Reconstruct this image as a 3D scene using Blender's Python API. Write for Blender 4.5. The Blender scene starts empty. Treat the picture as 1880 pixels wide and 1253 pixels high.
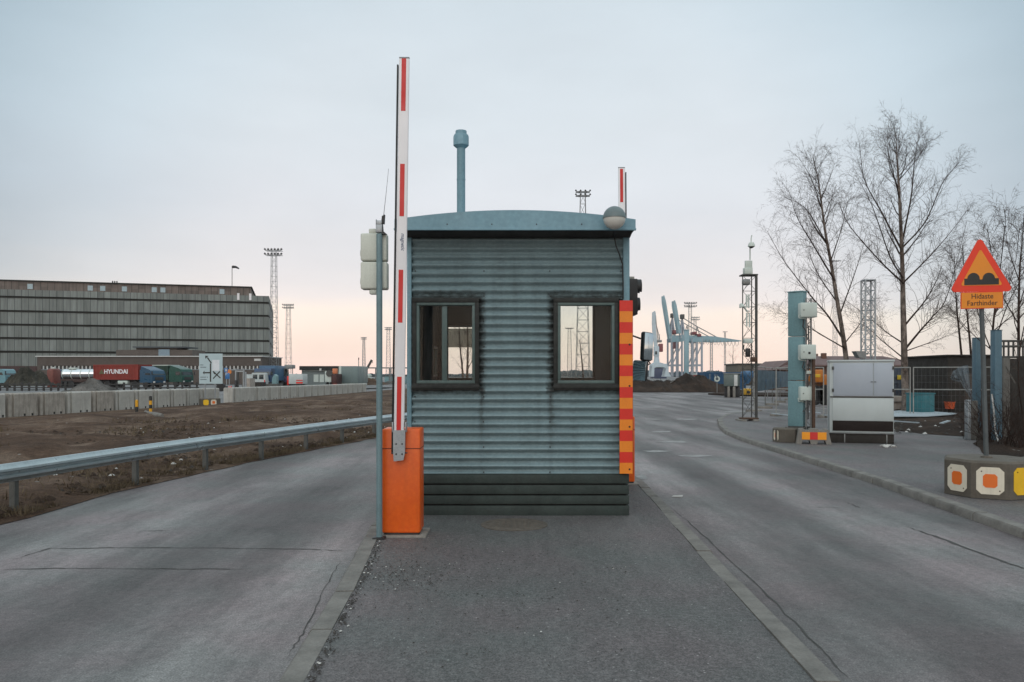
import bpy, bmesh, math, random
from mathutils import Vector, Matrix
R = math.radians
HAZE = .0001
SC = bpy.context.scene
COL = SC.collection
F, U0, V0, H = 1462.0, 940.0, 690.0, 1.6

def P(u, v, Y):
    """pixel of the photo at depth Y -> world point"""
    return Vector(((u-U0)/F*Y, Y, H-(v-V0)/F*Y))
def G(u, v, z=-0.1):
    Y = F*(H-z)/(v-V0)
    return Vector(((u-U0)/F*Y, Y, z))
def ZX(v, Y): return H-(v-V0)/F*Y
def XX(u, Y): return (u-U0)/F*Y
def S(r, g, b):
    f = lambda c: (c/255/12.92) if c/255 <= .04045 else ((c/255+.055)/1.055)**2.4
    return (f(r), f(g), f(b))

# ------------------------------------------------------------------ materials
def _new(name):
    m = bpy.data.materials.new(name); m.use_nodes = True
    nt = m.node_tree; nt.nodes.clear()
    out = nt.nodes.new('ShaderNodeOutputMaterial')
    b = nt.nodes.new('ShaderNodeBsdfPrincipled')
    nt.links.new(b.outputs[0], out.inputs[0])
    return m, nt, b
def N(nt, t, **kw):
    n = nt.nodes.new(t)
    for k, v in kw.items():
        if k.startswith('i_'):
            n.inputs[int(k[2:]) if k[2:].isdigit() else k[2:].replace('_', ' ')].default_value = v
        else: setattr(n, k, v)
    return n
def noise(nt, vec, scale, detail=4, rough=.55):
    n = N(nt, 'ShaderNodeTexNoise'); n.inputs['Scale'].default_value = scale
    n.inputs['Detail'].default_value = detail; n.inputs['Roughness'].default_value = rough
    nt.links.new(vec, n.inputs['Vector']); return n.outputs['Fac']
def mapv(nt, vec, sc=(1, 1, 1), loc=(0, 0, 0)):
    n = N(nt, 'ShaderNodeMapping'); n.inputs['Scale'].default_value = sc; n.inputs['Location'].default_value = loc
    nt.links.new(vec, n.inputs['Vector']); return n.outputs[0]
def ramp(nt, fac, stops):
    n = N(nt, 'ShaderNodeValToRGB'); e = n.color_ramp.elements
    while len(e) < len(stops): e.new(.5)
    for el, (p, c) in zip(e, stops):
        el.position = p; el.color = (*c, 1) if len(c) == 3 else c
    nt.links.new(fac, n.inputs[0]); return n.outputs[0]
def g3(x): return (x, x, x)
def mixc(nt, fac, a, b, mode='MIX'):
    n = N(nt, 'ShaderNodeMix', data_type='RGBA', blend_type=mode)
    for s, v in ((0, fac), (6, a), (7, b)):
        if hasattr(v, 'is_output'): nt.links.new(v, n.inputs[s])
        else: n.inputs[s].default_value = v if s == 0 else (*v[:3], 1)
    return n.outputs[2]
def bump(nt, b, h, strength, dist=.01):
    n = N(nt, 'ShaderNodeBump'); n.inputs['Strength'].default_value = strength; n.inputs['Distance'].default_value = dist
    nt.links.new(h, n.inputs['Height']); nt.links.new(n.outputs[0], b.inputs['Normal'])
def coord(nt, kind='Object'):
    return N(nt, 'ShaderNodeTexCoord').outputs[kind]
def pm(name, col, rough=.6, metal=0., var=.18, scale=3., streak=0., dirt=(.05, .045, .04), bmp=0., bscale=60., rvar=.12, spec=.5):
    """painted / weathered surface: blotches, fine grain, vertical dirt streaks"""
    m, nt, b = _new(name); v = coord(nt)
    a = noise(nt, v, scale, 5)
    lo = tuple(max(0, c*(1-var)) for c in col); hi = tuple(min(1, c*(1+var)) for c in col)
    c = ramp(nt, a, [(.3, lo), (.7, hi)])
    f = noise(nt, v, scale*14, 3)
    c = mixc(nt, .5, c, ramp(nt, f, [(.25, g3(.32)), (.75, g3(.68))]), 'SOFT_LIGHT') if var > .05 else c
    if streak:
        s1 = noise(nt, mapv(nt, v, (6*scale/3, 6*scale/3, .5)), 1.6, 5, .6)
        s2 = noise(nt, v, 1.1*scale/3, 4)
        k = ramp(nt, s1, [(.48, g3(0)), (.72, g3(1))]); k2 = ramp(nt, s2, [(.35, g3(.25)), (.7, g3(1))])
        fac = mixc(nt, 1., k, k2, 'MULTIPLY')
        fac = mixc(nt, 1., fac, g3(streak), 'MULTIPLY')
        c = mixc(nt, fac, c, dirt)
    nt.links.new(c, b.inputs['Base Color'])
    r = ramp(nt, noise(nt, v, scale*2.3, 4), [(.3, g3(max(.03, rough-rvar))), (.7, g3(min(1, rough+rvar)))])
    nt.links.new(r, b.inputs['Roughness'])
    b.inputs['Metallic'].default_value = metal
    b.inputs['Specular IOR Level'].default_value = spec
    if bmp: bump(nt, b, noise(nt, v, bscale, 4), bmp)
    return m
_cache = {}
def flat(name, col, rough=.6, **k):
    if name not in _cache: _cache[name] = pm(name, col, rough, **{**dict(var=.1), **k})
    return _cache[name]

# ------------------------------------------------------------------ mesh builder
class MB:
    def __init__(s): s.v = []; s.f = []; s.m = []
    def add(s, vs, fs, m=0):
        o = len(s.v); s.v += [tuple(x) for x in vs]
        s.f += [tuple(i+o for i in f) for f in fs]; s.m += [m]*len(fs); return s
    def quad(s, a, b, c, d, m=0): return s.add([a, b, c, d], [(0, 1, 2, 3)], m)
    def box(s, x0, x1, y0, y1, z0, z1, m=0, M=None):
        vs = [Vector((x, y, z)) for z in (z0, z1) for y in (y0, y1) for x in (x0, x1)]
        if M: vs = [M @ q for q in vs]
        return s.add(vs, [(0, 2, 3, 1), (4, 5, 7, 6), (0, 1, 5, 4), (2, 6, 7, 3), (0, 4, 6, 2), (1, 3, 7, 5)], m)
    def bbox(s, x0, x1, y0, y1, z0, z1, r=.01, m=0, seg=2, M=None):
        bm = bmesh.new(); bmesh.ops.create_cube(bm, size=1)
        for q in bm.verts: q.co = Vector(((x0+x1)/2+q.co.x*(x1-x0), (y0+y1)/2+q.co.y*(y1-y0), (z0+z1)/2+q.co.z*(z1-z0)))
        r = min(r, .45*min(abs(x1-x0), abs(y1-y0), abs(z1-z0)))
        bmesh.ops.bevel(bm, geom=list(bm.edges), offset=r, segments=seg, profile=.5, affect='EDGES')
        return s._bm(bm, m, M)
    def _bm(s, bm, m, M=None):
        bm.verts.index_update()
        vs = [(M @ q.co) if M else q.co.copy() for q in bm.verts]
        s.add(vs, [[q.index for q in f.verts] for f in bm.faces], m); bm.free(); return s
    def path(s, pts, rad, n=6, m=0, cap=True):
        pts = [Vector(p) for p in pts]
        if not hasattr(rad, '__len__'): rad = [rad]*len(pts)
        rings = []; up = None
        for i, p in enumerate(pts):
            d = (pts[min(i+1, len(pts)-1)]-pts[max(i-1, 0)])
            d = d.normalized() if d.length > 1e-9 else Vector((0, 0, 1))
            if up is None: up = d.orthogonal().normalized()
            up = (up-d*up.dot(d)); up = up.normalized() if up.length > 1e-6 else d.orthogonal().normalized()
            w = d.cross(up)
            rings.append([p+(up*math.cos(2*math.pi*k/n)+w*math.sin(2*math.pi*k/n))*rad[i] for k in range(n)])
        vs = [q for r_ in rings for q in r_]; fs = []
        for i in range(len(pts)-1):
            for k in range(n):
                k2 = (k+1) % n; fs.append((i*n+k, i*n+k2, (i+1)*n+k2, (i+1)*n+k))
        if cap and n > 2: fs += [tuple(range(n-1, -1, -1)), tuple((len(pts)-1)*n+k for k in range(n))]
        return s.add(vs, fs, m)
    def bar(s, a, b, w, h=None, m=0):
        """square bar between two points"""
        h = h or w; a = Vector(a); b = Vector(b); d = (b-a).normalized()
        x = d.cross(Vector((0, 0, 1))); x = x.normalized() if x.length > 1e-4 else Vector((1, 0, 0)); y = x.cross(d).normalized()
        vs = [p+x*sx*w/2+y*sy*h/2 for p in (a, b) for sx, sy in ((-1, -1), (1, -1), (1, 1), (-1, 1))]
        return s.add(vs, [(3, 2, 1, 0), (4, 5, 6, 7), (0, 1, 5, 4), (1, 2, 6, 5), (2, 3, 7, 6), (3, 0, 4, 7)], m)
    def prism(s, pts, vec, m=0):
        """planar polygon (3d points) extruded by vec"""
        pts = [Vector(p) for p in pts]; vec = Vector(vec); n = len(pts)
        nrm = Vector((0, 0, 0))
        for i in range(n): nrm += pts[i].cross(pts[(i+1) % n])
        if nrm.dot(vec) > 0: pts = pts[::-1]
        vs = pts+[p+vec for p in pts]
        fs = [tuple(range(n)), tuple(range(2*n-1, n-1, -1))]
        fs += [(i, n+i, n+(i+1) % n, (i+1) % n) for i in range(n)]
        return s.add(vs, fs, m)
    def lathe(s, prof, c=(0, 0, 0), n=20, m=0, axis='Z', M=None):
        vs = []; fs = []
        for r, z in prof:
            for k in range(n):
                a = 2*math.pi*k/n; q = Vector((r*math.cos(a), r*math.sin(a), z))
                if axis == 'X': q = Vector((q.z, q.x, q.y))
                if axis == 'Y': q = Vector((q.y, q.z, q.x))
                if M: q = M @ q
                vs.append(q+Vector(c))
        for i in range(len(prof)-1):
            for k in range(n):
                k2 = (k+1) % n; fs.append((i*n+k, i*n+k2, (i+1)*n+k2, (i+1)*n+k))
        if prof[0][0] > 1e-6: fs.append(tuple(range(n-1, -1, -1)))
        if prof[-1][0] > 1e-6: fs.append(tuple((len(prof)-1)*n+k for k in range(n)))
        return s.add(vs, fs, m)
    def ball(s, c, r, m=0, sub=2, jit=0, rnd=None, sq=(1, 1, 1)):
        bm = bmesh.new(); bmesh.ops.create_icosphere(bm, subdivisions=sub, radius=1)
        for q in bm.verts:
            k = 1+(rnd.uniform(-jit, jit) if jit else 0)
            q.co = Vector((c[0]+q.co.x*r*sq[0]*k, c[1]+q.co.y*r*sq[1]*k, c[2]+q.co.z*r*sq[2]*k))
        return s._bm(bm, m)
    def corr_side(s, a, b, z0, z1, period, depth, m=0):
        """vertically corrugated sheet from a to b (xy points)"""
        a = Vector((a[0], a[1], 0)); b = Vector((b[0], b[1], 0)); L = (b-a).length; d = (b-a)/L; nn = Vector((d.y, -d.x, 0))
        k = max(1, round(L/period)); ps = []
        for i in range(k):
            for t, o in ((0, 0), (.3, 0), (.45, -depth), (.85, -depth)): ps.append(a+d*(L*(i+t)/k)+nn*o)
        ps.append(b)
        vs = [Vector((p.x, p.y, z)) for p in ps for z in (z0, z1)]
        return s.add(vs, [(2*i, 2*i+2, 2*i+3, 2*i+1) for i in range(len(ps)-1)], m)

WM = {}   # world matrix of each object, kept by hand
def thing(name, label, cat, loc=(0, 0, 0), rz=0, group=None):
    o = bpy.data.objects.new(name, None); COL.objects.link(o)
    o.empty_display_size = .2
    o.location = loc; o.rotation_euler = (0, 0, rz)
    o['label'] = label; o['category'] = cat
    if group: o['group'] = group
    WM[o] = Matrix.Translation(Vector(loc)) @ Matrix.Rotation(rz, 4, 'Z')
    return o
def mesh(name, mb, mats, parent=None, local=False, smooth=40, label=None):
    me = bpy.data.meshes.new(name)
    vs = mb.v
    M = WM[parent] if parent else Matrix()
    if parent and not local:
        I = M.inverted(); vs = [tuple(I @ Vector(q)) for q in vs]
    me.from_pydata(vs, [], mb.f)
    for x in (mats if isinstance(mats, (list, tuple)) else [mats]): me.materials.append(x)
    me.polygons.foreach_set('material_index', mb.m)
    if smooth:
        me.polygons.foreach_set('use_smooth', [True]*len(mb.f)); me.set_sharp_from_angle(angle=R(smooth))
    me.update()
    o = bpy.data.objects.new(name, me); COL.objects.link(o)
    if parent: o.parent = parent
    WM[o] = M
    if label: o['label'] = label
    return o
def solo(name, mb, mats, label, cat, group=None, smooth=40, loc=None):
    o = mesh(name, mb, mats, None, smooth=smooth)
    o['label'] = label; o['category'] = cat
    if group: o['group'] = group
    return o
def struct(name, mb, mats, kind='structure', smooth=40):
    o = mesh(name, mb, mats, None, smooth=smooth); o['kind'] = kind; return o
def dup(root, loc, rz, label, parts=True):
    r = root.copy(); COL.objects.link(r); r.location = loc; r.rotation_euler = (0, 0, rz); r['label'] = label
    WM[r] = Matrix.Translation(Vector(loc)) @ Matrix.Rotation(rz, 4, 'Z')
    for ch in list(root.children):
        c = ch.copy(); COL.objects.link(c); c.parent = r
        for g in ch.children:
            d = g.copy(); COL.objects.link(d); d.parent = c
    return r
def turn(o, deg):
    o.rotation_euler = (0, 0, R(deg))
def text(mb, string, size, M, ext=.002, m=0, sx=1., shear=0, bold=0.):
    cu = bpy.data.curves.new('t', 'FONT'); cu.body = string; cu.size = size; cu.extrude = ext
    cu.align_x = 'CENTER'; cu.align_y = 'CENTER'; cu.shear = shear; cu.offset = bold; cu.resolution_u = 3
    o = bpy.data.objects.new('t', cu); COL.objects.link(o)
    dg = bpy.context.evaluated_depsgraph_get(); me = bpy.data.meshes.new_from_object(o.evaluated_get(dg))
    vs = [M @ Vector((q.co.x*sx, q.co.y, q.co.z)) for q in me.vertices]
    mb.add(vs, [list(p.vertices) for p in me.polygons], m)
    bpy.data.objects.remove(o); bpy.data.meshes.remove(me); bpy.data.curves.remove(cu)
def facing(p, rz=0, tilt=0):
    """matrix: text plane standing upright at p, facing -Y when rz=0"""
    return Matrix.Translation(Vector(p)) @ Matrix.Rotation(rz, 4, 'Z') @ Matrix.Rotation(R(90), 4, 'X') @ Matrix.Rotation(tilt, 4, 'Z')
ORD = ['first', 'second', 'third', 'fourth', 'fifth', 'sixth', 'seventh', 'eighth', 'ninth', 'tenth', 'eleventh', 'twelfth', 'thirteenth', 'fourteenth', 'fifteenth', 'sixteenth', 'seventeenth', 'eighteenth', 'nineteenth', 'twentieth', 'twenty-first', 'twenty-second', 'twenty-third', 'twenty-fourth', 'twenty-fifth', 'twenty-sixth']
def interp(pts, y):
    """x on a polyline of (x,y) at y"""
    if y <= pts[0][1]: return pts[0][0]
    for (x0, y0), (x1, y1) in zip(pts, pts[1:]):
        if y <= y1: return x0+(x1-x0)*(y-y0)/(y1-y0)
    return pts[-1][0]
def fbm(x, y, s=0):
    from mathutils import noise as mn
    return mn.fractal(Vector((x, y, s*7.3)), 1., 2., 5)

# ------------------------------------------------------------------ camera
cam = bpy.data.objects.new('camera', bpy.data.cameras.new('camera')); COL.objects.link(cam)
cam.location = (0, 0, H); cam.rotation_euler = (R(90), 0, 0)
cam.data.sensor_width = 36; cam.data.lens = F/1880*36
cam.data.shift_y = (V0-626.5)/1880
cam.data.clip_end = 9000; cam.data.clip_start = .05
SC.camera = cam

# ------------------------------------------------------------------ sky and light
SUN_EL, SUN_RZ = R(26), R(195)          # soft glow of the overcast, from behind-left of the camera
w = bpy.data.worlds.new('World'); SC.world = w; w.use_nodes = True
nt = w.node_tree; nt.nodes.clear()
wo = N(nt, 'ShaderNodeOutputWorld'); bg = N(nt, 'ShaderNodeBackground'); nt.links.new(bg.outputs[0], wo.inputs[0])
d = coord(nt, 'Generated')
sep = N(nt, 'ShaderNodeSeparateXYZ'); nt.links.new(d, sep.inputs[0])
wob = noise(nt, mapv(nt, d, (1.6, 1.6, 9.)), 2.2, 4, .5)
def mth(op, a, b=None, c=None):
    n = N(nt, 'ShaderNodeMath', operation=op)
    for i, x in enumerate((a, b, c)):
        if x is None: continue
        if hasattr(x, 'is_output'): nt.links.new(x, n.inputs[i])
        else: n.inputs[i].default_value = x
    return n.outputs[0]
zz = mth('ADD', sep.outputs[2], mth('MULTIPLY', mth('SUBTRACT', wob, .5), .045))
zz = mth('ADD', zz, mth('MULTIPLY', sep.outputs[0], .02))
skyc = ramp(nt, zz, [(0., (1.16, .86, .76)), (.03, (1.13, .885, .75)), (.078, (1.06, .92, .81)), (.096, (.93, .85, .82)),
                     (.13, S(234, 231, 232)), (.2, S(227, 230, 235)), (.3, S(222, 230, 236)), (.43, S(215, 227, 235)), (.6, S(207, 221, 231))])
blot = noise(nt, mapv(nt, d, (1., 1., 3.)), 2.5, 5, .55)
skyc = mixc(nt, 1., skyc, ramp(nt, blot, [(.3, g3(.93)), (.7, g3(1.04))]), 'MULTIPLY')
# brightest towards the glow ahead, darker and bluer to both sides
dp = N(nt, 'ShaderNodeVectorMath', operation='DOT_PRODUCT'); nt.links.new(d, dp.inputs[0]); dp.inputs[1].default_value = (0, .99, .14)
side = ramp(nt, mth('MULTIPLY_ADD', dp.outputs['Value'], .5, .5), [(0., (1., 1.02, 1.04)), (.7, (.62, .68, .71)), (.905, (.56, .65, .70)), (.945, (.83, .89, .92)), (.975, (1., 1., 1.))])
skyc = mixc(nt, 1., skyc, side, 'MULTIPLY')
# the overcast brightens towards the zenith, above the frame, and behind the camera
zen = ramp(nt, sep.outputs[2], [(.43, g3(.2)), (.8, g3(.40))])
zen = mth('MULTIPLY', zen, 5.)
back = ramp(nt, mth('MULTIPLY_ADD', sep.outputs[1], .5, .5), [(.25, g3(.24)), (.6, g3(.2))])
back = mth('MULTIPLY', back, 5.)
gain = mth('MAXIMUM', zen, back)
skyc = mixc(nt, 1., skyc, gain, 'MULTIPLY')
warm = ramp(nt, mth('MULTIPLY', gain, .2), [(.2, g3(.5)), (.24, (.54, .5, .455))])
skyc = mixc(nt, 1., skyc, mixc(nt, 1., warm, g3(2.), 'MULTIPLY'), 'MULTIPLY')
nis = N(nt, 'ShaderNodeTexSky', sky_type='NISHITA'); nis.sun_disc = False
nis.sun_elevation = SUN_EL; nis.sun_rotation = SUN_RZ
skyc = mixc(nt, 1., skyc, mixc(nt, 1., nis.outputs[0], g3(.004), 'MULTIPLY'), 'ADD')
nt.links.new(skyc, bg.inputs[0]); bg.inputs[1].default_value = 1.
sl = bpy.data.lights.new('sun', 'SUN'); sl.energy = .5; sl.angle = R(40); sl.color = (1., .96, .92)
so = bpy.data.objects.new('sun', sl); COL.objects.link(so)
sd = Vector((math.sin(SUN_RZ)*math.cos(SUN_EL), math.cos(SUN_RZ)*math.cos(SUN_EL), math.sin(SUN_EL)))
so.rotation_euler = sd.to_track_quat('Z', 'Y').to_euler()
SC.view_settings.view_transform = 'Standard'; SC.view_settings.look = 'None'
SC.view_settings.exposure = 0; SC.view_settings.gamma = 1
SC.cycles.max_bounces = 6; SC.cycles.transparent_max_bounces = 16
rnd = random.Random(7)
# ------------------------------------------------------------------ ground materials
def asphalt(name, base, fine, streaky=1., rough=.62, tint=(1, 1, 1), speck=.5, fscale=90, lanes=None):
    m, nt, b = _new(name); v = coord(nt)
    c0 = tuple(base*t for t in tint)
    big = noise(nt, v, .35, 5); lane = noise(nt, mapv(nt, v, (.8, .09, 1)), 1.1, 3, .5)
    lane2 = noise(nt, mapv(nt, v, (6., .2, 1)), 1.2, 3, .6)
    gr = noise(nt, v, fscale, 3, .7); gr2 = noise(nt, v, fscale*.28, 4, .65)
    sc = lambda k: tuple(x*k for x in c0)
    c = ramp(nt, big, [(.3, sc(.84)), (.7, sc(1.16))])
    c = mixc(nt, 1., c, ramp(nt, lane, [(.36, g3(1-.28*streaky)), (.5, g3(1)), (.64, g3(1+.5*streaky))]), 'MULTIPLY')
    c = mixc(nt, 1., c, ramp(nt, lane2, [(.35, g3(1-.05*streaky)), (.65, g3(1+.05*streaky))]), 'MULTIPLY')
    c = mixc(nt, 1., c, ramp(nt, gr2, [(.38, g3(1-.42*fine)), (.62, g3(1+.42*fine))]), 'MULTIPLY')
    c = mixc(nt, 1., c, ramp(nt, gr, [(.36, g3(max(.1, 1-1.1*fine))), (.64, g3(1+1.1*fine))]), 'MULTIPLY')
    vo = N(nt, 'ShaderNodeTexVoronoi'); vo.inputs['Scale'].default_value = 26.; nt.links.new(v, vo.inputs['Vector'])
    wn = N(nt, 'ShaderNodeTexWhiteNoise'); nt.links.new(vo.outputs['Color'], wn.inputs['Vector'])
    a = ramp(nt, vo.outputs['Distance'], [(.10, g3(1)), (.2, g3(0))])
    a2 = ramp(nt, wn.outputs['Value'], [(.9, g3(0)), (.93, g3(speck))])
    c = mixc(nt, mixc(nt, 1., a, a2, 'MULTIPLY'), c, (.36, .36, .35))
    a3 = ramp(nt, wn.outputs['Value'], [(.05, g3(speck)), (.08, g3(0))])
    c = mixc(nt, mixc(nt, 1., a, a3, 'MULTIPLY'), c, (.018, .017, .016))
    nt.links.new(c, b.inputs['Base Color'])
    r = ramp(nt, lane, [(.3, g3(rough+.1)), (.7, g3(rough-.08))]); nt.links.new(r, b.inputs['Roughness'])
    if lanes:      # traffic-worn wheel tracks, pale where polished, dark where oil drips
        sx_ = N(nt, 'ShaderNodeSeparateXYZ'); nt.links.new(v, sx_.inputs[0])
        wv = noise(nt, mapv(nt, v, (.5, .16, 1)), 1.5, 4, .6)
        ma = N(nt, 'ShaderNodeMath', operation='MULTIPLY_ADD'); nt.links.new(wv, ma.inputs[0]); ma.inputs[1].default_value = 1.1; nt.links.new(sx_.outputs[0], ma.inputs[2])
        mb_ = N(nt, 'ShaderNodeMath', operation='MULTIPLY_ADD'); nt.links.new(ma.outputs[0], mb_.inputs[0]); mb_.inputs[1].default_value = 1/12.; mb_.inputs[2].default_value = .5-.55/12
        c = mixc(nt, 1., c, mixc(nt, 1., ramp(nt, mb_.outputs[0], [((x+6)/12, g3(k*.5)) for x, k in lanes]), g3(2.), 'MULTIPLY'), 'MULTIPLY')
    hue = noise(nt, v, .8, 4); c = mixc(nt, 1., c, mixc(nt, 1., ramp(nt, hue, [(.38, (.54, .485, .50)), (.62, (.475, .505, .50))]), g3(2.), 'MULTIPLY'), 'MULTIPLY')
    # old soft stains and worn, scuffed patches
    st = noise(nt, mapv(nt, v, (1., .45, 1.)), 1.4, 7, .68); c = mixc(nt, 1., c, ramp(nt, st, [(.32, g3(1-.34*max(.35, streaky))), (.48, g3(1)), (.62, g3(1.02)), (.74, g3(1+.4*max(.35, streaky)))]), 'MULTIPLY')
    fl = noise(nt, mapv(nt, v, (2.6, .5, 1.)), 4., 5, .7); c = mixc(nt, 1., c, ramp(nt, fl, [(.35, g3(.88)), (.5, g3(1)), (.68, g3(1.14))]), 'MULTIPLY')
    nt.links.new(c, b.inputs['Base Color'])
    bump(nt, b, gr2, .9, .016)
    return m
M_road = asphalt('road_asphalt', .108, .4, 1., .6, (1.07, .985, .965), .5, 90, [(-5.8, .86), (-5.2, .92), (-4.4, 1.2), (-3.7, 1.0), (-3.0, .82), (-2.4, 1.0), (-1.95, 1.36), (-1.5, 1.12), (0, 1.0), (2., 1.08), (2.35, 1.34), (2.85, .86), (3.4, .80), (3.95, 1.16), (4.5, 1.12), (5.1, .84), (5.8, 1.)])
M_isl = asphalt('island_asphalt', .097, .5, .12, .72, (1.02, .99, .97), .95, 105)
M_pav = asphalt('pavement_asphalt', .105, .45, .2, .7, (1.05, .985, .97))
M_crack = flat('crack_filler', (.058, .056, .053), .9)
M_kerb = pm('kerb_granite', (.165, .155, .141), .85, var=.3, scale=4, bmp=.5, bscale=60, streak=.25)
M_yard = asphalt('yard_asphalt', .14, .3, .3, .7)
def soilmat(name, c1, c2, c3):
    m, nt, b = _new(name); v = coord(nt)
    a = noise(nt, v, .45, 8, .65); f = noise(nt, v, 7., 8, .75); g = noise(nt, v, 45, 3, .7)
    c = ramp(nt, a, [(.3, c1), (.5, c2), (.68, c3)])
    c = mixc(nt, 1., c, ramp(nt, f, [(.25, g3(.45)), (.6, g3(1.2)), (.8, g3(1.9))]), 'MULTIPLY')
    c = mixc(nt, 1., c, ramp(nt, g, [(.3, g3(.6)), (.7, g3(1.4))]), 'MULTIPLY')
    vo = N(nt, 'ShaderNodeTexVoronoi'); vo.inputs['Scale'].default_value = 5.; nt.links.new(v, vo.inputs['Vector'])
    wn = N(nt, 'ShaderNodeTexWhiteNoise'); nt.links.new(vo.outputs['Color'], wn.inputs['Vector'])
    k = mixc(nt, 1., ramp(nt, vo.outputs['Distance'], [(.12, g3(1)), (.2, g3(0))]), ramp(nt, wn.outputs['Value'], [(.9, g3(0)), (.91, g3(.8))]), 'MULTIPLY')
    c = mixc(nt, k, c, (.3, .29, .27))
    nt.links.new(c, b.inputs['Base Color']); b.inputs['Roughness'].default_value = .95
    b.inputs['Specular IOR Level'].default_value = .15
    bump(nt, b, f, .9, .06)
    return m
M_soil = soilmat('verge_soil', S(50, 37, 29), S(84, 66, 54), S(116, 99, 86))
M_mulch = soilmat('dark_heap_soil', S(34, 27, 23), S(50, 40, 34), S(70, 56, 47))
M_grit = flat('grit', (.035, .03, .026), .9, var=.4)
M_palebit = flat('pale_litter', (.42, .41, .39), .7, var=.3)

# ------------------------------------------------------------------ ground, roads, island, pavement
g = MB(); g.quad((-1500, -60, -.2), (1500, -60, -.2), (1500, 1800, -.2), (-1500, 1800, -.2)); struct('ground', g, M_yard)
ROAD_L = [(-4.6, -4), (-5.25, 3), (-5.65, 8.7), (-5.8, 12.1), (-4.95, 15.5), (-4.3, 18.4), (-3.75, 20.7), (-3.35, 22.6), (-2.6, 27), (-1.2, 33), (.6, 40), (3., 52), (6., 70), (9., 95)]
# smoother left edge: guardrail follows it
ROAD_L = [(-5.0, -4), (-5.45, 3), (-5.72, 8.7), (-5.6, 12.1), (-5.0, 15.5), (-4.38, 18.4), (-3.8, 20.7), (-3.35, 22.6), (-2.4, 27), (-1.2, 33), (.6, 40), (3., 52), (6., 70), (9., 95)]
g = MB()
for (xa, ya), (xb, yb) in zip(ROAD_L, ROAD_L[1:]):
    g.quad((xa-.25, ya, -.1), (60, ya, -.1), (60, yb, -.1), (xb-.25, yb, -.1))
def strip(pts, w, z):
    for i, (p, q) in enumerate(zip(pts, pts[1:])):
        p = Vector((p[0], p[1], z)); q = Vector((q[0], q[1], z)); n = Vector((-(q-p).y, (q-p).x, 0)).normalized()*w/2*rnd.uniform(.35, 1.15)*min(1, (i+.6)/5, (len(pts)-1-i)/5)
        g.quad(p-n*.9, q-n, q+n, p+n*.9, 1)
def crackline(px, w, z=-.096, rz=-.1, wob=.012):
    ps = [G(u, v, rz) for u, v in px]; out = []
    for a, b in zip(ps, ps[1:]):
        for t in range(8):
            q = a.lerp(b, t/8); out.append((q.x+rnd.uniform(-wob, wob), q.y+rnd.uniform(-wob, wob)))
    out.append((ps[-1].x, ps[-1].y)); strip(out, w, z)
crackline([(20, 1030), (90, 1008), (250, 1006), (420, 1007), (560, 1009), (640, 1013)], .022)
crackline([(-20, 1046), (120, 1044), (300, 1045), (500, 1046)], .02)
crackline([(255, 976), (312, 975)], .03)
crackline([(1665, 968), (1730, 990), (1810, 1020), (1890, 1048)], .045)
crackline([(1480, 931), (1545, 933)], .025); crackline([(1552, 922), (1585, 935)], .04)
crackline([(525, 1210), (560, 1160), (600, 1075), (625, 1030)], .01)
crackline([(1230, 930), (1300, 990), (1400, 1085), (1500, 1185), (1565, 1253)], .016)
for (u, v, du, dv) in ((1180, 877, 12, 5), (1215, 793, 26, 1.6), (1240, 812, 34, 2.), (1262, 770, 22, 1.2), (1200, 770, 20, 1.), (1195, 748, 24, .9), (1275, 838, 30, 2.), (1205, 829, 30, 2.), (1352, 756, 30, 1.)):
    k_ = 11; ps = [G(u+du*math.cos(6.283*i/k_)*rnd.uniform(.5, 1.2), v+dv*math.sin(6.283*i/k_)*rnd.uniform(.5, 1.2)) for i in range(k_)]
    g.add([Vector((q.x, q.y, -.095)) for q in ps][::-1], [tuple(range(k_))], 2)
struct('road', g, [M_road, M_crack, pm('worn_paint', (.26, .255, .25), .8, var=.35, scale=4)])

IS_L = [(-1.02, -3), (-1.12, 1), (-1.24, 4.15), (-1.33, 5.9), (-1.43, 7.24), (-1.52, 8.5), (-1.56, 11), (-1.5, 14), (-1.2, 16.2), (-.5, 17.6)]
IS_R = [(1.62, -3), (1.68, 2), (1.74, 4.15), (1.8, 6.2), (1.88, 8.35), (1.97, 10.6), (2.02, 12.2), (1.9, 14.4), (1.45, 16.4), (.6, 17.7)]
KW = .15
g = MB()
ys = sorted(set([-3+.5*i for i in range(42)]))
for ya, yb in zip(ys, ys[1:]):
    la, lb = interp(IS_L, ya)+KW, interp(IS_L, yb)+KW; ra, rb = interp(IS_R, ya)-KW, interp(IS_R, yb)-KW
    k = 8
    for i in range(k):
        q = [(la+(ra-la)*i/k, ya), (la+(ra-la)*(i+1)/k, ya), (lb+(rb-lb)*(i+1)/k, yb), (lb+(rb-lb)*i/k, yb)]
        g.quad(*[(x, y, -.006+.008*fbm(x*.9, y*.9)) for x, y in q])
struct('traffic_island', g, M_isl)
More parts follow.
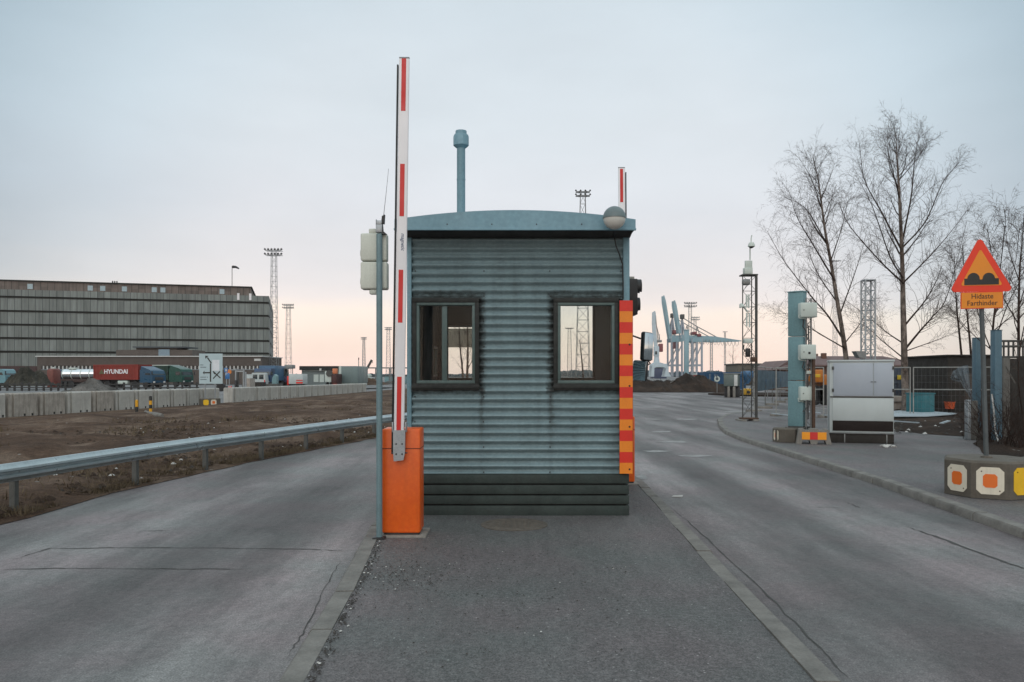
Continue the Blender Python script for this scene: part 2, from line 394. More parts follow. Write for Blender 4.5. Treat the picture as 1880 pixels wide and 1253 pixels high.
def kerbs(mb, line, side, zt=0., w=KW, step=.95, chip=.006):
    """row of kerb stones along a polyline of (x,y); side +1: body lies to +x of the line"""
    pts = [Vector((x, y, 0)) for x, y in line]
    acc = []
    for a, b in zip(pts, pts[1:]):
        n = max(1, int((b-a).length/step+.5))
        for i in range(n): acc.append((a.lerp(b, i/n), a.lerp(b, (i+1)/n)))
    for a, b in acc:
        d = (b-a).normalized(); nn = Vector((d.y, -d.x, 0))*side
        a2 = a+d*.006; b2 = b-d*.006; j = rnd.uniform(-chip, chip); z = zt+rnd.uniform(-chip, chip)*.8
        prof = [(0+j, -.16), (0+j, z-.03), (.025+j, z), (w+j, z), (w+j, -.16)]
        n = len(prof)
        vs = [p+nn*o+Vector((0, 0, h)) for p in (a2, b2) for o, h in prof]
        fs = [(i, (i+1) % n, n+(i+1) % n, n+i) for i in range(n)]+[tuple(range(n-1, -1, -1)), tuple(range(n, 2*n))]
        if side < 0: fs = [f[::-1] for f in fs]
        mb.add(vs, fs)
g = MB(); kerbs(g, IS_L, 1); kerbs(g, IS_R, -1)
PAV = [(5.0, -3), (5.15, 3), (5.33, 8.3), (5.5, 10.4), (5.68, 12.55), (5.76, 15), (5.84, 17.75), (5.95, 20.6), (6.2, 23.2), (6.75, 26.), (7.6, 29.5), (8.9, 33.2), (10.2, 35.2), (12., 36.4), (30, 38)]
kerbs(g, PAV, 1, .0, .17)
struct('kerb_stones', g, M_kerb)
g = MB()
xs_far = 60
for (xa, ya), (xb, yb) in zip(PAV, PAV[1:]):
    k = max(1, int((yb-ya)/1.2))
    for i in range(k):
        y0, y1 = ya+(yb-ya)*i/k, ya+(yb-ya)*(i+1)/k; x0, x1 = xa+(xb-xa)*i/k, xa+(xb-xa)*(i+1)/k
        g.quad((x0+.17, y0, -.005), (xs_far, y0, -.005), (xs_far, y1, -.005), (x1+.17, y1, -.005))
struct('pavement', g, M_pav)

# brown verge field on the left, between the road edge and the row of blocks
BLK = [(-21.6, 26), (-20.55, 32.3), (-18.9, 42), (-17.9, 47.8), (-16.9, 58), (-15.3, 82.8), (-13.5, 110)]
g = MB(); rows = [-4+.5*i for i in range(60)]+[26+1.0*i for i in range(25)]+[52+2.*i for i in range(30)]
nx = 44; base = len(g.v)
for y in rows:
    xr = interp(ROAD_L, y)-.1; xl = min(interp(BLK, y)-.2, xr-2)
    if y < 26: xl = -26
    for i in range(nx+1):
        t = i/nx; x = xr+(xl-xr)*t**1.25
        e = min(1, (xr-x)/.8)*min(1, max(0, (x-xl-2.2)/2.5))
        z = -.092+e*(.10+.22*fbm(x*.35, y*.35, 1)+.07*fbm(x*1.6, y*1.6, 2))+.02*fbm(x*5, y*5, 3)*min(1, (xr-x)/.25)
        if 28 < y < 80: z += .25*max(0, 1-abs((x-xl)/(xr-xl)-.45)/.3)*max(0, fbm(x*.15, y*.1, 4)+.3)
        g.v.append((x+.12*fbm(x, y*2, 5)*(1 if 0 < i < nx else .6), y, z))
for r in range(len(rows)-1):
    for i in range(nx):
        a = r*(nx+1)+i; g.f.append((a, a+nx+1, a+nx+2, a+1)); g.m.append(0)
struct('verge_field', g, M_soil)

# dry grass and litter of the verge, grit on the island
M_dry = pm('dry_grass', S(98, 86, 70), .9, var=.35, scale=2, spec=.1)
g = MB()
for i in range(34000):
    y = rnd.uniform(6.5, 25); xr = interp(ROAD_L, y)
    x = xr-.12-abs(rnd.gauss(0, .9))
    if fbm(x*1.3, y*1.3, 9) < -.05: continue
    h = rnd.uniform(.03, .15); a = rnd.uniform(0, 6.28); wd = .006
    z = -.07; lean = Vector((rnd.gauss(0, .5), rnd.gauss(0, .5), 1)).normalized()*h; s = Vector((math.cos(a), math.sin(a), 0))*wd
    p = Vector((x, y, z)); g.add([p-s, p+s, p+lean], [(0, 1, 2)])
for i in range(15000):
    y = rnd.uniform(7, 48); xr = interp(ROAD_L, y); x = xr-.6-rnd.random()*12
    if fbm(x*.5, y*.35, 12) < .12: continue
    h = rnd.uniform(.05, .22); a = rnd.uniform(0, 6.28); wd = .009+.0004*y
    p = Vector((x, y, -.03)); s = Vector((math.cos(a), math.sin(a), 0))*wd; g.add([p-s, p+s, p+Vector((rnd.gauss(0, .45), rnd.gauss(0, .45), 1)).normalized()*h], [(0, 1, 2)])
struct('dry_grass', g, M_dry, 'stuff', smooth=0)
def bits(n, f, mats, name, smin, smax, pick=.3):
    g = MB()
    for i in range(n):
        q = f()
        if q is None: continue
        x, y, z = q; s = rnd.uniform(smin, smax); k = 5
        vs = [Vector((x+s*math.cos(6.28*j/k+i)*rnd.uniform(.6, 1.3), y+s*math.sin(6.28*j/k+i)*rnd.uniform(.6, 1.3), z+s*rnd.uniform(0, .3))) for j in range(k)]+[Vector((x, y, z+s*.8))]
        g.add(vs, [(j, (j+1) % k, k) for j in range(k)], 0 if rnd.random() >= pick else 1)
    return struct(name, g, mats, 'stuff', smooth=0)
def f_grit():
    if rnd.random() < .5:
        p = G(rnd.gauss(740, 60), rnd.gauss(1058, 16), 0)
    else:
        p = G(rnd.uniform(610, 1150), 1000+abs(rnd.gauss(0, 110)), 0)
    if not interp(IS_L, p.y)+.17 < p.x < interp(IS_R, p.y)-.2: return None
    return p.x, p.y, 0.
bits(650, f_grit, [M_grit, M_palebit], 'island_grit', .003, .009, .05)
def f_edge():
    y = rnd.uniform(3.5, 9); return interp(IS_L, y)+.16+abs(rnd.gauss(0, .035)), y, 0.
bits(700, f_edge, [M_grit, M_palebit], 'kerb_grit', .003, .011, .05)
def f_verge():
    y = rnd.uniform(7, 60); x = interp(ROAD_L, y)-.3-rnd.random()**1.6*11
    return x, y, -.02
bits(420, f_verge, [M_grit, M_palebit], 'verge_litter', .02, .06, .4)
M_clod = soilmat('soil_clod', S(46, 36, 30), S(66, 54, 46), S(90, 78, 68))
bits(5200, f_verge, [M_clod, M_clod], 'verge_clods', .02, .085, 0.)
def f_right():
    p = G(rnd.uniform(1640, 1800), rnd.uniform(762, 800), 0); return p.x, p.y, .03
bits(160, f_right, [M_grit, M_palebit], 'yard_litter', .02, .08, .15)
# bare dirt under the trees on the right
g = MB(); ring = [(1600, 772), (1640, 790), (1700, 797), (1780, 802), (1822, 842), (1900, 836), (2050, 836), (2050, 742), (1640, 742), (1600, 750)]
k = 26; pr = [G(u, v, 0) for u, v in ring]
cx = Vector((17.5, 27, 0))
for j in range(10):
    for i in range(40):
        pass
pl = [p for a, b in zip(pr, pr[1:]+pr[:1]) for p in [a.lerp(b, t/5) for t in range(5)]]
n = len(pl); lev = 9
for j in range(lev+1):
    for p in pl:
        q = cx.lerp(p, 1-j/(lev+.3)); q = q+Vector((fbm(q.x, q.y, 2)*.3, fbm(q.x, q.y, 3)*.4, 0))*(.8 if j else .5)
        g.v.append((q.x, q.y, .002 if j == 0 else .05+.12*fbm(q.x*.7, q.y*.7, 6)))
for j in range(lev):
    for i in range(n): g.f.append((j*n+i, j*n+(i+1) % n, (j+1)*n+(i+1) % n, (j+1)*n+i)); g.m.append(0)
struct('dirt_patch', g, M_mulch)

# ------------------------------------------------------------------ cabin
M_wall = pm('cabin_sheet', S(119, 139, 144), .5, var=.1, scale=2.2, streak=.5, dirt=S(70, 76, 74), rvar=.08)
M_wall2 = pm('cabin_blue_trim', S(106, 140, 152), .5, var=.08, scale=2.5, streak=.25, dirt=S(66, 84, 88))
M_fascia = pm('fascia_blue', S(112, 148, 162), .5, var=.06, scale=1.4, streak=.2, dirt=S(90, 112, 120))
M_dark = flat('dark_gap', (.012, .012, .012), .8)
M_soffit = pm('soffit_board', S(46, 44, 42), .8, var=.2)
M_frame = pm('window_frame_green', S(78, 96, 94), .55, var=.15, scale=6, streak=.3, dirt=(.02, .02, .018))
M_sheath = pm('stained_flashing', S(32, 34, 32), .7, var=.35, scale=9, streak=.6, dirt=(.014, .012, .01))
M_plinth = pm('plinth_board', S(46, 56, 53), .75, var=.22, scale=3, streak=.45, dirt=(.02, .02, .018), bmp=.2)
M_inner = flat('cabin_lining', S(34, 48, 48), .8, spec=.2)
M_rub = flat('black_rubber', (.012, .012, .013), .6)
M_screw = flat('screw_head', (.03, .03, .03), .5)
def glass(name, tint=(.86, .9, .88), rough=.02, spec=1.):
    m, nt, b = _new(name)
    out = [n for n in nt.nodes if n.type == 'OUTPUT_MATERIAL'][0]; nt.nodes.remove(b)
    t = N(nt, 'ShaderNodeBsdfTransparent'); t.inputs[0].default_value = (*tint, 1)
    gl = N(nt, 'ShaderNodeBsdfGlossy'); gl.inputs['Roughness'].default_value = rough
    df = N(nt, 'ShaderNodeBsdfDiffuse'); df.inputs[0].default_value = (.3, .32, .32, 1)
    fr = N(nt, 'ShaderNodeFresnel'); fr.inputs[0].default_value = 1.25
    v = coord(nt); sm = ramp(nt, noise(nt, mapv(nt, v, (3, 3, 1.)), 2., 5, .6), [(.45, g3(.0)), (.75, g3(.03))])
    a = N(nt, 'ShaderNodeMixShader'); nt.links.new(fr.outputs[0], a.inputs[0]); nt.links.new(t.outputs[0], a.inputs[1]); nt.links.new(gl.outputs[0], a.inputs[2])
    c = N(nt, 'ShaderNodeMixShader'); nt.links.new(sm, c.inputs[0]); nt.links.new(a.outputs[0], c.inputs[1]); nt.links.new(df.outputs[0], c.inputs[2])
    nt.links.new(c.outputs[0], out.inputs[0]); return m
M_glass = glass('window_glass', (.93, .95, .94))
M_tint = glass('tinted_blind', (.35, .36, .35))

YF, YB = 9.17, 12.4
XL, XR = XX(750, YF), XX(1153, YF)
ZB, ZT = ZX(870, YF), 3.2
cabin = thing('gatehouse_cabin', 'blue-grey corrugated steel gatehouse cabin standing on the traffic island', 'cabin', ((XL+XR)/2, (YF+YB)/2, 0))
def cuts(z0, z1, prof, holes):
    zs = {z0, z1}
    zs |= {z for z, _ in prof if z0 < z < z1}
    for h in holes: zs |= {z for z in h[2:] if z0 < z < z1}
    return sorted(zs)
def pv(prof, z):
    for (za, oa), (zb, ob) in zip(prof, prof[1:]):
        if za <= z <= zb: return oa if zb == za else oa+(ob-oa)*(z-za)/(zb-za)
    return 0
def wallsheet(mb, a, b, z0, z1, prof, holes, nrm, m=0):
    """sheet from a to b; holes: (s0,s1,z0,z1) along the wall; prof: (z,offset along nrm)"""
    a = Vector((a[0], a[1], 0)); b = Vector((b[0], b[1], 0)); L = (b-a).length; d = (b-a)/L; nrm = Vector(nrm)
    zs = cuts(z0, z1, prof, holes)
    ss = sorted({0, L} | {s for h in holes for s in h[:2] if 0 < s < L})
    flip = d.cross(Vector((0, 0, 1))).dot(nrm) < 0
    for za, zb in zip(zs, zs[1:]):
        for sa, sb in zip(ss, ss[1:]):
            sm, zm = (sa+sb)/2, (za+zb)/2
            if any(h[0] < sm < h[1] and h[2] < zm < h[3] for h in holes): continue
            q = [a+d*s+nrm*pv(prof, z)+Vector((0, 0, z)) for s, z in ((sa, za), (sb, za), (sb, zb), (sa, zb))]
            if flip: q = q[::-1]
            mb.quad(*q, m)
def corr_prof(z0, z1, per, dep):
    z = z0; out = []
    while z < z1:
        out += [(z+per*k/8, -dep*(.5-.5*math.cos(2*math.pi*k/8))) for k in range(8)]; z += per
    return out+[(z, 0)]
CP = corr_prof(ZB-.01, ZT, .0965, .05); FP = [(0, 0), (9, 0)]
WIN_L = (XX(757, YF), XX(880, YF), ZX(712, YF), ZX(548, YF))
WIN_R = (XX(1016, YF), XX(1136, YF), ZX(712, YF), ZX(548, YF))
inset = .045
def hol(w, x0, k=inset): return (w[0]+k-x0, w[1]-k-x0, w[2]+k, w[3]-k)
def holB(w, x0): return (w[0]-x0, w[1]-x0, w[2], w[3])
BW_L = (-1.02, -.35, ZX(697, YB), ZX(600, YB)+.02); BW_R = (.55, 1.283, ZX(697, YB), ZX(556, YB))
SW_L = (11.55-YF, 12.1-YF, ZX(688, 11.8), ZX(640, 11.8))     # small pane added to the left side wall for a bright strip of sky
SW_R = (1.6, 2.5, 1.55, 2.5)
g = MB()
wallsheet(g, (XL, YF), (XR, YF), ZB, ZT, CP, [hol(WIN_L, XL), hol(WIN_R, XL)], (0, -1, 0))
wallsheet(g, (XL, YF), (XL, YB), ZB, ZT, CP, [SW_L], (-1, 0, 0))
wallsheet(g, (XR, YF), (XR, YB), ZB, ZT, CP, [], (1, 0, 0))
wallsheet(g, (XL, YB), (XR, YB), ZB, ZT, CP, [holB(BW_L, XL), holB(BW_R, XL)], (0, 1, 0))
# screws in the valleys of the corrugation
for x in (XX(762, YF), XX(888, YF), XX(1010, YF), XX(1140, YF)):
    for k in range(0, 27, 3):
        z = ZB+.0965*(k+.18)
        if any(w[0] < x < w[1] and w[2]-.03 < z < w[3]+.03 for w in (WIN_L, WIN_R)): continue
        g.lathe([(.0085, 0), (.0085, .004), (0, .007)], (x+rnd.uniform(-.004, .004), YF, z), 8, 1, M=Matrix.Rotation(R(90), 4, 'X'))
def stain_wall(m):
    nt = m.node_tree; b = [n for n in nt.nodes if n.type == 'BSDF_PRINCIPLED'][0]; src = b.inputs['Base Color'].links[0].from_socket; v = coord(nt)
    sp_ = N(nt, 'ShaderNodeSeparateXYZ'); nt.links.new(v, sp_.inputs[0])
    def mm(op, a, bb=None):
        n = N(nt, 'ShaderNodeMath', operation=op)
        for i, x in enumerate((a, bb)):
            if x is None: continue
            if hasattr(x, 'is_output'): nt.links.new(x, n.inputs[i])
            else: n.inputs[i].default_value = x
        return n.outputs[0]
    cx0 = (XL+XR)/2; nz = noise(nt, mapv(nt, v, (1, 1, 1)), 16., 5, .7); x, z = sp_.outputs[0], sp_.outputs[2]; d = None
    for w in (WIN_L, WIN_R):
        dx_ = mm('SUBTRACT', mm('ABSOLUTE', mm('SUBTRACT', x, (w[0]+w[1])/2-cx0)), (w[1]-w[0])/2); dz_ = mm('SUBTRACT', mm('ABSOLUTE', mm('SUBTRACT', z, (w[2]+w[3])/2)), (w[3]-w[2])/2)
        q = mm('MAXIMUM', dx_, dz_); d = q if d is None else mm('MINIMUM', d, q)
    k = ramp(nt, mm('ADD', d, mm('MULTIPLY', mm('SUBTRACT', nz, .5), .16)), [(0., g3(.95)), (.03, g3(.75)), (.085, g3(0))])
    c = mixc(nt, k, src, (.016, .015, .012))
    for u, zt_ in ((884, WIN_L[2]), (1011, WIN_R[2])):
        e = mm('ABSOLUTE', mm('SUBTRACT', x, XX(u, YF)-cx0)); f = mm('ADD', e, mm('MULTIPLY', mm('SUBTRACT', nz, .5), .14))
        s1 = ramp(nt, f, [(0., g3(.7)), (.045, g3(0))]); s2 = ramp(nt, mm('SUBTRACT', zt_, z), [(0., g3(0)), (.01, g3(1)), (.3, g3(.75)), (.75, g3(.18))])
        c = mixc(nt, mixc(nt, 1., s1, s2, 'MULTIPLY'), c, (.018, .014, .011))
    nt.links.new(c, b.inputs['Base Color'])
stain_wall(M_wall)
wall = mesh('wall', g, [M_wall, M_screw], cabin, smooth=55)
g = MB(); t = .05
wallsheet(g, (XL+t, YF+t), (XR-t, YF+t), .45, ZT, FP, [hol(WIN_L, XL+t), hol(WIN_R, XL+t)], (0, 1, 0))
wallsheet(g, (XL+t, YF+t), (XL+t, YB-t), .45, ZT, FP, [(SW_L[0]-t, SW_L[1]-t, SW_L[2], SW_L[3])], (1, 0, 0))
wallsheet(g, (XR-t, YF+t), (XR-t, YB-t), .45, ZT, FP, [], (-1, 0, 0))
wallsheet(g, (XL+t, YB-t), (XR-t, YB-t), .45, ZT, FP, [holB(BW_L, XL+t), holB(BW_R, XL+t)], (0, -1, 0))
g.box(XL+t, XR-t, YF+t, YB-t, .42, .45); g.box(XL+t, XR-t, YF+t, YB-t, 3.1, 3.13)
g.box(-.4, .5, YB-.9, YB-.1, .45, 1.2); g.box(-.05, .1, YB-.6, YB-.5, 1.2, 1.5)
mesh('interior_lining', g, M_inner, cabin)
def ring(mb, x0, x1, z0, z1, w, y0, y1, m=0, b=.006):
    mb.bbox(x0, x1, y0, y1, z1-w, z1, b, m); mb.bbox(x0, x1, y0, y1, z0, z0+w, b, m)
    mb.bbox(x0, x0+w, y0+.002, y1, z0+w, z1-w, b, m); mb.bbox(x1-w, x1, y0+.002, y1, z0+w, z1-w, b, m)
def window(w, mull, side):
    g = MB(); ring(g, *w, .05, YF-.032, YF+.004)
    # weathered sheathing behind the frame, jagged where the sealant meets the sheet
    o = mesh('window', g, M_sheath, cabin)
    g = MB(); g.bbox(w[0]+.002, w[1]-.002, YF-.034, YF+.003, w[2]-.03, w[2]-.0125, .004); mesh('flashing', g, M_sheath, o)
    g = MB(); k = .045; ring(g, w[0]+k, w[1]-k, w[2]+k, w[3]-k, .038, YF-.022, YF+.09)
    for mx in mull: g.bbox(mx-.03, mx+.03, YF-.0, YF+.06, w[2]+k+.038, w[3]-k-.038, .005)
    mesh('frame', g, M_frame, o)
    g = MB(); e = k+.03; g.box(w[0]+e, w[1]-e, YF+.03, YF+.036, w[2]+e, w[3]-e); mesh('pane', g, M_glass, o)
    g = MB(); g.bbox(w[0]-.006, w[1]+.006, YF-.05, YF-.033, w[2]-.012, w[2]+.028, .004); mesh('sill', g, M_sheath, o)
    return o
window(WIN_L, [XX(816, YF)], 0); window(WIN_R, [], 0)
def backwin(w, name='window', blind=None):
    g = MB(); ring(g, *w, .03, YB-.06, YB+.02); o = mesh(name, g, M_frame, cabin)
    g = MB(); g.box(w[0]+.02, w[1]-.02, YB-.02, YB-.016, w[2]+.02, w[3]-.02); mesh('pane', g, M_glass, o)
    if blind:
        g = MB(); g.box(w[0]+.03, w[1]-.03, YB-.05, YB-.046, blind[0], blind[1]); g.box(w[0]+.03, w[1]-.03, YB-.055, YB-.04, blind[0]-.012, blind[0]); mesh('blind', g, M_tint, o)
backwin(BW_L, blind=(ZX(637, YB), ZX(604, YB))); backwin(BW_R)
g = MB(); sa_, sb_, sc_, sd_ = YF+SW_L[0], YF+SW_L[1], SW_L[2], SW_L[3]; g.box(XL-.01, XL+.06, sa_-.03, sb_+.03, sc_-.03, sc_); g.box(XL-.01, XL+.06, sa_-.03, sb_+.03, sd_, sd_+.03); g.box(XL-.008, XL+.058, sa_-.03, sa_, sc_, sd_); g.box(XL-.008, XL+.058, sb_, sb_+.03, sc_, sd_)
o = mesh('window', g, M_frame, cabin); g = MB(); g.box(XL+.02, XL+.024, YF+SW_L[0], YF+SW_L[1], SW_L[2], SW_L[3]); mesh('pane', g, M_glass, o)  # added side window, stands in for a reflected strip of light
g = MB()
for a_ in ((XX(1144, YF), XR+.016, YF-.016, YF+.05), (XL-.016, XL+.035, YF-.016, YF+.05), (XL-.016, XL+.05, YB-.05, YB+.016), (XR-.05, XR+.016, YB-.05, YB+.016)):
    g = MB(); g.bbox(*a_, ZB, ZT, .004); mesh('corner_trim', g, M_wall2, cabin)
# lapped sheet joints beside the windows, below them
g = MB(); zs = [0.0, .11, .225, .345, .47]
for i in range(4):
    g.bbox(XL-.004*i, XR+.012, YF-.02+.004*i, YF+.03, zs[i]+.012 if i else -.02, zs[i+1]-.006, .006)
    g.bbox(XR-.02, XR+.016, YF+.032, YB, zs[i]+.012 if i else -.02, zs[i+1]-.006, .006)
    g.bbox(XL-.016, XL+.02, YF+.032, YB, zs[i]+.012 if i else -.02, zs[i+1]-.006, .006)
g.box(XL+.02, XR-.02, YF+.032, YF+.05, -.02, .46, 1); g.box(XL+.021, XR-.021, YB-.05, YB-.01, -.02, .46, 1)
mesh('plinth', g, [M_plinth, M_dark], cabin)
# roof: shallow barrel vault with a fascia, dark soffit under it
YR0, YR1 = 8.86, YB+.3
RXL, RXR = XX(724, YR0), XX(1167, YR0)
def rz(x):
    t = (x-(RXL+RXR)/2)/((RXR-RXL)/2); return ZX(403, YR0)+(ZX(386, YR0)-ZX(403, YR0))*(1-t*t)
zb = ZX(421, YR0); k = 24
arc = [(RXL+(RXR-RXL)*i/k) for i in range(k+1)]
g = MB(); prof = [Vector((RXL, YR0, zb))]+[Vector((RXR, YR0, zb))]+[Vector((x, YR0, rz(x))) for x in reversed(arc)]
g.prism(prof, (0, .03, 0)); gb_ = MB(); gb_.prism([q+Vector((0, YR1-YR0-.03, 0)) for q in prof], (0, .03, 0))
g.bbox(RXL-.006, RXR+.006, YR0-.006, YR0+.034, zb-.012, zb+.012, .004)      # drip edge
for x in (XX(821, YR0), XX(903, YR0), XX(985, YR0), XX(1068, YR0)): g.lathe([(.008, 0), (.006, .005), (0, .006)], (x, YR0, ZX(412, YR0)), 8, 1, M=Matrix.Rotation(R(90), 4, 'X'))
g2 = MB()
for xa, xb in zip(arc, arc[1:]):
    g2.quad((xa, YR0+.03, rz(xa)-.004), (xb, YR0+.03, rz(xb)-.004), (xb, YR1-.03, rz(xb)-.004), (xa, YR1-.03, rz(xa)-.004))
g2.bbox(RXL, RXL+.02, YR0+.03, YR1-.03, zb, rz(RXL)-.005, .003); g2.bbox(RXR-.02, RXR, YR0+.03, YR1-.03, zb, rz(RXR)-.005, .003)
roof = mesh('roof', g2, M_fascia, cabin); mesh('fascia', g, [M_fascia, M_screw], roof, smooth=20); mesh('fascia', gb_, M_fascia, roof, smooth=20)
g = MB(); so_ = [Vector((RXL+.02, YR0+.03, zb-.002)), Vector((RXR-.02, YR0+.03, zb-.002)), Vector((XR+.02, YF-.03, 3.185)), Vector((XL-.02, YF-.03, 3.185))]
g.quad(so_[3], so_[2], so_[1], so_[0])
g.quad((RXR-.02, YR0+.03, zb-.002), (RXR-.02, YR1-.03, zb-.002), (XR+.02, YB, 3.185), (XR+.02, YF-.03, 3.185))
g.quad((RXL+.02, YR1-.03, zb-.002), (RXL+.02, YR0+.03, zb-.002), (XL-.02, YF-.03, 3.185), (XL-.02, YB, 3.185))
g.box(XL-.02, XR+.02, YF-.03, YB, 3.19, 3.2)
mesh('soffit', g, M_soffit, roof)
# flue pipe
YC = 10.9; cxp = XX(846.5, YC); r0 = XX(940+7.7, YC)
g = MB(); g.lathe([(r0, 3.25), (r0, ZX(268, YC))], (cxp, YC, 0), 24)
for zz_ in (ZX(330, YC), ): g.lathe([(r0+.003, zz_-.01), (r0+.003, zz_+.01)], (cxp, YC, 0), 24)
g.lathe([(r0*1.7, 3.4), (r0*1.05, 3.52)], (cxp, YC, 0), 24)
fl = mesh('flue_pipe', g, M_wall2, cabin)
g = MB(); rc = XX(940+14.2, YC); rn = XX(940+10.3, YC)
g.lathe([(r0*.9, ZX(274, YC)), (rc, ZX(268, YC)), (rc, ZX(252, YC)), (rn*1.25, ZX(248, YC)), (rn, ZX(247.5, YC)), (rn, ZX(241, YC)), (0, ZX(240, YC))], (cxp, YC, 0), 10)
mesh('cowl', g, M_fascia, fl, smooth=30)
# globe lamp on the roof corner and its cable
M_glob = pm('opal_globe', S(196, 196, 190), .3, var=.04); M_globtop = pm('lamp_hood', S(96, 110, 112), .4, var=.12, scale=8)
yl = 8.70; cl = P(1128, 401, yl); rr = XX(940+20.5, yl)
lamp = thing('globe_lamp', 'globe lamp with dark metal hood fixed to the right corner of the cabin roof', 'lamp', tuple(cl))
a = [(rr*math.cos(R(t_)), rr*math.sin(R(t_))) for t_ in range(-90, 6, 8)]
g = MB(); g.lathe([(r_ if i else 0, z_) for i, (r_, z_) in enumerate(a)], cl, 32); mesh('globe', g, M_glob, lamp)
g = MB(); g.lathe([(rr*1.045, -.004), (rr*1.05, .012)]+[(rr*1.02*math.cos(R(t_)), rr*1.02*math.sin(R(t_))+.006) for t_ in range(8, 90, 8)]+[(0, rr*1.03)], cl, 32); mesh('hood', g, M_globtop, lamp)
g = MB(); g.path([cl+Vector((0, rr*.6, .02)), cl+Vector((0, .19, .0))], .02, 10); g.bbox(cl.x-.05, cl.x+.05, YR0-.012, YR0-.0005, cl.z-.05, cl.z+.05, .005); mesh('bracket', g, M_globtop, lamp)
g = MB(); pts = [P(1128, 423, YF-.25), P(1128, 436, YF-.06), P(1131, 452, YF-.035), P(1138, 470, YF-.035), P(1143, 486, YF-.035), P(1144, 520, YF-.033), P(1144, 549, YF-.033)]
g.path(pts, .008, 6); solo('cable', g, M_rub, 'black cable running from the globe lamp down the cabin corner', 'cable')
# striped hazard board on the right corner
M_red = pm('reflective_red', S(206, 38, 22), .45, var=.06, scale=5); M_or = pm('reflective_orange', S(226, 128, 24), .45, var=.06, scale=5)
M_rust = flat('rusty_bolt', (.05, .022, .012), .8)
yb_ = YF-.06; bx0, bx1 = XX(1137.5, yb_), XX(1161.5, yb_); n = 16; z1_, z0_ = ZX(552, yb_), ZX(870, yb_)
hb = thing('hazard_board', 'tall hazard board with red and orange stripes on the right corner of the cabin', 'sign', (bx0, yb_, 0))
g = MB()
for i in range(n):
    za, zb2 = z1_-(z1_-z0_)*(i+1)/n, z1_-(z1_-z0_)*i/n
    g.quad((bx0, yb_, za), (bx1, yb_, za), (bx1, yb_, zb2), (bx0, yb_, zb2), i % 2)
mesh('striped_face', g, [M_red, M_or], hb, smooth=0)
g = MB(); g.box(bx0, bx1, yb_+.001, yb_+.02, z0_, z1_); g.box(bx1-.004, bx1+.004, yb_+.002, yb_+.05, z0_-.0, z1_); mesh('backing', g, flat('board_backing', S(120, 60, 30), .6), hb)
for v in (633, 709, 784, 862): g = MB(); g.lathe([(.012, 0), (.009, .006), (0, .007)], (bx1-.035, yb_, ZX(v, yb_)), 8, M=Matrix.Rotation(R(90), 4, 'X')); mesh('bolt', g, M_rust, hb)

# traffic signal on the right side wall, seen from its side
M_blk = flat('signal_black', (.012, .012, .013), .5)
ys_ = 10.2
sg = thing('traffic_light', 'black two-lamp traffic light mounted on the right side wall of the cabin', 'traffic light', (XX(1160, ys_), ys_, ZX(545, ys_)))
x0s, x1s = XX(1150, ys_), XX(1171, ys_)
g = MB(); g.bbox(x0s, x1s, ys_, ys_+.28, ZX(578, ys_), ZX(512, ys_), .012); mesh('housing', g, M_blk, sg)
for v in (526, 560):
    g = MB(); c = Vector((x1s-.01, ys_+.13, ZX(v, ys_))); rv = .105
    n = 14; vs = []
    for j in range(2):
        for i in range(n+1):
            an = R(-40+260*i/n); q = Vector((0, math.cos(an)*rv, math.sin(an)*rv)); vs.append(c+q+Vector((j*(.07 if v < 540 else .05), 0, 0)))
    g.add(vs, [(i, i+1, n+2+i, n+1+i) for i in range(n)]); g.lathe([(rv*.9, 0), (rv*.86, .02), (0, .045)], c, 20, axis='X'); mesh('visor', g, M_blk, sg)
g = MB(); g.bbox(XR+.004, x0s-.002, ys_+.05, ys_+.1, ZX(520, ys_), ZX(516, ys_), .004); mesh('bracket', g, M_blk, sg); g = MB(); g.bbox(XR+.004, x0s-.002, ys_+.05, ys_+.1, ZX(574, ys_), ZX(570, ys_), .004); mesh('bracket', g, M_blk, sg)
g = MB(); g.bbox(XX(1157, ys_), XX(1166, ys_), ys_+.05, ys_+.14, ZX(512, ys_)+.002, ZX(507, ys_), .006); mesh('junction_box', g, flat('grey_plastic', S(170, 168, 160), .6), sg)
# mirrors on an arm from the cabin wall
M_mir = pm('mirror_glass', (.62, .7, .74), .06, 1., var=.02); M_mirb = flat('mirror_back', (.02, .025, .028), .4)
ym = 11.3
mr = thing('lane_mirrors', 'pair of black-cased wide mirrors on a thin arm beside the striped hazard board', 'mirror', tuple(P(1180, 660, ym)))
def mirror(u0, u1, v0, v1, yaw, skew):
    c = P((u0+u1)/2, (v0+v1)/2, ym); w_ = XX(940+(u1-u0), ym)/2; h_ = (v1-v0)/F*ym/2
    M = Matrix.Translation(c) @ Matrix.Rotation(yaw, 4, 'Z') @ Matrix.Rotation(skew, 4, 'Y')
    g = MB(); g.bbox(-w_, w_, -.03, .05, -h_, h_, .03, seg=3, M=M); o = mesh('mirror', g, M_mirb, mr)
    g = MB(); g.bbox(-w_*.88, w_*.88, -.034, -.026, -h_*.93, h_*.93, .004, M=M); mesh('mirror_glass', g, M_mir, o)
mirror(1175, 1201, 610, 663, R(38), R(4)); mirror(1161, 1189, 662, 700, R(-30), R(4))
g = MB(); g.path([Vector((XR, ym, ZX(612, ym))), P(1162, 617, ym), P(1176, 622, ym+.05)], .012, 8); mesh('arm', g, M_blk, mr); g = MB(); g.path([P(1190, 663, ym+.03), P(1194, 668, ym+.03), P(1187, 671, ym+.03)], .012, 8)
mesh('arm', g, M_blk, mr); g = MB(); g.path([Vector((XR, ym, ZX(690, ym))), P(1165, 690, ym+.04)], .012, 8); mesh('arm', g, M_blk, mr)

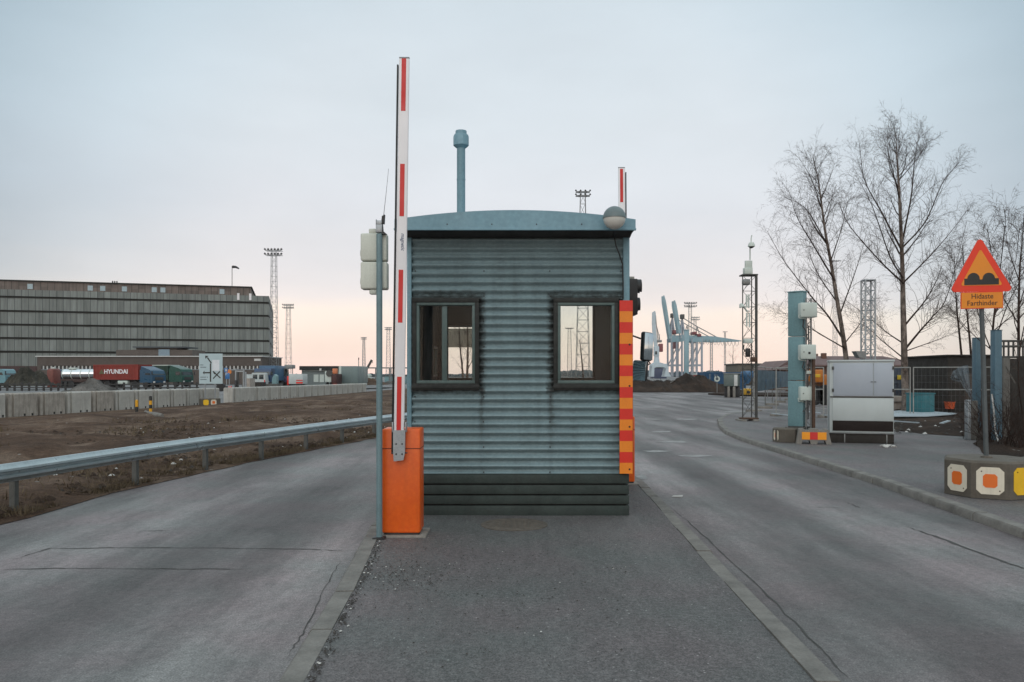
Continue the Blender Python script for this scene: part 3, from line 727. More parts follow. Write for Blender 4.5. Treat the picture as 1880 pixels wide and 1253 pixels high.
# ------------------------------------------------------------------ barriers
M_orng = pm('barrier_orange', S(220, 92, 20), .4, var=.08, scale=2.2, streak=.28, dirt=S(96, 44, 24), rvar=.1)
M_white = pm('arm_white', S(222, 220, 222), .4, var=.04, scale=3, streak=.12, dirt=S(150, 148, 146)); M_arm_red = pm('arm_red', S(196, 26, 22), .4, var=.05)
M_galv = pm('galvanised', S(150, 156, 160), .45, .55, var=.12, scale=6, streak=.2, dirt=S(90, 88, 84))
M_conc = pm('concrete', S(126, 122, 116), .85, var=.2, scale=3.5, streak=.45, dirt=S(74, 68, 60), bmp=.4, bscale=40)
M_txt = flat('blue_print', S(52, 72, 104), .5)
def barrier(label, armlabel, Y, u0, u1, ztop, armb, armt, wpx, stripes, edge_side, logo=None, brk=True):
    x0, x1 = XX(u0, Y), XX(u1, Y)
    b = thing('barrier_gate', label, 'barrier', ((x0+x1)/2, Y+.15, 0))
    g = MB(); g.bbox(x0, x1, Y, Y+.33, .03, ztop, .018, seg=3); hs = mesh('housing', g, M_orng, b)
    g = MB(); zc = ztop-.195; g.bbox(x0-.0015, x1+.0015, Y-.0025, Y+.3325, zc-.004, zc+.004, .001); mesh('lid_seam', g, flat('seam_dark', S(92, 34, 12), .7), hs)
    g = MB(); g.bbox(x0+.015, x1-.012, Y+.02, Y+.3, -.0, .03, .004); mesh('foot', g, M_blk, b)
    g = MB(); g.bbox(x0-.05, x1+.06, Y-.05, Y+.4, -.06, .012, .01); mesh('base_slab', g, M_conc, b)
    # arm, with its own lean, in front of the housing
    ya = Y-.055; A = P(*armb, ya); B = P(*armt, ya); L = (B-A).length; d = (B-A)/L; s = Vector((d.z, 0, -d.x)); w_ = XX(940+wpx, ya)/2
    M = Matrix((( s.x, 0, d.x, A.x), (0, 1, 0, A.y), (s.z, 0, d.z, A.z), (0, 0, 0, 1)))
    g = MB(); g.bbox(-w_, w_, -.016, .016, 0, L, .01, seg=3, M=M); arm = mesh('arm', g, M_white, b, label=armlabel)
    for t0, t1 in stripes: g = MB(); g.bbox(-w_*.48, w_*.40, -.0185, -.0155, L*t0, L*t1, .0008, seg=1, M=M); mesh('red_stripe', g, M_arm_red, arm)
    g = MB(); g.bbox(edge_side*w_*1.28-.008, edge_side*w_*1.28+.008, -.006, .03, .02 if brk else .3, L*.985, .004, M=M); mesh('rubber_edge', g, M_rub, arm)
    g = MB(); g.bbox(-w_, w_, -.017, .017, L+.001, L+.012, .004, M=M); mesh('end_cap', g, M_galv, arm)
    if logo:
        g = MB(); t_ = (logo[1]-armb[1])/(armt[1]-armb[1])
        text(g, logo[0], .05, M @ Matrix.Translation((.012, -.0165, L*t_)) @ Matrix.Rotation(R(90), 4, 'X') @ Matrix.Rotation(R(-90), 4, 'Z'), .0006, 0, .95, .25, .0006); mesh('lettering', g, M_txt, arm, smooth=0)
    if brk:
        bx0, bx1 = XX(722.5, ya), XX(744.5, ya); zt_, zb_ = ZX(790, ya), ZX(847, ya)
        g = MB(); g.prism([(bx0, ya-.03, zt_), (bx1, ya-.03, zt_), (bx1-.004, ya-.03, zb_+.08), (bx1-.018, ya-.03, zb_+.012), (bx0+.006, ya-.03, zb_), (bx0, ya-.03, zb_+.09)], (0, .05, 0)); 
        g.bbox(bx0-.012, bx0-.001, ya-.03, ya+.05, zt_-.02, zt_+.08, .003); g.bbox(bx1+.001, bx1+.012, ya-.03, ya+.05, zt_-.02, zt_+.08, .003)
        br = mesh('arm_bracket', g, M_galv, b)
        g = MB()
        for x_, z_ in ((bx0+.03, zt_-.135), (bx1-.03, zt_-.135), (bx0+.03, zt_-.235), (bx1-.03, zt_-.235)): g.lathe([(.009, 0), (.007, .006), (0, .007)], (x_, ya-.03, z_), 8, M=Matrix.Rotation(R(90), 4, 'X'))
        g.path([(bx0-.02, ya-.01, zt_-.225), (bx1+.02, ya-.01, zt_-.225)], .006, 8)
        mesh('bolt', g, M_screw, br)
    return b
def frac(v0, v1, b, t): return ((b-v0)/(b-t), (b-v1)/(b-t))
st = [frac(b_, a_, 838, 108) for a_, b_ in ((109, 205), (302, 398), (496, 593), (692, 790))]
barrier('orange barrier housing with a raised white and red arm in front of the cabin', None, 7.93, 701, 771.5, ZX(788, 7.93), (732, 838), (742.5, 108), 19, st, -1, ('magnetic', 445))
st = [frac(b_, a_, 800, 309) for a_, b_ in ((311, 372), (440, 502), (570, 632), (700, 760))]
barrier('orange barrier housing mostly hidden behind the right side of the cabin', None, 11.75, 1121, 1165.5, ZX(765, 11.75), (1144, 800), (1141, 309), 12.5, st, 1, None, False)

# ------------------------------------------------------------------ pole with the back of a signal and an antenna
M_pole = pm('pole_paint', S(106, 130, 136), .5, .2, var=.12, scale=5, streak=.3, dirt=S(64, 70, 68))
yp = 7.85; xp = XX(696.5, yp); rp = XX(940+5.6, yp)
sp = thing('signal_pole', 'slim grey steel pole carrying two pale boxes left of the orange barrier', 'pole', (xp, yp, 0))
g = MB(); g.path([(xp, yp, -.02), (xp, yp, ZX(430, yp))], rp, 16); mesh('pole', g, M_pole, sp)
g = MB(); g.bbox(xp-rp*1.02, xp+rp*1.05, yp-rp, yp+rp, ZX(428, yp), ZX(413, yp), .004); g.bbox(xp-rp, xp-rp+.006, yp-rp, yp+rp, ZX(414, yp), ZX(404, yp), .001); g.bbox(xp-rp, xp+rp*.9, yp-rp, yp-rp+.005, ZX(414, yp), ZX(406, yp), .001); mesh('cap', g, M_galv, sp)
g = MB(); g.bbox(xp-.06, xp+.06, yp-.06, yp+.06, -.005, .012, .004); mesh('base_plate', g, M_blk, sp)
M_box = pm('signal_housing', S(196, 200, 190), .55, var=.06, scale=4, streak=.22, dirt=S(128, 128, 116)); ysb = yp+rp+.004
sb = thing('traffic_light', 'back of a pale two-box traffic light clamped to the slim grey pole', 'traffic light', (xp-.05, ysb, ZX(480, yp)))
for k_, (v0, v1) in enumerate(((428, 479), (480.5, 531))):
    g = MB(); g.bbox(XX(661.5, ysb), XX(709.5+k_*.8, ysb), ysb, ysb+.14, ZX(v1, ysb), ZX(v0, ysb), .018, seg=3)
    hb_ = mesh('housing', g, M_box, sb)
    g = MB(); g.bbox(XX(660, ysb), XX(662, ysb), ysb+.03, ysb+.09, ZX(v1, ysb)+.05, ZX(v1, ysb)+.11, .008); mesh('latch', g, M_box, hb_)
    g = MB(); n = 14; vs = []; c = Vector((XX(686, ysb), ysb+.135, ZX((v0+v1)/2, ysb)))
    for j in range(2):
        for i in range(n+1): an = R(-20+220*i/n); vs.append(c+Vector((math.cos(an)*.1, .16*j, math.sin(an)*.1)))
    g.add(vs, [(i, i+1, n+2+i, n+1+i) for i in range(n)]); mesh('visor', g, M_blk, hb_)
g = MB(); g.bbox(XX(676, ysb), XX(690, ysb), ysb+.02, ysb+.1, ZX(428, ysb), ZX(419, ysb), .012); mesh('mount', g, M_box, sb); g = MB(); g.bbox(XX(677, ysb), XX(691, ysb), ysb+.02, ysb+.1, ZX(540, ysb), ZX(531, ysb), .012); mesh('mount', g, M_box, sb)
an = thing('whip_antenna', 'thin whip antenna with black base on top of the slim pole', 'antenna', tuple(P(702, 410, yp)))
g = MB(); g.prism([P(699.5, 410, yp-.02), P(705, 411, yp-.02), P(706, 394, yp-.02), P(701, 397, yp-.02)], (0, .05, 0)); g.prism([P(701, 430, yp-.02), P(710, 430, yp-.02), P(703, 424, yp-.02), P(702, 411, yp-.02), P(700, 411, yp-.02)], (0, .05, 0)); mesh('antenna_base', g, M_blk, an)
g = MB(); g.path([P(704.5, 395, yp), P(709, 355, yp), P(713.5, 310, yp)], [.003, .0022, .0016], 5); mesh('rod', g, M_blk, an)
# manhole cover
M_iron = pm('cast_iron', (.1, .085, .07), .8, .0, var=.3, scale=14)
ym_ = F*H/(963-V0); g = MB(); g.lathe([(.36, .0), (.36, .006), (.31, .008), (.305, .003), (.29, .003), (.285, .009), (0, .009)], (XX(944, ym_), ym_, -.004), 36)
mc = thing('manhole_cover', 'round rusty manhole cover set in the island before the cabin', 'manhole', (XX(944, ym_), ym_, 0)); mesh('cover', g, M_iron, mc)
g = MB()
for i in range(-4, 5):
    for j in range(-4, 5):
        if i*i+j*j < 17: g.bbox(XX(944, ym_)+i*.06-.02, XX(944, ym_)+i*.06+.02, ym_+j*.06-.02, ym_+j*.06+.02, .004, .0085, .002, seg=1)
mesh('tread', g, M_iron, mc)

# ------------------------------------------------------------------ guardrail on the left
RAIL = [(-7.0, 4), (-6.35, 7.4), (-6.0, 9.75), (-5.69, 12.24), (-5.37, 14.2), (-4.95, 16.03), (-4.56, 18.0), (-4.15, 19.9), (-3.7, 21.9), (-3.2, 23.9), (-2.65, 25.9), (-2.0, 27.9)]
RAIL = [(x-.06, y) for x, y in RAIL]
M_gpost = pm('rail_post', S(88, 90, 88), .6, .3, var=.15, scale=6, streak=.3)
gr_ = thing('guardrail', 'long galvanised steel guardrail on posts along the left road edge', 'guardrail', (RAIL[2][0], RAIL[2][1], -.1))
M_rail = pm('rail_zinc', S(170, 182, 186), .38, .6, var=.1, scale=2.5, streak=.25, dirt=S(104, 108, 106))
prof = [(-.155, .0), (-.15, .02), (-.11, .035), (-.075, .075), (-.04, .078), (-.012, .03), (.012, .03), (.04, .078), (.075, .075), (.11, .035), (.15, .02), (.155, 0)]
def railz(y): return .43-.0045*max(0, y-9)
g = MB(); sub = []
for a_, b_ in zip(RAIL, RAIL[1:]):
    for t in range(4): sub.append((a_[0]+(b_[0]-a_[0])*t/4, a_[1]+(b_[1]-a_[1])*t/4))
sub.append(RAIL[-1]); n = len(prof); vs = []
for i, (x, y) in enumerate(sub):
    p0, p1 = sub[max(0, i-1)], sub[min(len(sub)-1, i+1)]; d_ = Vector((p1[0]-p0[0], p1[1]-p0[1], 0)).normalized(); nn = Vector((d_.y, -d_.x, 0))
    for off in (0, -.004):
        for z_, o_ in prof: vs.append(Vector((x, y, railz(y)+z_*.74))+nn*(o_+off))
fs = []
for i in range(len(sub)-1):
    for k_ in range(n-1):
        a0 = i*2*n+k_; b0 = (i+1)*2*n+k_; fs.append((a0, b0, b0+1, a0+1)); fs.append((a0+n+1, b0+n+1, b0+n, a0+n))
    a0 = i*2*n; b0 = (i+1)*2*n; fs.append((a0, a0+n, b0+n, b0)); fs.append((a0+n-1, b0+n-1, b0+2*n-1, a0+2*n-1))
g.add(vs, fs); mesh('beam', g, M_rail, gr_, smooth=50)
for i, (x, y) in enumerate(RAIL):
    if i == 0: continue
    p0, p1 = RAIL[i-1], RAIL[min(i+1, len(RAIL)-1)]; a_ = math.atan2(p1[1]-p0[1], p1[0]-p0[0])
    M = Matrix.Translation((x, y, 0)) @ Matrix.Rotation(a_, 4, 'Z')
    g = MB(); zt_ = railz(y)+.1
    g.bbox(-.034, .034, .004, .012, -.3, zt_, .001, seg=1, M=M); g.bbox(-.034, -.026, .012, .08, -.3, zt_, .001, seg=1, M=M); g.bbox(.026, .034, .012, .08, -.3, zt_, .001, seg=1, M=M)
    mesh('post', g, M_gpost, gr_)
    g = MB(); q = M @ Vector((0, -.03, railz(y))); g.ball(q, .014, sub=1); mesh('bolt', g, M_galv, gr_)

# ------------------------------------------------------------------ warning sign in its octagonal block
M_sred = pm('sign_red', S(222, 54, 24), .4, var=.04); M_syel = pm('sign_amber', S(222, 134, 30), .4, var=.04); M_sblk = flat('sign_black', (.02, .02, .018), .5)
M_sgrey = flat('sign_back', S(120, 124, 124), .5)
yo = 10.26; s_ = XX(940+62, yo); ap = s_/2*(1+math.sqrt(2)); cyo = yo+ap; cxo = XX(1815, cyo); ro = s_/2/math.sin(R(22.5)); zo = ZX(848, yo+.02)
def octagon(name, label, cx, cy, r, h, z0, plates, rot=0., group=None):
    o = thing(name, label, 'concrete block', (cx, cy, z0), rot)
    cs = [(math.cos(R(22.5+45*i)), math.sin(R(22.5+45*i))) for i in range(8)]
    g = MB(); rings_ = [(r, 0.), (r, h-.03), (r-.03, h), (0, h)]; vs = []
    for rr_, z_ in rings_[:3]: vs += [(rr_*c_, rr_*s2, z_) for c_, s2 in cs]
    fs = [(i+8*j, (i+1) % 8+8*j, (i+1) % 8+8*(j+1), i+8*(j+1)) for j in range(2) for i in range(8)]+[tuple(range(16, 24)), tuple(range(7, -1, -1))]
    g.add(vs, fs); g.path([(0, 0, h-.01), (0, 0, h+.015)], r*.09, 12); mesh('block', g, M_blkconc, o, local=True, smooth=20)
    w2 = r*math.sin(R(22.5)); apo = r*math.cos(R(22.5))
    for ang, kind in plates:
        M = Matrix.Rotation(R(ang+90), 4, 'Z') @ Matrix.Translation((0, -apo-.006, h*.48)); pw = w2*.72; ph = h*.36; c_ = pw*.36
        pts = [(-pw+c_, -ph), (pw-c_, -ph), (pw, -ph+c_), (pw, ph-c_), (pw-c_, ph), (-pw+c_, ph), (-pw, ph-c_), (-pw, -ph+c_)]
        g = MB(); g.prism([M @ Vector((x, 0, z)) for x, z in pts], M.to_3x3() @ Vector((0, .005, 0)))
        p_ = mesh('reflector_plate', g, M_plw if kind == 'w' else M_ply, o, local=True, label='white plate with an orange square' if kind == 'w' else 'plain yellow plate', smooth=20)
        if kind == 'w':
            g = MB(); g.bbox(-pw*.5, pw*.5, -.004, -.0005, -ph*.5, ph*.5, pw*.16, M=M) if False else g.prism([M @ Vector((x*.52, -.003, z*.5)) for x, z in pts], M.to_3x3() @ Vector((0, .0025, 0)))
            mesh('orange_square', g, M_plo, p_, local=True, smooth=20)
            WM
        g = MB()
        for x, z in ((-pw*.62, ph*.68), (pw*.68, -ph*.72)): g.lathe([(.009, 0), (.007, .004), (0, .005)], M @ Vector((x, 0, z)), 8, M=M.to_3x3().to_4x4() @ Matrix.Rotation(R(90), 4, 'X'))
        mesh('bolt', g, M_rust, p_, local=True)
    return o
M_blkconc = pm('block_concrete', S(92, 86, 78), .9, var=.18, scale=5, streak=.35, dirt=S(58, 52, 46), bmp=.5, bscale=50)
M_plw = pm('plate_white', S(216, 208, 190), .5, var=.05, streak=.2, scale=8); M_ply = pm('plate_yellow', S(226, 180, 30), .5, var=.06, scale=8); M_plo = pm('plate_orange', S(222, 108, 34), .5, var=.05)
octagon('octagon_block', 'octagonal concrete block with white and yellow plates at the foot of the warning sign', cxo, cyo, ro, zo, 0., [(-135, 'w'), (-90, 'w'), (-45, 'y')], R(-29))
ws = thing('warning_sign', 'red and amber triangular speed bump sign on a steel post', 'sign', (XX(1810, cyo), cyo, zo))
A = Vector((XX(1811, cyo), cyo, zo-.02)); B = Vector((XX(1799, cyo), cyo, ZX(470, cyo)))
g = MB(); g.path([A, B], .03, 14); mesh('post', g, pm('sign_post', S(84, 90, 92), .6, .2, var=.15, scale=5, streak=.4, dirt=S(62, 54, 48)), ws)
g = MB(); g.lathe([(.075, 0), (.07, .02), (.04, .03)], (A.x, A.y, zo+.0), 14); mesh('collar', g, M_iron, ws)
ysn = cyo-.045
def rtri(pts, r, n=5):
    out = []
    for i in range(3):
        p = Vector(pts[i]); a = (Vector(pts[i-1])-p).normalized(); b = (Vector(pts[(i+1) % 3])-p).normalized()
        half = a.angle(b)/2; t_ = r/math.tan(half); c = p+(a+b).normalized()*r/math.sin(half)
        p1, p2 = p+a*t_, p+b*t_
        v1, v2 = p1-c, p2-c; ang = v1.angle(v2)
        for k_ in range(n+1):
            q = (v1*math.sin(ang*(1-k_/n))+v2*math.sin(ang*k_/n))/math.sin(ang); out.append(c+q)
    return out
px3 = lambda u, v, y: P(u, v, y)
outer = [px3(1743.5, 537, ysn), px3(1861.5, 535, ysn), px3(1799, 434, ysn)]
cen = (outer[0]+outer[1]+outer[2])/3
sc3 = lambda k_, dy: [cen+(q-cen)*k_+Vector((0, dy, 0)) for q in outer]
g = MB(); g.prism(rtri(outer, .045), (0, .012, 0)); tri = mesh('triangle_plate', g, M_sred, ws)
g = MB(); g.prism(rtri(sc3(.66, -.003), .02), (0, .0025, 0)); fld = mesh('amber_field', g, M_syel, tri)
yy = ysn-.0055; g = MB()
hump = [(1770.5, 524), (1834, 522.5), (1834, 511), (1827.5, 511)]
hump += [(1815.5+11.5*math.cos(R(t_)), 512.5-11.5*math.sin(R(t_))) for t_ in range(8, 160, 12)]
hump += [(1803.5, 513.5), (1799, 513.5)]
hump += [(1787.5+11.5*math.cos(R(t_)), 512.8-11.5*math.sin(R(t_))) for t_ in range(20, 172, 12)]
hump += [(1776, 512), (1770.5, 512)]
g.prism([px3(u, v, yy) for u, v in hump], (0, .002, 0)); mesh('bump_symbol', g, M_sblk, fld, smooth=0)
g = MB(); c4 = [px3(1764, 568, ysn), px3(1842, 566, ysn), px3(1841.5, 535.2, ysn), px3(1764, 537.2, ysn)]
g.prism(c4, (0, .01, 0)); pl_ = mesh('text_plate', g, M_sred, ws)
cc = sum(c4, Vector())/4; g = MB(); g.prism([cc+Vector(((q-cc).x*.97, -.003, (q-cc).z*.92)) for q in c4], (0, .0025, 0))
tp = mesh('amber_panel', g, M_syel, pl_)
g = MB(); tl = math.atan2(2, 78)
text(g, 'Hidaste', .098, facing((XX(1803.5, yy), yy, ZX(544.5, yy)), 0, tl), .0006, bold=.0); text(g, 'Farthinder', .098, facing((XX(1803.5, yy), yy, ZX(557, yy)), 0, tl), .0006, bold=.0)
mesh('lettering', g, M_sblk, tp, smooth=0)
g = MB()
for z_ in (ZX(530, cyo), ZX(480, cyo), ZX(560, cyo)): g.bbox(XX(1801, cyo)-.05, XX(1801, cyo)+.05, ysn+.0125, cyo+.035, z_-.012, z_+.012, .003)
mesh('clamp', g, M_galv, ws)
# ================================================================== right side
M_teal = pm('column_teal', S(104, 138, 144), .5, var=.07, scale=1.5, streak=.25, dirt=S(76, 96, 98))
M_ebox = pm('electric_box', S(186, 196, 190), .5, var=.05, scale=4, streak=.15, dirt=S(140, 142, 134))
M_cabl = flat('cable_grey', (.05, .05, .05), .6)
M_steel = pm('steel_grey', S(128, 130, 130), .5, .5, var=.15, scale=6, streak=.2)
M_steeld = pm('steel_dark', S(74, 74, 72), .6, .4, var=.2, scale=6, streak=.2)
M_rustst = pm('rusty_steel', S(84, 64, 52), .75, .2, var=.3, scale=8)

def lattice(mb, A, B, w0, w1, bays, rl, rb, m=0, n=5, nb=4, faces=4):
    """square lattice mast from A to B, width w0 at the foot and w1 at the top"""
    A = Vector(A); B = Vector(B); d = B-A
    def cor(t, k):
        w_ = (w0+(w1-w0)*t)/2; sx, sy = ((-1, -1), (1, -1), (1, 1), (-1, 1))[k % 4]; return A+d*t+Vector((sx*w_, sy*w_, 0))
    for k in range(4): mb.path([cor(i/bays, k) for i in range(bays+1)], rl, n, m)
    for i in range(bays):
        t0, t1 = i/bays, (i+1)/bays
        for k in range(faces):
            a, b = (k, k+1) if i % 2 else (k+1, k)
            mb.path([cor(t0, a), cor(t1, b)], rb, nb, m, cap=False)
            if rb > .02 and bays < 16: mb.path([cor(t0, b), cor(t1, a)], rb, nb, m, cap=False)
            mb.path([cor(t1, k), cor(t1, k+1)], rb, nb, m, cap=False)

# camera mast (lattice) on the pavement edge
yl = G(1375, 773, 0).y; cx_ = XX(1376, yl)
cmast = thing('camera_mast', 'slim rusty-edged lattice mast with cameras beside the curved kerb', 'mast', (cx_, yl, 0))
zt = ZX(506, yl); wl = XX(940+25, yl)
g = MB(); 
xl_, xr_ = cx_-wl/2, cx_+wl/2
for x, y, r_ in ((xl_, yl, .02), (xl_+.1, yl+.35, .016), (xr_, yl, .05), (xr_-.06, yl+.35, .02)): g.path([(x, y, .1), (x, y, zt)], r_, 8)
nb = 9
for i in range(nb):
    za, zb_ = .15+(zt-.15)*i/nb, .15+(zt-.15)*(i+1)/nb
    g.path([(xl_, yl, za), (xr_, yl, zb_)], .008, 5); g.path([(xr_, yl, za), (xl_, yl, zb_)], .008, 5); g.path([(xl_, yl, zb_), (xr_, yl, zb_)], .01, 5)
    g.path([(xl_+.1, yl+.35, za), (xr_-.06, yl+.35, zb_)], .007, 5); g.path([(xl_, yl, zb_), (xl_+.1, yl+.35, zb_)], .007, 5); g.path([(xr_, yl, zb_), (xr_-.06, yl+.35, zb_)], .007, 5)
mesh('lattice', g, M_steeld, cmast)
g = MB(); g.bbox(xl_-.02, xr_+.06, yl-.04, yl+.4, zt, zt+.05, .015); mesh('top_frame', g, M_steeld, cmast)
g = MB(); g.bbox(xl_-.03, xr_+.08, yl-.06, yl+.42, .05, .11, .02); mesh('foot_frame', g, M_rustst, cmast)
for dx in (-.02, .42):
    g = MB(); g.bbox(xl_+dx-.08, xl_+dx+.12, yl-.2, yl+.6, -.02, .05, .02); mesh('foot_block', g, M_conc, cmast)
g = MB(); g.bbox(XX(1368, yl), XX(1383, yl), yl+.05, yl+.3, ZX(503, yl), ZX(491, yl), .02); g.bbox(XX(1370, yl), XX(1383, yl), yl+.1, yl+.2, ZX(491, yl)+.002, ZX(478, yl), .01); bx = mesh('equipment_box', g, M_ebox, cmast)
g = MB(); g.path([P(1377, 478, yl+.15), P(1377, 453, yl+.15)], .025, 8); g.path([P(1379, 446, yl+.15), P(1379, 438, yl+.15), P(1380.5, 432, yl+.15)], .02, 8); mesh('stem', g, M_ebox, cmast)
def dome(u, v, r, nm='dome_camera'):
    c = P(u, v, yl+.1); g = MB(); g.lathe([(0, r*1.1), (r*.7, r), (r, r*.3), (r*1.05, -.02), (r*.9, -.03)], c, 16); o = mesh(nm, g, M_ebox, cmast)
    g = MB(); g.lathe([(r*.75, -.031), (r*.6, -r*.5), (0, -r*.75)], c, 16); mesh('lens_dome', g, M_blk, o)
dome(1379.5, 452, .12)
g = MB(); g.bbox(XX(1363, yl), XX(1377, yl), yl-.1, yl+.12, ZX(524, yl), ZX(513, yl), .05); o = mesh('floodlight', g, M_steel, cmast)
g = MB(); c = P(1362, 563, yl-.15); g.lathe([(.09, -.03), (.1, 0), (.05, .1), (0, .12)], c, 14, M=Matrix.Rotation(R(-25), 4, 'Y')); o = mesh('camera', g, M_ebox, cmast)
g = MB(); g.path([c+Vector((.05, .02, .05)), P(1371, 572, yl), P(1374, 571, yl)], .03, 8); mesh('camera_arm', g, M_ebox, o)
for u, va, vb in ((1370.5, 541, 565), (1374.5, 541, 566), (1371, 575, 600), (1376, 575, 601)):
    g = MB(); g.path([P(u, va, yl-.05), P(u, vb, yl-.05)], .03, 8); mesh('antenna_rod', g, M_ebox, cmast)
g = MB(); g.bbox(XX(1364, yl), XX(1378.5, yl), yl-.25, yl-.02, ZX(631, yl), ZX(623, yl), .015); mesh('camera_housing', g, M_ebox, cmast)
g = MB(); g.bbox(XX(1367.5, yl), XX(1375, yl), yl-.2, yl-.02, ZX(656, yl), ZX(640, yl), .03); mesh('meter_box', g, M_blk, cmast)
g = MB(); g.bbox(XX(1376, yl), XX(1387, yl), yl-.25, yl-.04, ZX(665, yl), ZX(656, yl), .03); mesh('lamp_head', g, M_rustst, cmast)
g = MB(); g.path([P(1377, 633, yl-.06), P(1381, 636, yl-.06), P(1380, 642, yl-.06), P(1377, 644, yl-.06), P(1384, 655, yl-.06)], .014, 6); g.path([P(1366, 633, yl-.06), P(1365, 640, yl-.06), P(1368, 646, yl-.06)], .02, 6); mesh('cable', g, M_cabl, cmast)

# column with electric boxes
ycol = 19.3; kx = lambda u: XX(u, ycol); kz = lambda v: ZX(v, ycol)
colm = thing('sign_column', 'tall blue-green sheet metal column standing on low concrete blocks', 'column', (kx(1460), ycol, 0))
for va, vb in ((537, 617.5), (618.5, 698.5), (699.5, 783)):
    g = MB(); g.bbox(kx(1446), kx(1474), ycol, ycol+.25, kz(vb), kz(va), .012); mesh('panel', g, M_teal, colm)
g = MB(); g.bbox(kx(1445), kx(1475), ycol-.015, ycol+.265, kz(537)+.002, kz(535.5)+.01, .006); mesh('lid', g, M_teal, colm)
g = MB(); g.bbox(kx(1447), kx(1480), ycol-.03, ycol+.3, kz(785)-.06, kz(783)-.002, .01); mesh('foot_frame', g, M_steeld, colm)
ymast = 19.15
em = thing('equipment_post', 'narrow lattice post holding three pale electric boxes beside the teal column', 'post', (kx(1487), ymast, 0))
g = MB()
for u, y in ((1480, ymast), (1489, ymast), (1484, ymast+.2)): g.path([(XX(u, ymast), y, .22), (XX(u, ymast), y, ZX(548, ymast))], .022, 8)
for i in range(24):
    v0, v1 = 550+9.7*i, 550+9.7*(i+1); a, b = (1480, 1489) if i % 2 else (1489, 1480)
    g.path([P(a, v0, ymast), P(b, v1, ymast)], .009, 5); g.path([P(a, v0, ymast), P(1484, v1, ymast)+Vector((0, .2, 0))], .009, 5)
mesh('lattice', g, M_steel, em)
g = MB(); g.bbox(XX(1488.5, ymast)-.0, XX(1493.5, ymast), ymast-.12, ymast-.06, .2, kz(640), .004); mesh('flat_bar', g, M_rustst, em)
for v0, v1, u0, u1, k_ in ((556, 583, 1470, 1502, 0), (633, 660, 1470, 1500, 1), (710, 736, 1469, 1499, 0)):
    yb2 = ymast-.28 if k_ or v0 < 600 else ymast-.02
    g = MB(); g.bbox(XX(u0, yb2), XX(u1-2, yb2), yb2-.03, yb2+.2, ZX(v1, yb2), ZX(v0, yb2), .02); o = mesh('electric_box', g, M_ebox, em)
    g = MB(); g.bbox(XX(u0+2.5, yb2), XX(u1-4, yb2), yb2-.038, yb2-.0305, ZX(v1-1.5, yb2), ZX(v0+1.5, yb2), .006); 
    o2 = mesh('door', g, M_ebox, o)
    g = MB(); g.lathe([(.014, 0), (.012, .01), (0, .012)], P(u0+6, (v0+v1)/2, yb2-.038), 10, M=Matrix.Rotation(R(90), 4, 'X')); mesh('lock', g, M_steeld, o)
    if k_: g = MB(); g.bbox(XX(1483, yb2), XX(1487, yb2), yb2-.045, yb2-.0385, ZX(650.5, yb2), ZX(646.5, yb2), .002); mesh('switch', g, M_blk, o)
    g = MB(); g.path([P(u0+4, v1-2, yb2+.1), P(u0-4, v1-4, yb2+.02), P(u0-3, v1+1, yb2), P(u0+10, v1+3, yb2+.1)], .012, 6); mesh('cable', g, M_ebox, o)
g = MB(); g.bbox(XX(1479, ymast), XX(1488, ymast), ymast-.06, ymast-.03, ZX(687, ymast), ZX(681, ymast), .004); mesh('nameplate', g, M_ebox, em)
g = MB(); g.path([P(1476, 586, ymast-.05), P(1474, 600, ymast-.05), P(1480, 608, ymast-.05), P(1482, 625, ymast-.03)], .014, 6); g.path([P(1484, 600, ymast-.04), P(1486, 660, ymast-.04), P(1482, 700, ymast-.04), P(1484, 770, ymast-.04)], .018, 6)
g.path([P(1476, 665, ymast-.05), P(1473, 675, ymast-.05), P(1480, 682, ymast-.05)], .014, 6); g.path([P(1474, 757, ymast-.1), P(1482, 748, ymast-.1), P(1488, 738, ymast-.1)], .012, 6); mesh('cable', g, M_cabl, em)

# striped barrier foot and block with an orange plate
yst = 18.6; jx = lambda u: XX(u, yst); jz = lambda v: ZX(v, yst)
st_ = thing('stripe_barrier', 'low concrete barrier foot with orange and red stripes and two openings', 'barrier', (jx(1495), yst, 0))
g = MB(); out = [(1464, 816), (1473, 816), (1475, 809), (1487, 809), (1489, 816), (1500, 816), (1502, 809), (1514, 809), (1516, 816), (1525, 816), (1519, 789), (1513, 788), (1511, 791), (1503, 791), (1501, 788), (1488, 788), (1486, 791), (1479, 791), (1477, 788), (1469, 789)]
g.prism([P(u, v, yst) for u, v in out], (0, .38, 0)); mesh('block', g, M_conc, st_, smooth=20)
M_fl = pm('reflector_amber', S(236, 150, 22), .45, var=.05); M_fr = pm('reflector_red', S(200, 40, 36), .45, var=.05)
g = MB()
for i, (a, b) in enumerate(((1473.5, 1487.5), (1487.5, 1501), (1501, 1516))): g.box(jx(a), jx(b), yst-.008-.001*i, yst-.001, jz(807.5), jz(794), i % 2)
mesh('striped_plate', g, [M_fl, M_fr], st_, smooth=0)
y2 = 19.0
octagon('octagon_block', 'small concrete block with an orange plate left of the striped barrier foot', XX(1451, y2), y2+.3, XX(940+24, y2), ZX(787, y2), 0, [(-160, 'w')])

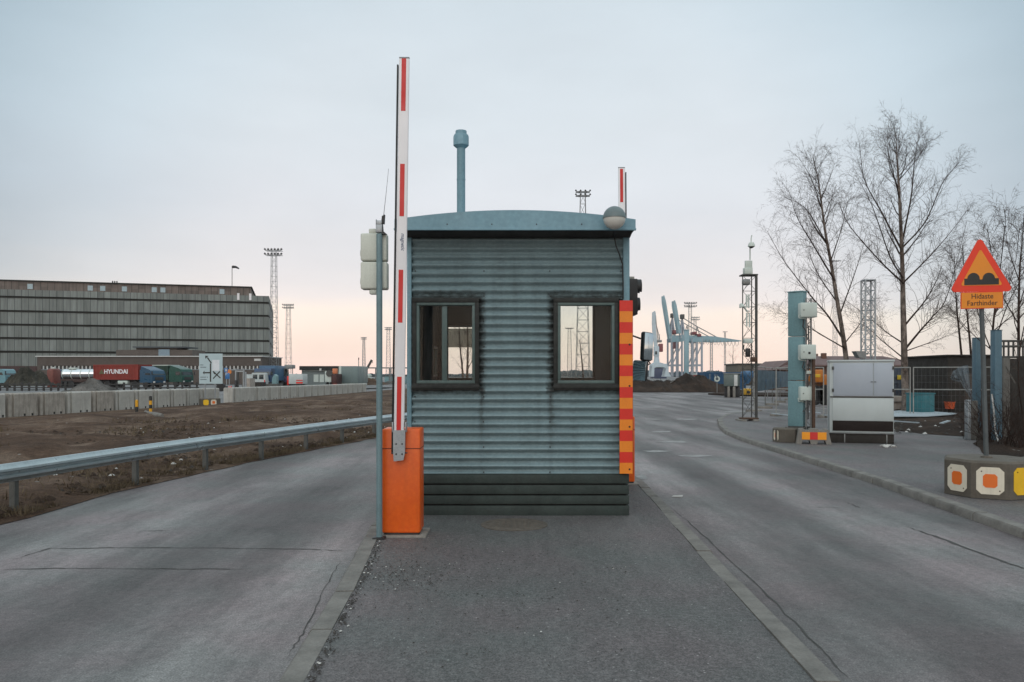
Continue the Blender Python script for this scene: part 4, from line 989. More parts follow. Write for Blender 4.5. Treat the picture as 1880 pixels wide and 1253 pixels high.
# white equipment cabinet on a skid
yc_ = 18.9; ax = lambda u: XX(u, yc_); az = lambda v: ZX(v, yc_)
cb = thing('equipment_cabinet', 'large white two-door equipment cabinet with dark plinth on a low skid', 'cabinet', (ax(1581), yc_, 0))
M_cabw = pm('cabinet_white', S(178, 186, 186), .45, var=.05, scale=1.5, streak=.16, dirt=S(140, 144, 142)); M_cabg = pm('cabinet_grey', S(160, 168, 178), .45, var=.05, scale=1.5, streak=.14, dirt=S(140, 146, 150))
g = MB(); g.bbox(ax(1527), ax(1636), yc_+.03, yc_+.75, az(795), az(664.5), .012); mesh('body', g, M_cabw, cb)
g = MB(); g.bbox(ax(1526), ax(1637.5), yc_+.0, yc_+.78, az(664.5)+.001, az(662)+.012, .008); mesh('top_cover', g, M_cabw, cb)
for a, b in ((1533.5, 1601), (1602.3, 1634)):
    g = MB(); g.bbox(ax(a), ax(b), yc_+.008, yc_+.029, az(727.5), az(667), .005); dr = mesh('door', g, M_cabg, cb)
    g = MB(); q = ax(1599 if a < 1590 else 1604.5); g.bbox(q-.025, q+.025, yc_-.004, yc_+.007, az(701.5)-.008, az(701.5)+.008, .003); mesh('handle', g, M_steeld, dr)
for v in (676, 717):
    for u in (1533, 1634.8):
        g = MB(); g.bbox(ax(u)-.022, ax(u)+.022, yc_-.006, yc_+.028, az(v+3), az(v-3), .004); mesh('hinge', g, M_steeld, cb)
g = MB(); g.bbox(ax(1528), ax(1635.5), yc_+.006, yc_+.0285, az(730.5), az(728.3), .003); mesh('divider', g, M_steeld, cb)
g = MB(); g.bbox(ax(1532.5), ax(1634.5), yc_+.012, yc_+.0285, az(773), az(731.3), .004); o = mesh('lower_panel', g, M_cabw, cb)
g = MB(); g.bbox(ax(1532.5), ax(1634.8), yc_+.01, yc_+.0285, az(792), az(773.6), .004); mesh('dark_skirt', g, flat('skirt_brown', S(40, 33, 31), .8, spec=.2), cb)
M_timber = pm('dirty_timber', S(46, 42, 38), .9, var=.25, scale=3, bmp=.3)
g = MB(); g.bbox(ax(1522), ax(1638), yc_-.03, yc_+.82, az(796.8), az(795.2), .006); mesh('skid_top', g, M_steel, cb)
g = MB(); g.bbox(ax(1524), ax(1636), yc_+.0, yc_+.8, .0, az(797.3), .01); mesh('skid_base', g, M_timber, cb)
for u in (1553, 1624):
    g = MB(); g.bbox(ax(u)-.012, ax(u)+.012, yc_-.01, yc_+.05, .0, az(797.3), .003); mesh('leg', g, M_steel, cb)
turn(cb, -18); turn(colm, -42); turn(st_, -15)
# aluminium truss behind it, with a lamp
yt = 20.4
tr = thing('truss_tower', 'square aluminium truss tower rising behind the white equipment cabinet', 'tower', (XX(1593.5, yt), yt, 0))
g = MB(); lattice(g, (XX(1593.5, yt), yt, 0), (XX(1594, yt), yt, ZX(516, yt)), .25, .25, 16, .023, .009, 0, 8, 5); mesh('truss', g, M_galv, tr)
g = MB(); g.bbox(XX(1584, yt), XX(1604, yt), yt-.14, yt+.14, ZX(516, yt), ZX(514.8, yt)+.01, .004); mesh('head_plate', g, M_galv, tr)
fl_ = thing('floodlight', 'small grey angled floodlight hanging on the truss above the cabinet', 'lamp', tuple(P(1580, 650, yt-.1)))
g = MB(); g.prism([P(1571, 645, yt-.3), P(1590, 645, yt-.3), P(1588, 658, yt-.3), P(1578, 657, yt-.3)], (0, .25, 0)); mesh('housing', g, M_steel, fl_)
g = MB(); g.path([P(1588, 650, yt-.1), P(1594, 650, yt-.1)], .02, 6); mesh('bracket', g, M_steel, fl_)

# temporary mesh fences
M_fence = pm('fence_pipe', S(150, 150, 146), .5, .4, var=.15, scale=8)
M_sheet = pm('fence_screen', S(74, 94, 106), .75, var=.25, scale=1.2, streak=.4, dirt=S(52, 64, 70))
def meshpanel(a, b, z0, z1, label, foot=True, screen=None, wire=True, rails=(1.33,)):
    a = Vector((a[0], a[1], 0)); b = Vector((b[0], b[1], 0)); d = (b-a).normalized()
    o = thing('fence_panel', label, 'fence', tuple((a+b)/2+Vector((0, 0, z0))), 0, 'temporary mesh fence panels')
    for p in (a, b):
        g = MB(); g.path([p+Vector((0, 0, z0-.02)), p+Vector((0, 0, z1))], .022, 8); mesh('post', g, M_fence, o)
    for z in (z1-.02, )+tuple(z1-r_ for r_ in rails):
        g = MB(); g.path([a+Vector((0, 0, z)), b+Vector((0, 0, z))], .02, 6); mesh('rail', g, M_fence, o)
    if wire:
        g = MB(); L = (b-a).length; k = int(L/.14)
        for i in range(1, k): q = a+d*(L*i/k); g.path([q+Vector((0, 0, z0+.12)), q+Vector((0, 0, z1-.03))], .0022, 3, cap=False)
        for i in range(1, 7): z = z0+.12+(z1-z0-.2)*i/7; g.path([a+Vector((0, 0, z)), b+Vector((0, 0, z))], .0022, 3, cap=False)
        mesh('wire_mesh', g, M_steel, o)
    if screen:
        g = MB(); L = (b-a).length; nrm = Vector((d.y, -d.x, 0)); k = 18; vs = []
        for i in range(k+1):
            for j in range(8):
                t = j/7; z = screen[0]+(screen[1]-screen[0])*t
                sag = .05*math.sin(i*1.3)*math.sin(t*6)+.04*fbm(i*.5, t*3, 8); vs.append(a+d*(L*i/k)+nrm*(.03+sag*math.sin(t*3.14))+Vector((0, 0, z-(.05*abs(math.sin(i*1.7)) if j == 7 else 0))))
        g.add(vs, [(i*8+j, (i+1)*8+j, (i+1)*8+j+1, i*8+j+1) for i in range(k) for j in range(7)]); g.add([q+nrm*.006 for q in vs], [(i*8+j, i*8+j+1, (i+1)*8+j+1, (i+1)*8+j) for i in range(k) for j in range(7)]); mesh('screen', g, M_sheet, o)
    if foot:
        for p in (a, b):
            M = Matrix.Translation(p) @ Matrix.Rotation(math.atan2(d.y, d.x), 4, 'Z'); g = MB(); g.bbox(-.12, .12, -.36, .36, z0-.02, z0+.12, .03, M=M); mesh('foot', g, M_conc, o)
    return o
q = [(11.25, 37.), (13.1, 41.2), (14.9, 45.6), (16.9, 50.2), (19.2, 55.)]
for i in range(4):
    meshpanel(q[i], q[i+1], -.1, 2.05, ['screened fence panel right beside the lattice camera mast', 'screened fence panel just left of the teal column, nearer one', 'screened fence panel just left of the teal column, farther one', 'screened fence panel mostly hidden behind the teal column'][i], True, (.85, 1.9), False, (1.15,))
yF = 30.5
for i, (ua, ub) in enumerate(((1444, 1512), (1519, 1671), (1677, 1800))):
    meshpanel((XX(ua, yF), yF+(1.2 if i == 0 else 0)), (XX(ub, yF), yF-(1.2 if i == 2 else 0)), -.02, 1.93, ['open mesh fence panel between the teal column and the white cabinet', 'open mesh fence panel behind the white cabinet', 'open mesh fence panel in front of the teal bin'][i], True, None, True, (.86,))

# round sign and traffic island far ahead
yr = G(1317, 724).y
rs = thing('round_sign', 'round white-rimmed traffic sign on a pole at the small far island', 'sign', (XX(1317, yr), yr, -.1))
g = MB(); g.path([(XX(1316.5, yr), yr, -.1), (XX(1316.5, yr), yr, ZX(688, yr))], .035, 8); mesh('pole', g, M_steel, rs)
g = MB(); g.lathe([(.27, 0), (.27, .02), (0, .02)], P(1316.5, 696, yr-.05), 24, M=Matrix.Rotation(R(90), 4, 'X')); dsk = mesh('disc', g, flat('disc_dark', S(74, 84, 92), .5), rs)
g = MB(); n = 28; c = P(1316.5, 696, yr-.075); vs = []
for i in range(n+1):
    an = R(115+330*i/n)
    for r_ in (.14, .262): vs.append(c+Vector((math.cos(an)*r_, 0, math.sin(an)*r_)))
g.add(vs, [(2*i, 2*i+1, 2*i+3, 2*i+2) for i in range(n)]); g.add([q+Vector((0, .01, 0)) for q in vs], [(2*i, 2*i+2, 2*i+3, 2*i+1) for i in range(n)]); mesh('ring_symbol', g, M_ebox, dsk)
isl = [G(u, v) for u, v in ((1300, 725), (1318, 723), (1390, 723), (1460, 724), (1460, 729), (1390, 728.5), (1330, 727))]
g = MB(); g.prism([q+Vector((0, 0, -.02)) for q in isl], (0, 0, .14)); struct('small_island', g, M_mulch)

# ------------------------------------------------------------------ yard clutter behind the fences on the right
def boxthing(name, label, cat, mat_, u0, u1, v0, v1, Y, dep, z0=None, b=.02, yaw=0, group=None):
    x0, x1 = XX(u0, Y), XX(u1, Y); za = ZX(v1, Y) if z0 is None else z0; zb_ = ZX(v0, Y)
    o = thing(name, label, cat, ((x0+x1)/2, Y+dep/2, za), yaw, group); w_ = (x1-x0)/2
    g = MB(); g.bbox(-w_, w_, -dep/2, dep/2, 0, zb_-za, b); return o, g, w_, zb_-za
# teal bin
M_bin = pm('bin_teal', S(44, 104, 112), .55, var=.14, scale=3, streak=.3, dirt=S(30, 62, 66))
yb3 = 31.6; c0 = P(1699, 758, yb3); hb3 = ZX(722, yb3)-ZX(758, yb3); rb3 = XX(940+22, yb3)
tb = thing('steel_bin', 'open teal metal bin heaped full beside the big birch trunk', 'bin', (c0.x, yb3+.4, ZX(758, yb3)), R(28))
g = MB(); ro_ = rb3*.78
g.bbox(-ro_, ro_, -ro_, ro_, 0, hb3*.93, .02); mesh('body', g, M_bin, tb, local=True)
g = MB(); ring_ = ro_+.025
for s_ in (-1, 1):
    g.bbox(-ring_, ring_, s_*ring_-.03*(s_ > 0)-.0, s_*ring_+.03*(s_ < 0), hb3*.93, hb3, .008); g.bbox(s_*ring_-.03*(s_ > 0), s_*ring_+.03*(s_ < 0), -ring_+.032, ring_-.032, hb3*.93, hb3, .008)
mesh('rim', g, M_bin, tb, local=True)
g = MB(); g.ball((0, 0, hb3*.8), ro_*1.0, 0, 3, .06, rnd, (1, 1, .35)); mesh('contents', g, M_mulch, tb, local=True)
# orange tub
yb4 = 33.5; c0 = P(1743.5, 751, yb4)
ob = thing('mortar_tub', 'low orange plastic tub on the dirt behind the fence', 'tub', (c0.x, yb4, c0.z))
g = MB(); r4 = XX(940+9, yb4); g.lathe([(r4*.82, 0), (r4, .26), (r4*1.08, .27), (r4*1.08, .3), (r4*.97, .3), (r4*.8, .05), (0, .05)], (0, 0, 0), 20); mesh('shell', g, pm('tub_orange', S(190, 82, 42), .6, var=.12), ob, local=True)
# stacked pale slabs and bags behind the bin
M_slab = pm('pale_slab', S(150, 142, 134), .85, var=.2, scale=3, streak=.2)
lv = 0
for i, (u0, u1, v0, v1, y) in enumerate(((1634, 1668, 728, 738, 36), (1636, 1668, 738, 757, 36.2), (1714, 1738, 728, 736, 35), (1716, 1741, 736, 745, 35.1), (1680, 1736, 714, 720, 37), (1700, 1730, 722, 727, 36))):
    o, g, w_, h_ = boxthing('slab_stack', ['pale slabs on top of the low stack beside the tree trunk', 'low stack of pale slabs left of the tree trunk', 'pale stone slab lying on the stack right of the teal bin', 'lowest pale stone slab right of the teal bin', 'long pale slab bearing rubble behind the teal bin', 'short pale slab just above the teal bin edge'][i], 'slab', M_slab, u0, u1, v0, v1, y, 1.1, b=.03, yaw=rnd.uniform(-.2, .2), group='pale slabs piled near the tree')
    mesh('slab', g, M_slab, o, local=True)
for i, (u, v, r_, mt) in enumerate(((1686, 710, .24, M_cabw), (1709, 706, .28, pm('pink_bag', S(170, 140, 134), .8, var=.15)))):
    c = P(u, v, 36.6); o = thing('rubble_bag', ['crumpled white sack on the rubble behind the teal bin', 'crumpled pinkish sack on the rubble behind the teal bin'][i], 'sack', tuple(c))
    g = MB(); g.ball((0, 0, 0), r_, 0, 3, .1, rnd, (1.2, .8, .75)); mesh('sack', g, mt, o, local=True, smooth=20)
# white-blue plank sheets on the ground
M_plank = pm('pale_sheeting', S(156, 166, 172), .6, var=.1, scale=4, streak=.1)
pa = [G(u, v, 0) for u, v in ((1634, 772), (1700, 772), (1748, 768), (1757, 766), (1720, 763), (1680, 758), (1634, 762))]
g = MB(); g.prism([q+Vector((0, 0, .12)) for q in pa], (0, 0, .03)); solo('plastic_sheet', g, M_plank, 'pale blue-white sheet lying on the dirt right of the cabinet', 'sheet', smooth=10)
for i, (a, b, w_) in enumerate((((1648, 752), (1692, 764), .16), ((1636, 783), (1686, 789), .08), ((1728, 788), (1742, 785), .1), ((1483, 764), (1504, 768), .12), ((1515, 771), (1526, 774), .12), ((1418, 768), (1446, 773), .1))):
    g = MB(); p, q_ = G(*a, .0)+Vector((0, 0, .17)), G(*b, .0)+Vector((0, 0, .2)); g.bar(p, q_, w_, .03)
    solo('plank', g, M_plank, ['pale plank leaning across the sheet by the tree trunk', 'long thin white plank on the ground right of the cabinet', 'short pale plank on the dirt near the grey panel', 'short pale plank between the teal column and the cabinet', 'short pale plank at the left foot of the cabinet', 'short pale plank on the pavement left of the teal column'][i], 'plank')
g = MB()
for k in range(14): c = G(1628+rnd.uniform(-9, 16), 820+rnd.uniform(-2, 2), 0); g.ball(c+Vector((0, 0, .01)), rnd.uniform(.02, .05), 0, 1, .3, rnd, (1.3, 1, .6))
struct('gravel_scatter', g, M_palebit, 'stuff', smooth=0)
g = MB(); c = G(1243, 913); g.prism([c+Vector((-.08, -.02, .004)), c+Vector((.06, -.05, .004)), c+Vector((.09, .03, .02)), c+Vector((-.04, .05, .012))], (0, 0, .006)); solo('paper_scrap', g, M_palebit, 'small pale scrap of litter on the right road near the kerb', 'litter')
# grey panel, film, blue posts and dark yard fence at the right edge
M_bluep = pm('post_blue', S(72, 100, 114), .55, var=.1, scale=4, streak=.3, dirt=S(62, 84, 92)); M_darkw = pm('dark_boarding', S(44, 41, 38), .9, var=.3, scale=2.5, streak=.5, dirt=S(28, 26, 24))
M_greyw = pm('grey_panel', S(92, 90, 86), .8, var=.2, scale=3, streak=.4, dirt=S(60, 58, 54))
y5 = G(1786, 808, 0).y
o, g, w_, h_ = boxthing('upright_panel', 'grey weathered panel standing upright behind the warning sign post', 'panel', M_greyw, 1777, 1796, 736, 809, y5, .1, 0); mesh('board', g, M_greyw, o, local=True)
g = MB(); g.bbox(-w_-.02, -w_+.06, -.09, .07, 0, h_+.02, .01); mesh('edge_strip', g, M_galv, o, local=True)
for i, (u0, u1, v0, v1, y) in enumerate(((1791.5, 1801.5, 621, 800, 23.2), (1827, 1840, 607, 830, 19.2))):
    o, g, w_, h_ = boxthing('gate_post', ['blue-grey steel post just left of the warning sign post', 'thicker blue-grey steel post right of the warning sign post'][i], 'post', M_bluep, u0, u1, v0, v1, y, .2, 0, .01); mesh('post', g, M_bluep, o, local=True)
    g = MB(); g.bbox(-w_-.01, w_+.01, -.11, .11, h_+.001, h_+.015, .004); mesh('cap', g, M_bluep, o, local=True)
# boarded fence running off to the right
yA = 20.3
bf = thing('board_fence', 'dark weathered board fence running off the right edge of the photo', 'fence', (XX(1860, yA), yA, 0))
xs = XX(1842, yA); 
for i in range(16):
    x0 = xs+i*.19; g = MB(); hgt = ZX(656, yA)+rnd.uniform(-.06, .05); g.bbox(x0, x0+.18, yA+rnd.uniform(0, .02), yA+.06, 0, hgt, .008); mesh('board', g, M_darkw if i % 5 else M_greyw, bf)
tf = thing('steel_gate', 'dark open steel frame with uprights along the top of the board fence', 'gate', (XX(1862, yA), yA+.3, 0))
for v in (625, 635, 655):
    g = MB(); g.bbox(XX(1840, yA), XX(2020, yA), yA+.28, yA+.36, ZX(v+2.5, yA), ZX(v-1.5, yA), .01); mesh('rail', g, M_steeld, tf)
for u in range(1848, 2020, 9):
    g = MB(); g.bbox(XX(u, yA)-.018, XX(u, yA)+.018, yA+.3, yA+.34, ZX(655, yA), ZX(625, yA), .004); mesh('upright', g, M_steeld, tf)
for u in (1843, 1935, 2018):
    g = MB(); g.bbox(XX(u, yA)-.06, XX(u, yA)+.06, yA+.29, yA+.39, 0, ZX(622, yA), .01); mesh('post', g, M_steeld, tf)
o, g, w_, h_ = boxthing('yard_shed', 'dark flat-topped shed behind the blue posts', 'shed', M_darkw, 1740, 1834, 655, 775, 33.5, 3.5, 0, .02); mesh('wall', g, M_darkw, o, local=True)
g = MB(); g.bbox(-w_-.08, w_+.08, -1.85, 1.85, h_+.002, h_+.08, .02); mesh('roof', g, M_darkw, o, local=True)
g = MB(); g.bbox(-w_*.35, w_*.1, -1.79, -1.755, 0, h_*.7, .01); mesh('door', g, flat('shed_door', S(66, 58, 52), .8), o, local=True)
o, g, w_, h_ = boxthing('dark_container', 'low dark steel container between the rubble and the shed', 'container', M_darkw, 1726, 1742, 688, 742, 39, 2.5, -.1); mesh('body', g, M_darkw, o, local=True)
g = MB(); g.bbox(-w_-.03, w_+.03, -1.28, 1.28, h_+.002, h_+.06, .01); mesh('lid', g, M_darkw, o, local=True)
# plastic film hanging over the fence
def translucent(name, col, a):
    m, nt, b = _new(name); b.inputs['Base Color'].default_value = (*col, 1); b.inputs['Roughness'].default_value = .3; b.inputs['Alpha'].default_value = a; return m
M_film = translucent('plastic_film', S(150, 168, 180), .42)
y6 = 24.6; g = MB(); top = [(1745, 690), (1752, 680), (1764, 673), (1776, 671)]; bot = [(1746, 698), (1764, 702), (1782, 735), (1792, 770)]
vs = []
for i in range(13):
    t = i/12; k_ = min(2, int(t*3)); f_ = t*3-k_
    tp_ = Vector(top[k_]).lerp(Vector(top[k_+1]), f_); bt_ = Vector(bot[k_]).lerp(Vector(bot[k_+1]), f_)
    for j in range(9):
        q_ = tp_.lerp(bt_, j/8); vs.append(P(q_.x+1.2*math.sin(i*1.7+j), q_.y, y6+.05*math.sin(i*1.9)+.06*fbm(i*.4, j*.5, 3)+.03*j))
fs = [(i*9+j, (i+1)*9+j, (i+1)*9+j+1, i*9+j+1) for i in range(12) for j in range(8)]
g.add(vs, fs); solo('film_sheet', g, M_film, 'translucent plastic film caught on the shed fence left of the blue post', 'plastic sheet', smooth=60)
g = MB(); g.path([P(1821, 724, 19), P(1824, 750, 18.9), P(1827, 790, 18.6), P(1833, 812, 18.3), P(1836, 822, 18.2), P(1830, 826, 18.0), P(1818, 822, 18)], .018, 7); solo('hose', g, M_palebit, 'pale hose hanging down and curling beside the sign post', 'hose')
g = MB(); g.bar(P(1846, 673, 19.5), P(1864, 704, 19.4), .05, .03); solo('slanted_batten', g, M_greyw, 'pale batten leaning diagonally against the board fence', 'batten')
# machine and dark container behind
ye = 46
M_mach = pm('machine_orange', S(188, 112, 32), .5, var=.15, scale=4, streak=.3, dirt=S(110, 66, 30))
mch = thing('loader', 'orange construction loader behind the fence beside the teal column', 'loader', (XX(1508, ye), ye, -.1))
ex = lambda u: XX(u, ye); ez = lambda v: ZX(v, ye)
g = MB(); g.bbox(ex(1488), ex(1513), ye, ye+2.4, ez(703), ez(679), .08); g.bbox(ex(1513), ex(1530), ye+.2, ye+2.4, ez(712), ez(688), .1); bdy = mesh('body', g, M_mach, mch)
g = MB(); g.bbox(ex(1494), ex(1506), ye-.03, ye+.0, ez(693), ez(687.5), .01); mesh('name_panel', g, flat('yellow_panel', S(220, 180, 40), .5), bdy)
g = MB(); g.bbox(ex(1492), ex(1502), ye+.6, ye+1.8, ez(678.5), ez(668), .05); mesh('engine_hood', g, M_rustst, mch)
g = MB(); g.path([(ex(1505), ye+1, ez(680)), (ex(1505), ye+1, ez(664))], .06, 8); mesh('exhaust_pipe', g, M_rustst, mch)
g = MB(); g.path([P(1526, 690, ye), P(1532, 676, ye), P(1545, 690, ye)], .14, 8); mesh('lifting_arm', g, M_mach, mch)
for u in (1494, 1518):
    g = MB(); c = Vector((ex(u), ye+.1, .48)); g.lathe([(.3, -.2), (.55, -.2), (.6, -.12), (.6, .12), (.55, .2), (.3, .2)], c, 20, axis='Y'); whl = mesh('tyre', g, M_rub, mch)
    g = MB(); g.lathe([(.3, -.19), (.27, -.1), (.1, -.1), (.1, -.15), (0, -.15)], c, 16, axis='Y'); mesh('rim', g, M_mach, whl)
ybx = 40
o, g, w_, h_ = boxthing('louvred_container', 'dark blue container with a small yellow label behind the fence', 'container', M_darkw, 1634, 1660, 676, 722, ybx, 2.4, -.1); M_dblue = pm('dark_blue_steel', S(52, 62, 76), .6, var=.2, scale=3, streak=.35, dirt=S(30, 34, 40))
mesh('body', g, M_dblue, o, local=True)
for k in range(5):
    g = MB(); z_ = h_*(.2+.14*k); g.bbox(-w_*.9, w_*.2, -1.24, -1.2, z_, z_+.07, .01); mesh('louvre', g, M_dblue, o, local=True)
g = MB(); g.bbox(w_*.0, w_*.92, -1.245, -1.202, h_*.72, h_*.83, .005); mesh('label_plate', g, flat('yellow_label', S(204, 176, 40), .5), o, local=True)
o, g, w_, h_ = boxthing('brown_container', 'brown steel container behind the big birch trunk', 'container', M_darkw, 1661, 1699, 676, 722, 44, 2.4, -.1); M_brn = pm('brown_steel', S(70, 58, 52), .7, var=.2, scale=3, streak=.3)
mesh('body', g, M_brn, o, local=True); g = MB(); g.bbox(w_*.2, w_*.5, -1.23, -1.202, h_*.72, h_*.86, .01); mesh('vent', g, M_ebox, o, local=True)
# brick house with a low roof, chimney
yh = 78; M_brick = pm('brick_wall', S(96, 70, 58), .9, var=.2, scale=2); M_tile = pm('roof_tile', S(104, 84, 82), .85, var=.2, scale=2)
hs = thing('brick_house', 'low brick house with a wide tiled roof behind the birches', 'house', (XX(1600, yh), yh, -.1))
hx = lambda u: XX(u, yh); hz = lambda v: ZX(v, yh)
g = MB(); g.box(hx(1500), hx(1690), yh, yh+9, -.1, hz(672)); mesh('wall', g, M_brick, hs)
g = MB(); g.prism([(hx(1492), yh-.5, hz(673)), (hx(1698), yh-.5, hz(673)), (hx(1660), yh+4.5, hz(655)), (hx(1525), yh+4.5, hz(655))], (0, 0, .15)); g.prism([(hx(1492), yh+9.5, hz(673)), (hx(1525), yh+4.5, hz(655)), (hx(1660), yh+4.5, hz(655)), (hx(1698), yh+9.5, hz(673))], (0, 0, .15))
g.prism([(hx(1492), yh-.5, hz(673)), (hx(1525), yh+4.5, hz(655)), (hx(1492), yh+9.5, hz(673))], (.1, 0, .1)); g.prism([(hx(1698), yh-.5, hz(673)), (hx(1660), yh+4.5, hz(655)), (hx(1698), yh+9.5, hz(673))], (-.1, 0, .1))
rf = mesh('roof', g, M_tile, hs); g = MB(); g.bbox(hx(1532), hx(1540), yh+3, yh+3.5, hz(662), hz(647), .02); mesh('chimney', g, M_brick, rf)
hs2 = thing('gabled_house', 'dark house with a chimney seen just right of the teal column', 'house', (XX(1490, 95), 95, -.1)); h2 = lambda u: XX(u, 95); z2 = lambda v: ZX(v, 95)
g = MB(); g.box(h2(1425), h2(1530), 95, 103, -.1, z2(678)); mesh('wall', g, M_brick, hs2)
g = MB(); g.prism([(h2(1418), 94.5, z2(680)), (h2(1446), 94.5, z2(662)), (h2(1505), 94.5, z2(662)), (h2(1536), 94.5, z2(680))], (0, 9, 0)); rf = mesh('roof', g, M_tile, hs2)
g = MB(); g.bbox(h2(1504), h2(1514), 97, 98, z2(665), z2(649), .03); mesh('chimney', g, M_brick, rf)
# ================================================================== far left: yard, trucks, buildings, masts
ZY = -.1
# concrete blocks along the verge
M_jb = [pm('barrier_concrete', S(172, 170, 164), .88, var=.14, scale=2.2, streak=.55, dirt=S(66, 54, 46), bmp=.3, bscale=30),
        pm('barrier_concrete_stained', S(156, 150, 142), .88, var=.2, scale=3.2, streak=.9, dirt=S(58, 44, 36), bmp=.3, bscale=30)]
def onblk(u):
    """point on the block line seen at pixel column u"""
    k = (u-U0)/F
    for (xa, ya), (xb, yb) in zip(BLK, BLK[1:]):
        ta = xa-k*ya; tb = xb-k*yb
        if ta*tb <= 0: t = ta/(ta-tb); return Vector((xa+(xb-xa)*t, ya+(yb-ya)*t, 0))
    return None
div = [-38, 10, 69, 119, 167, 208, 245, 280, 311, 340, 364, 402]
div2 = [424, 466, 490, 510, 528, 543, 557, 570, 581, 592, 604, 616, 626, 636, 645, 654, 663, 671]
def blocks(dv, lab):
    for i, (a, b) in enumerate(zip(dv, dv[1:])):
        p, q = onblk(a), onblk(b); d = (q-p).normalized(); p = p+d*.09; q = q-d*.09
        L = (q-p).length; hgt = .98-.002*(p.y-30)
        o = thing('barrier_block', lab(i), 'concrete block', ((p.x+q.x)/2, (p.y+q.y)/2, ZY), math.atan2(d.y, d.x)+rnd.uniform(-.02, .02), 'concrete barrier blocks along the verge')
        o.location.x -= .2
        g = MB(); h2_ = L/2
        # body with a chamfered head and a recessed groove near its left end, two fork slots at the foot
        ys0, ys1 = -.3, .3
        xs_ = [(-h2_, -h2_+.14), (-h2_+.14, -h2_+.4*min(1, L/2.2)), (-h2_+.4*min(1, L/2.2), h2_)]
        for k_, (x0, x1) in enumerate(xs_):
            dy = .07 if k_ == 1 else 0
            pr = [(ys0+dy, .0), (ys0+dy, hgt-.05), (ys0+.05+dy, hgt), (ys1-.05, hgt), (ys1, hgt-.05), (ys1, 0)]
            g.prism([(x0, y_, z_) for y_, z_ in pr], (x1-x0, 0, 0))
        wm = WM[o]; mesh('body', g, M_jb[1] if (i in (1, 2, 4) and dv is div) else M_jb[0], o, local=True, smooth=15)
        if p.y < 60:
            for x in (-.12*L+.25, .12*L+.3):
                s_ = MB(); s_.bbox(x-.05, x+.05, ys0-.004, ys0-.0005, .02, .12, .0015, seg=1); mesh('fork_slot', s_, M_dark, o, local=True)
blocks(div, lambda i: ('stained' if i in (1, 2, 4) else 'grey')+' concrete barrier block, '+ORD[i]+' from the left edge, in the row behind the verge')
blocks(div2, lambda i: 'grey concrete barrier block, '+ORD[i]+' to the right of the gap beside the arrow sign')
# low fence of posts and rails in front of the trucks
yfn = 88.
fn = thing('post_rail_fence', 'low dark post and rail fence in front of the parked trucks', 'fence', (XX(200, yfn), yfn, ZY))
M_fdark = flat('fence_dark', (.03, .03, .03), .7)
for v in (706, 712):
    g = MB(); g.bar((XX(-60, yfn), yfn-.08, ZX(v, yfn)), (XX(366, yfn), yfn-.08, ZX(v, yfn)), .06, .12); mesh('rail', g, M_fdark, fn)
for i in range(32):
    u = -54+13.4*i; g = MB(); g.bbox(XX(u, yfn)-.1, XX(u, yfn)+.1, yfn-.04, yfn+.1, ZY, ZX(703, yfn)+rnd.uniform(-.05, .08), .01, seg=1); mesh('post', g, M_fdark, fn)
# rubble pile
def heap(u0, u1, vb, vt, Y, name, label, m, skew=.5, seed=0, dep=None, cat='pile', n=26, pts=None, jag=.1):
    x0, x1 = XX(u0, Y), XX(u1, Y); zt_, zb_ = ZX(vt, Y), ZX(vb, Y); dep = dep or (x1-x0)*.5
    g = MB(); m_ = 12
    for j in range(m_+1):
        for i in range(n+1):
            t = i/n; s_ = j/m_*2-1; x = x0+(x1-x0)*t
            e = (min(t/skew, (1-t)/(1-skew)) if pts is None else interp(pts, t))
            e = e**.8 if pts is None else e
            z = (zt_-zb_)*e*max(0, 1-abs(s_)**1.4)*(1+jag*3*fbm(x*1.1, s_*3, seed))+jag*(zt_-zb_)*fbm(x*2.6, s_*6, seed+1)*(1 if 0 < j < m_ else 0)
            g.v.append((x, Y+s_*dep, zb_-.05+max(0, z)))
    for j in range(m_):
        for i in range(n): a = j*(n+1)+i; g.f.append((a, a+1, a+n+2, a+n+1)); g.m.append(0)
    return solo(name, g, m, label, cat, smooth=25)
M_rub2 = soilmat('rubble_grey', S(50, 48, 46), S(82, 79, 76), S(112, 108, 104))
heap(138, 208, 718, 695, 74, 'rubble_pile', 'grey rubble pile in front of the red container', M_rub2, .4, 3, 2.5, jag=.16)
# road bollards
M_by = pm('bollard_yellow', S(220, 160, 30), .5, var=.08, scale=8); M_bk = flat('bollard_black', (.02, .02, .02), .6)
for i, (u, vb, vt, bands) in enumerate(((251, 757, 735, (0, .45, 1.)), (276.5, 760, 728, (0, .3, .52, .75, 1.)))):
    p = G(u, vb); hh = (vb-vt)/F*p.y
    o = thing('bollard', ['shorter yellow and black bollard at the verge edge, left one', 'taller yellow and black banded bollard with a curled top, right one'][i], 'bollard', tuple(p), 0, 'striped bollards')
    for k_, (a, b) in enumerate(zip(bands, bands[1:])):
        g = MB(); g.lathe([(.065, a*hh), (.065, b*hh)]+([(0, b*hh+.02)] if k_ == len(bands)-2 else []), (0, 0, 0), 14); mesh('band', g, M_by if (k_ % 2 == (1 if i == 0 else 0)) else M_bk, o, local=True)
g = MB(); pts = [G(267, 759), G(275, 763.5), G(288, 766), G(298, 767)]
g.path([q+Vector((0, 0, .07)) for q in pts], [.06, .1, .12, .08], 8); solo('kerb_lump', g, M_kerb, 'pale curved kerb piece lying at the foot of the right bollard', 'kerb')
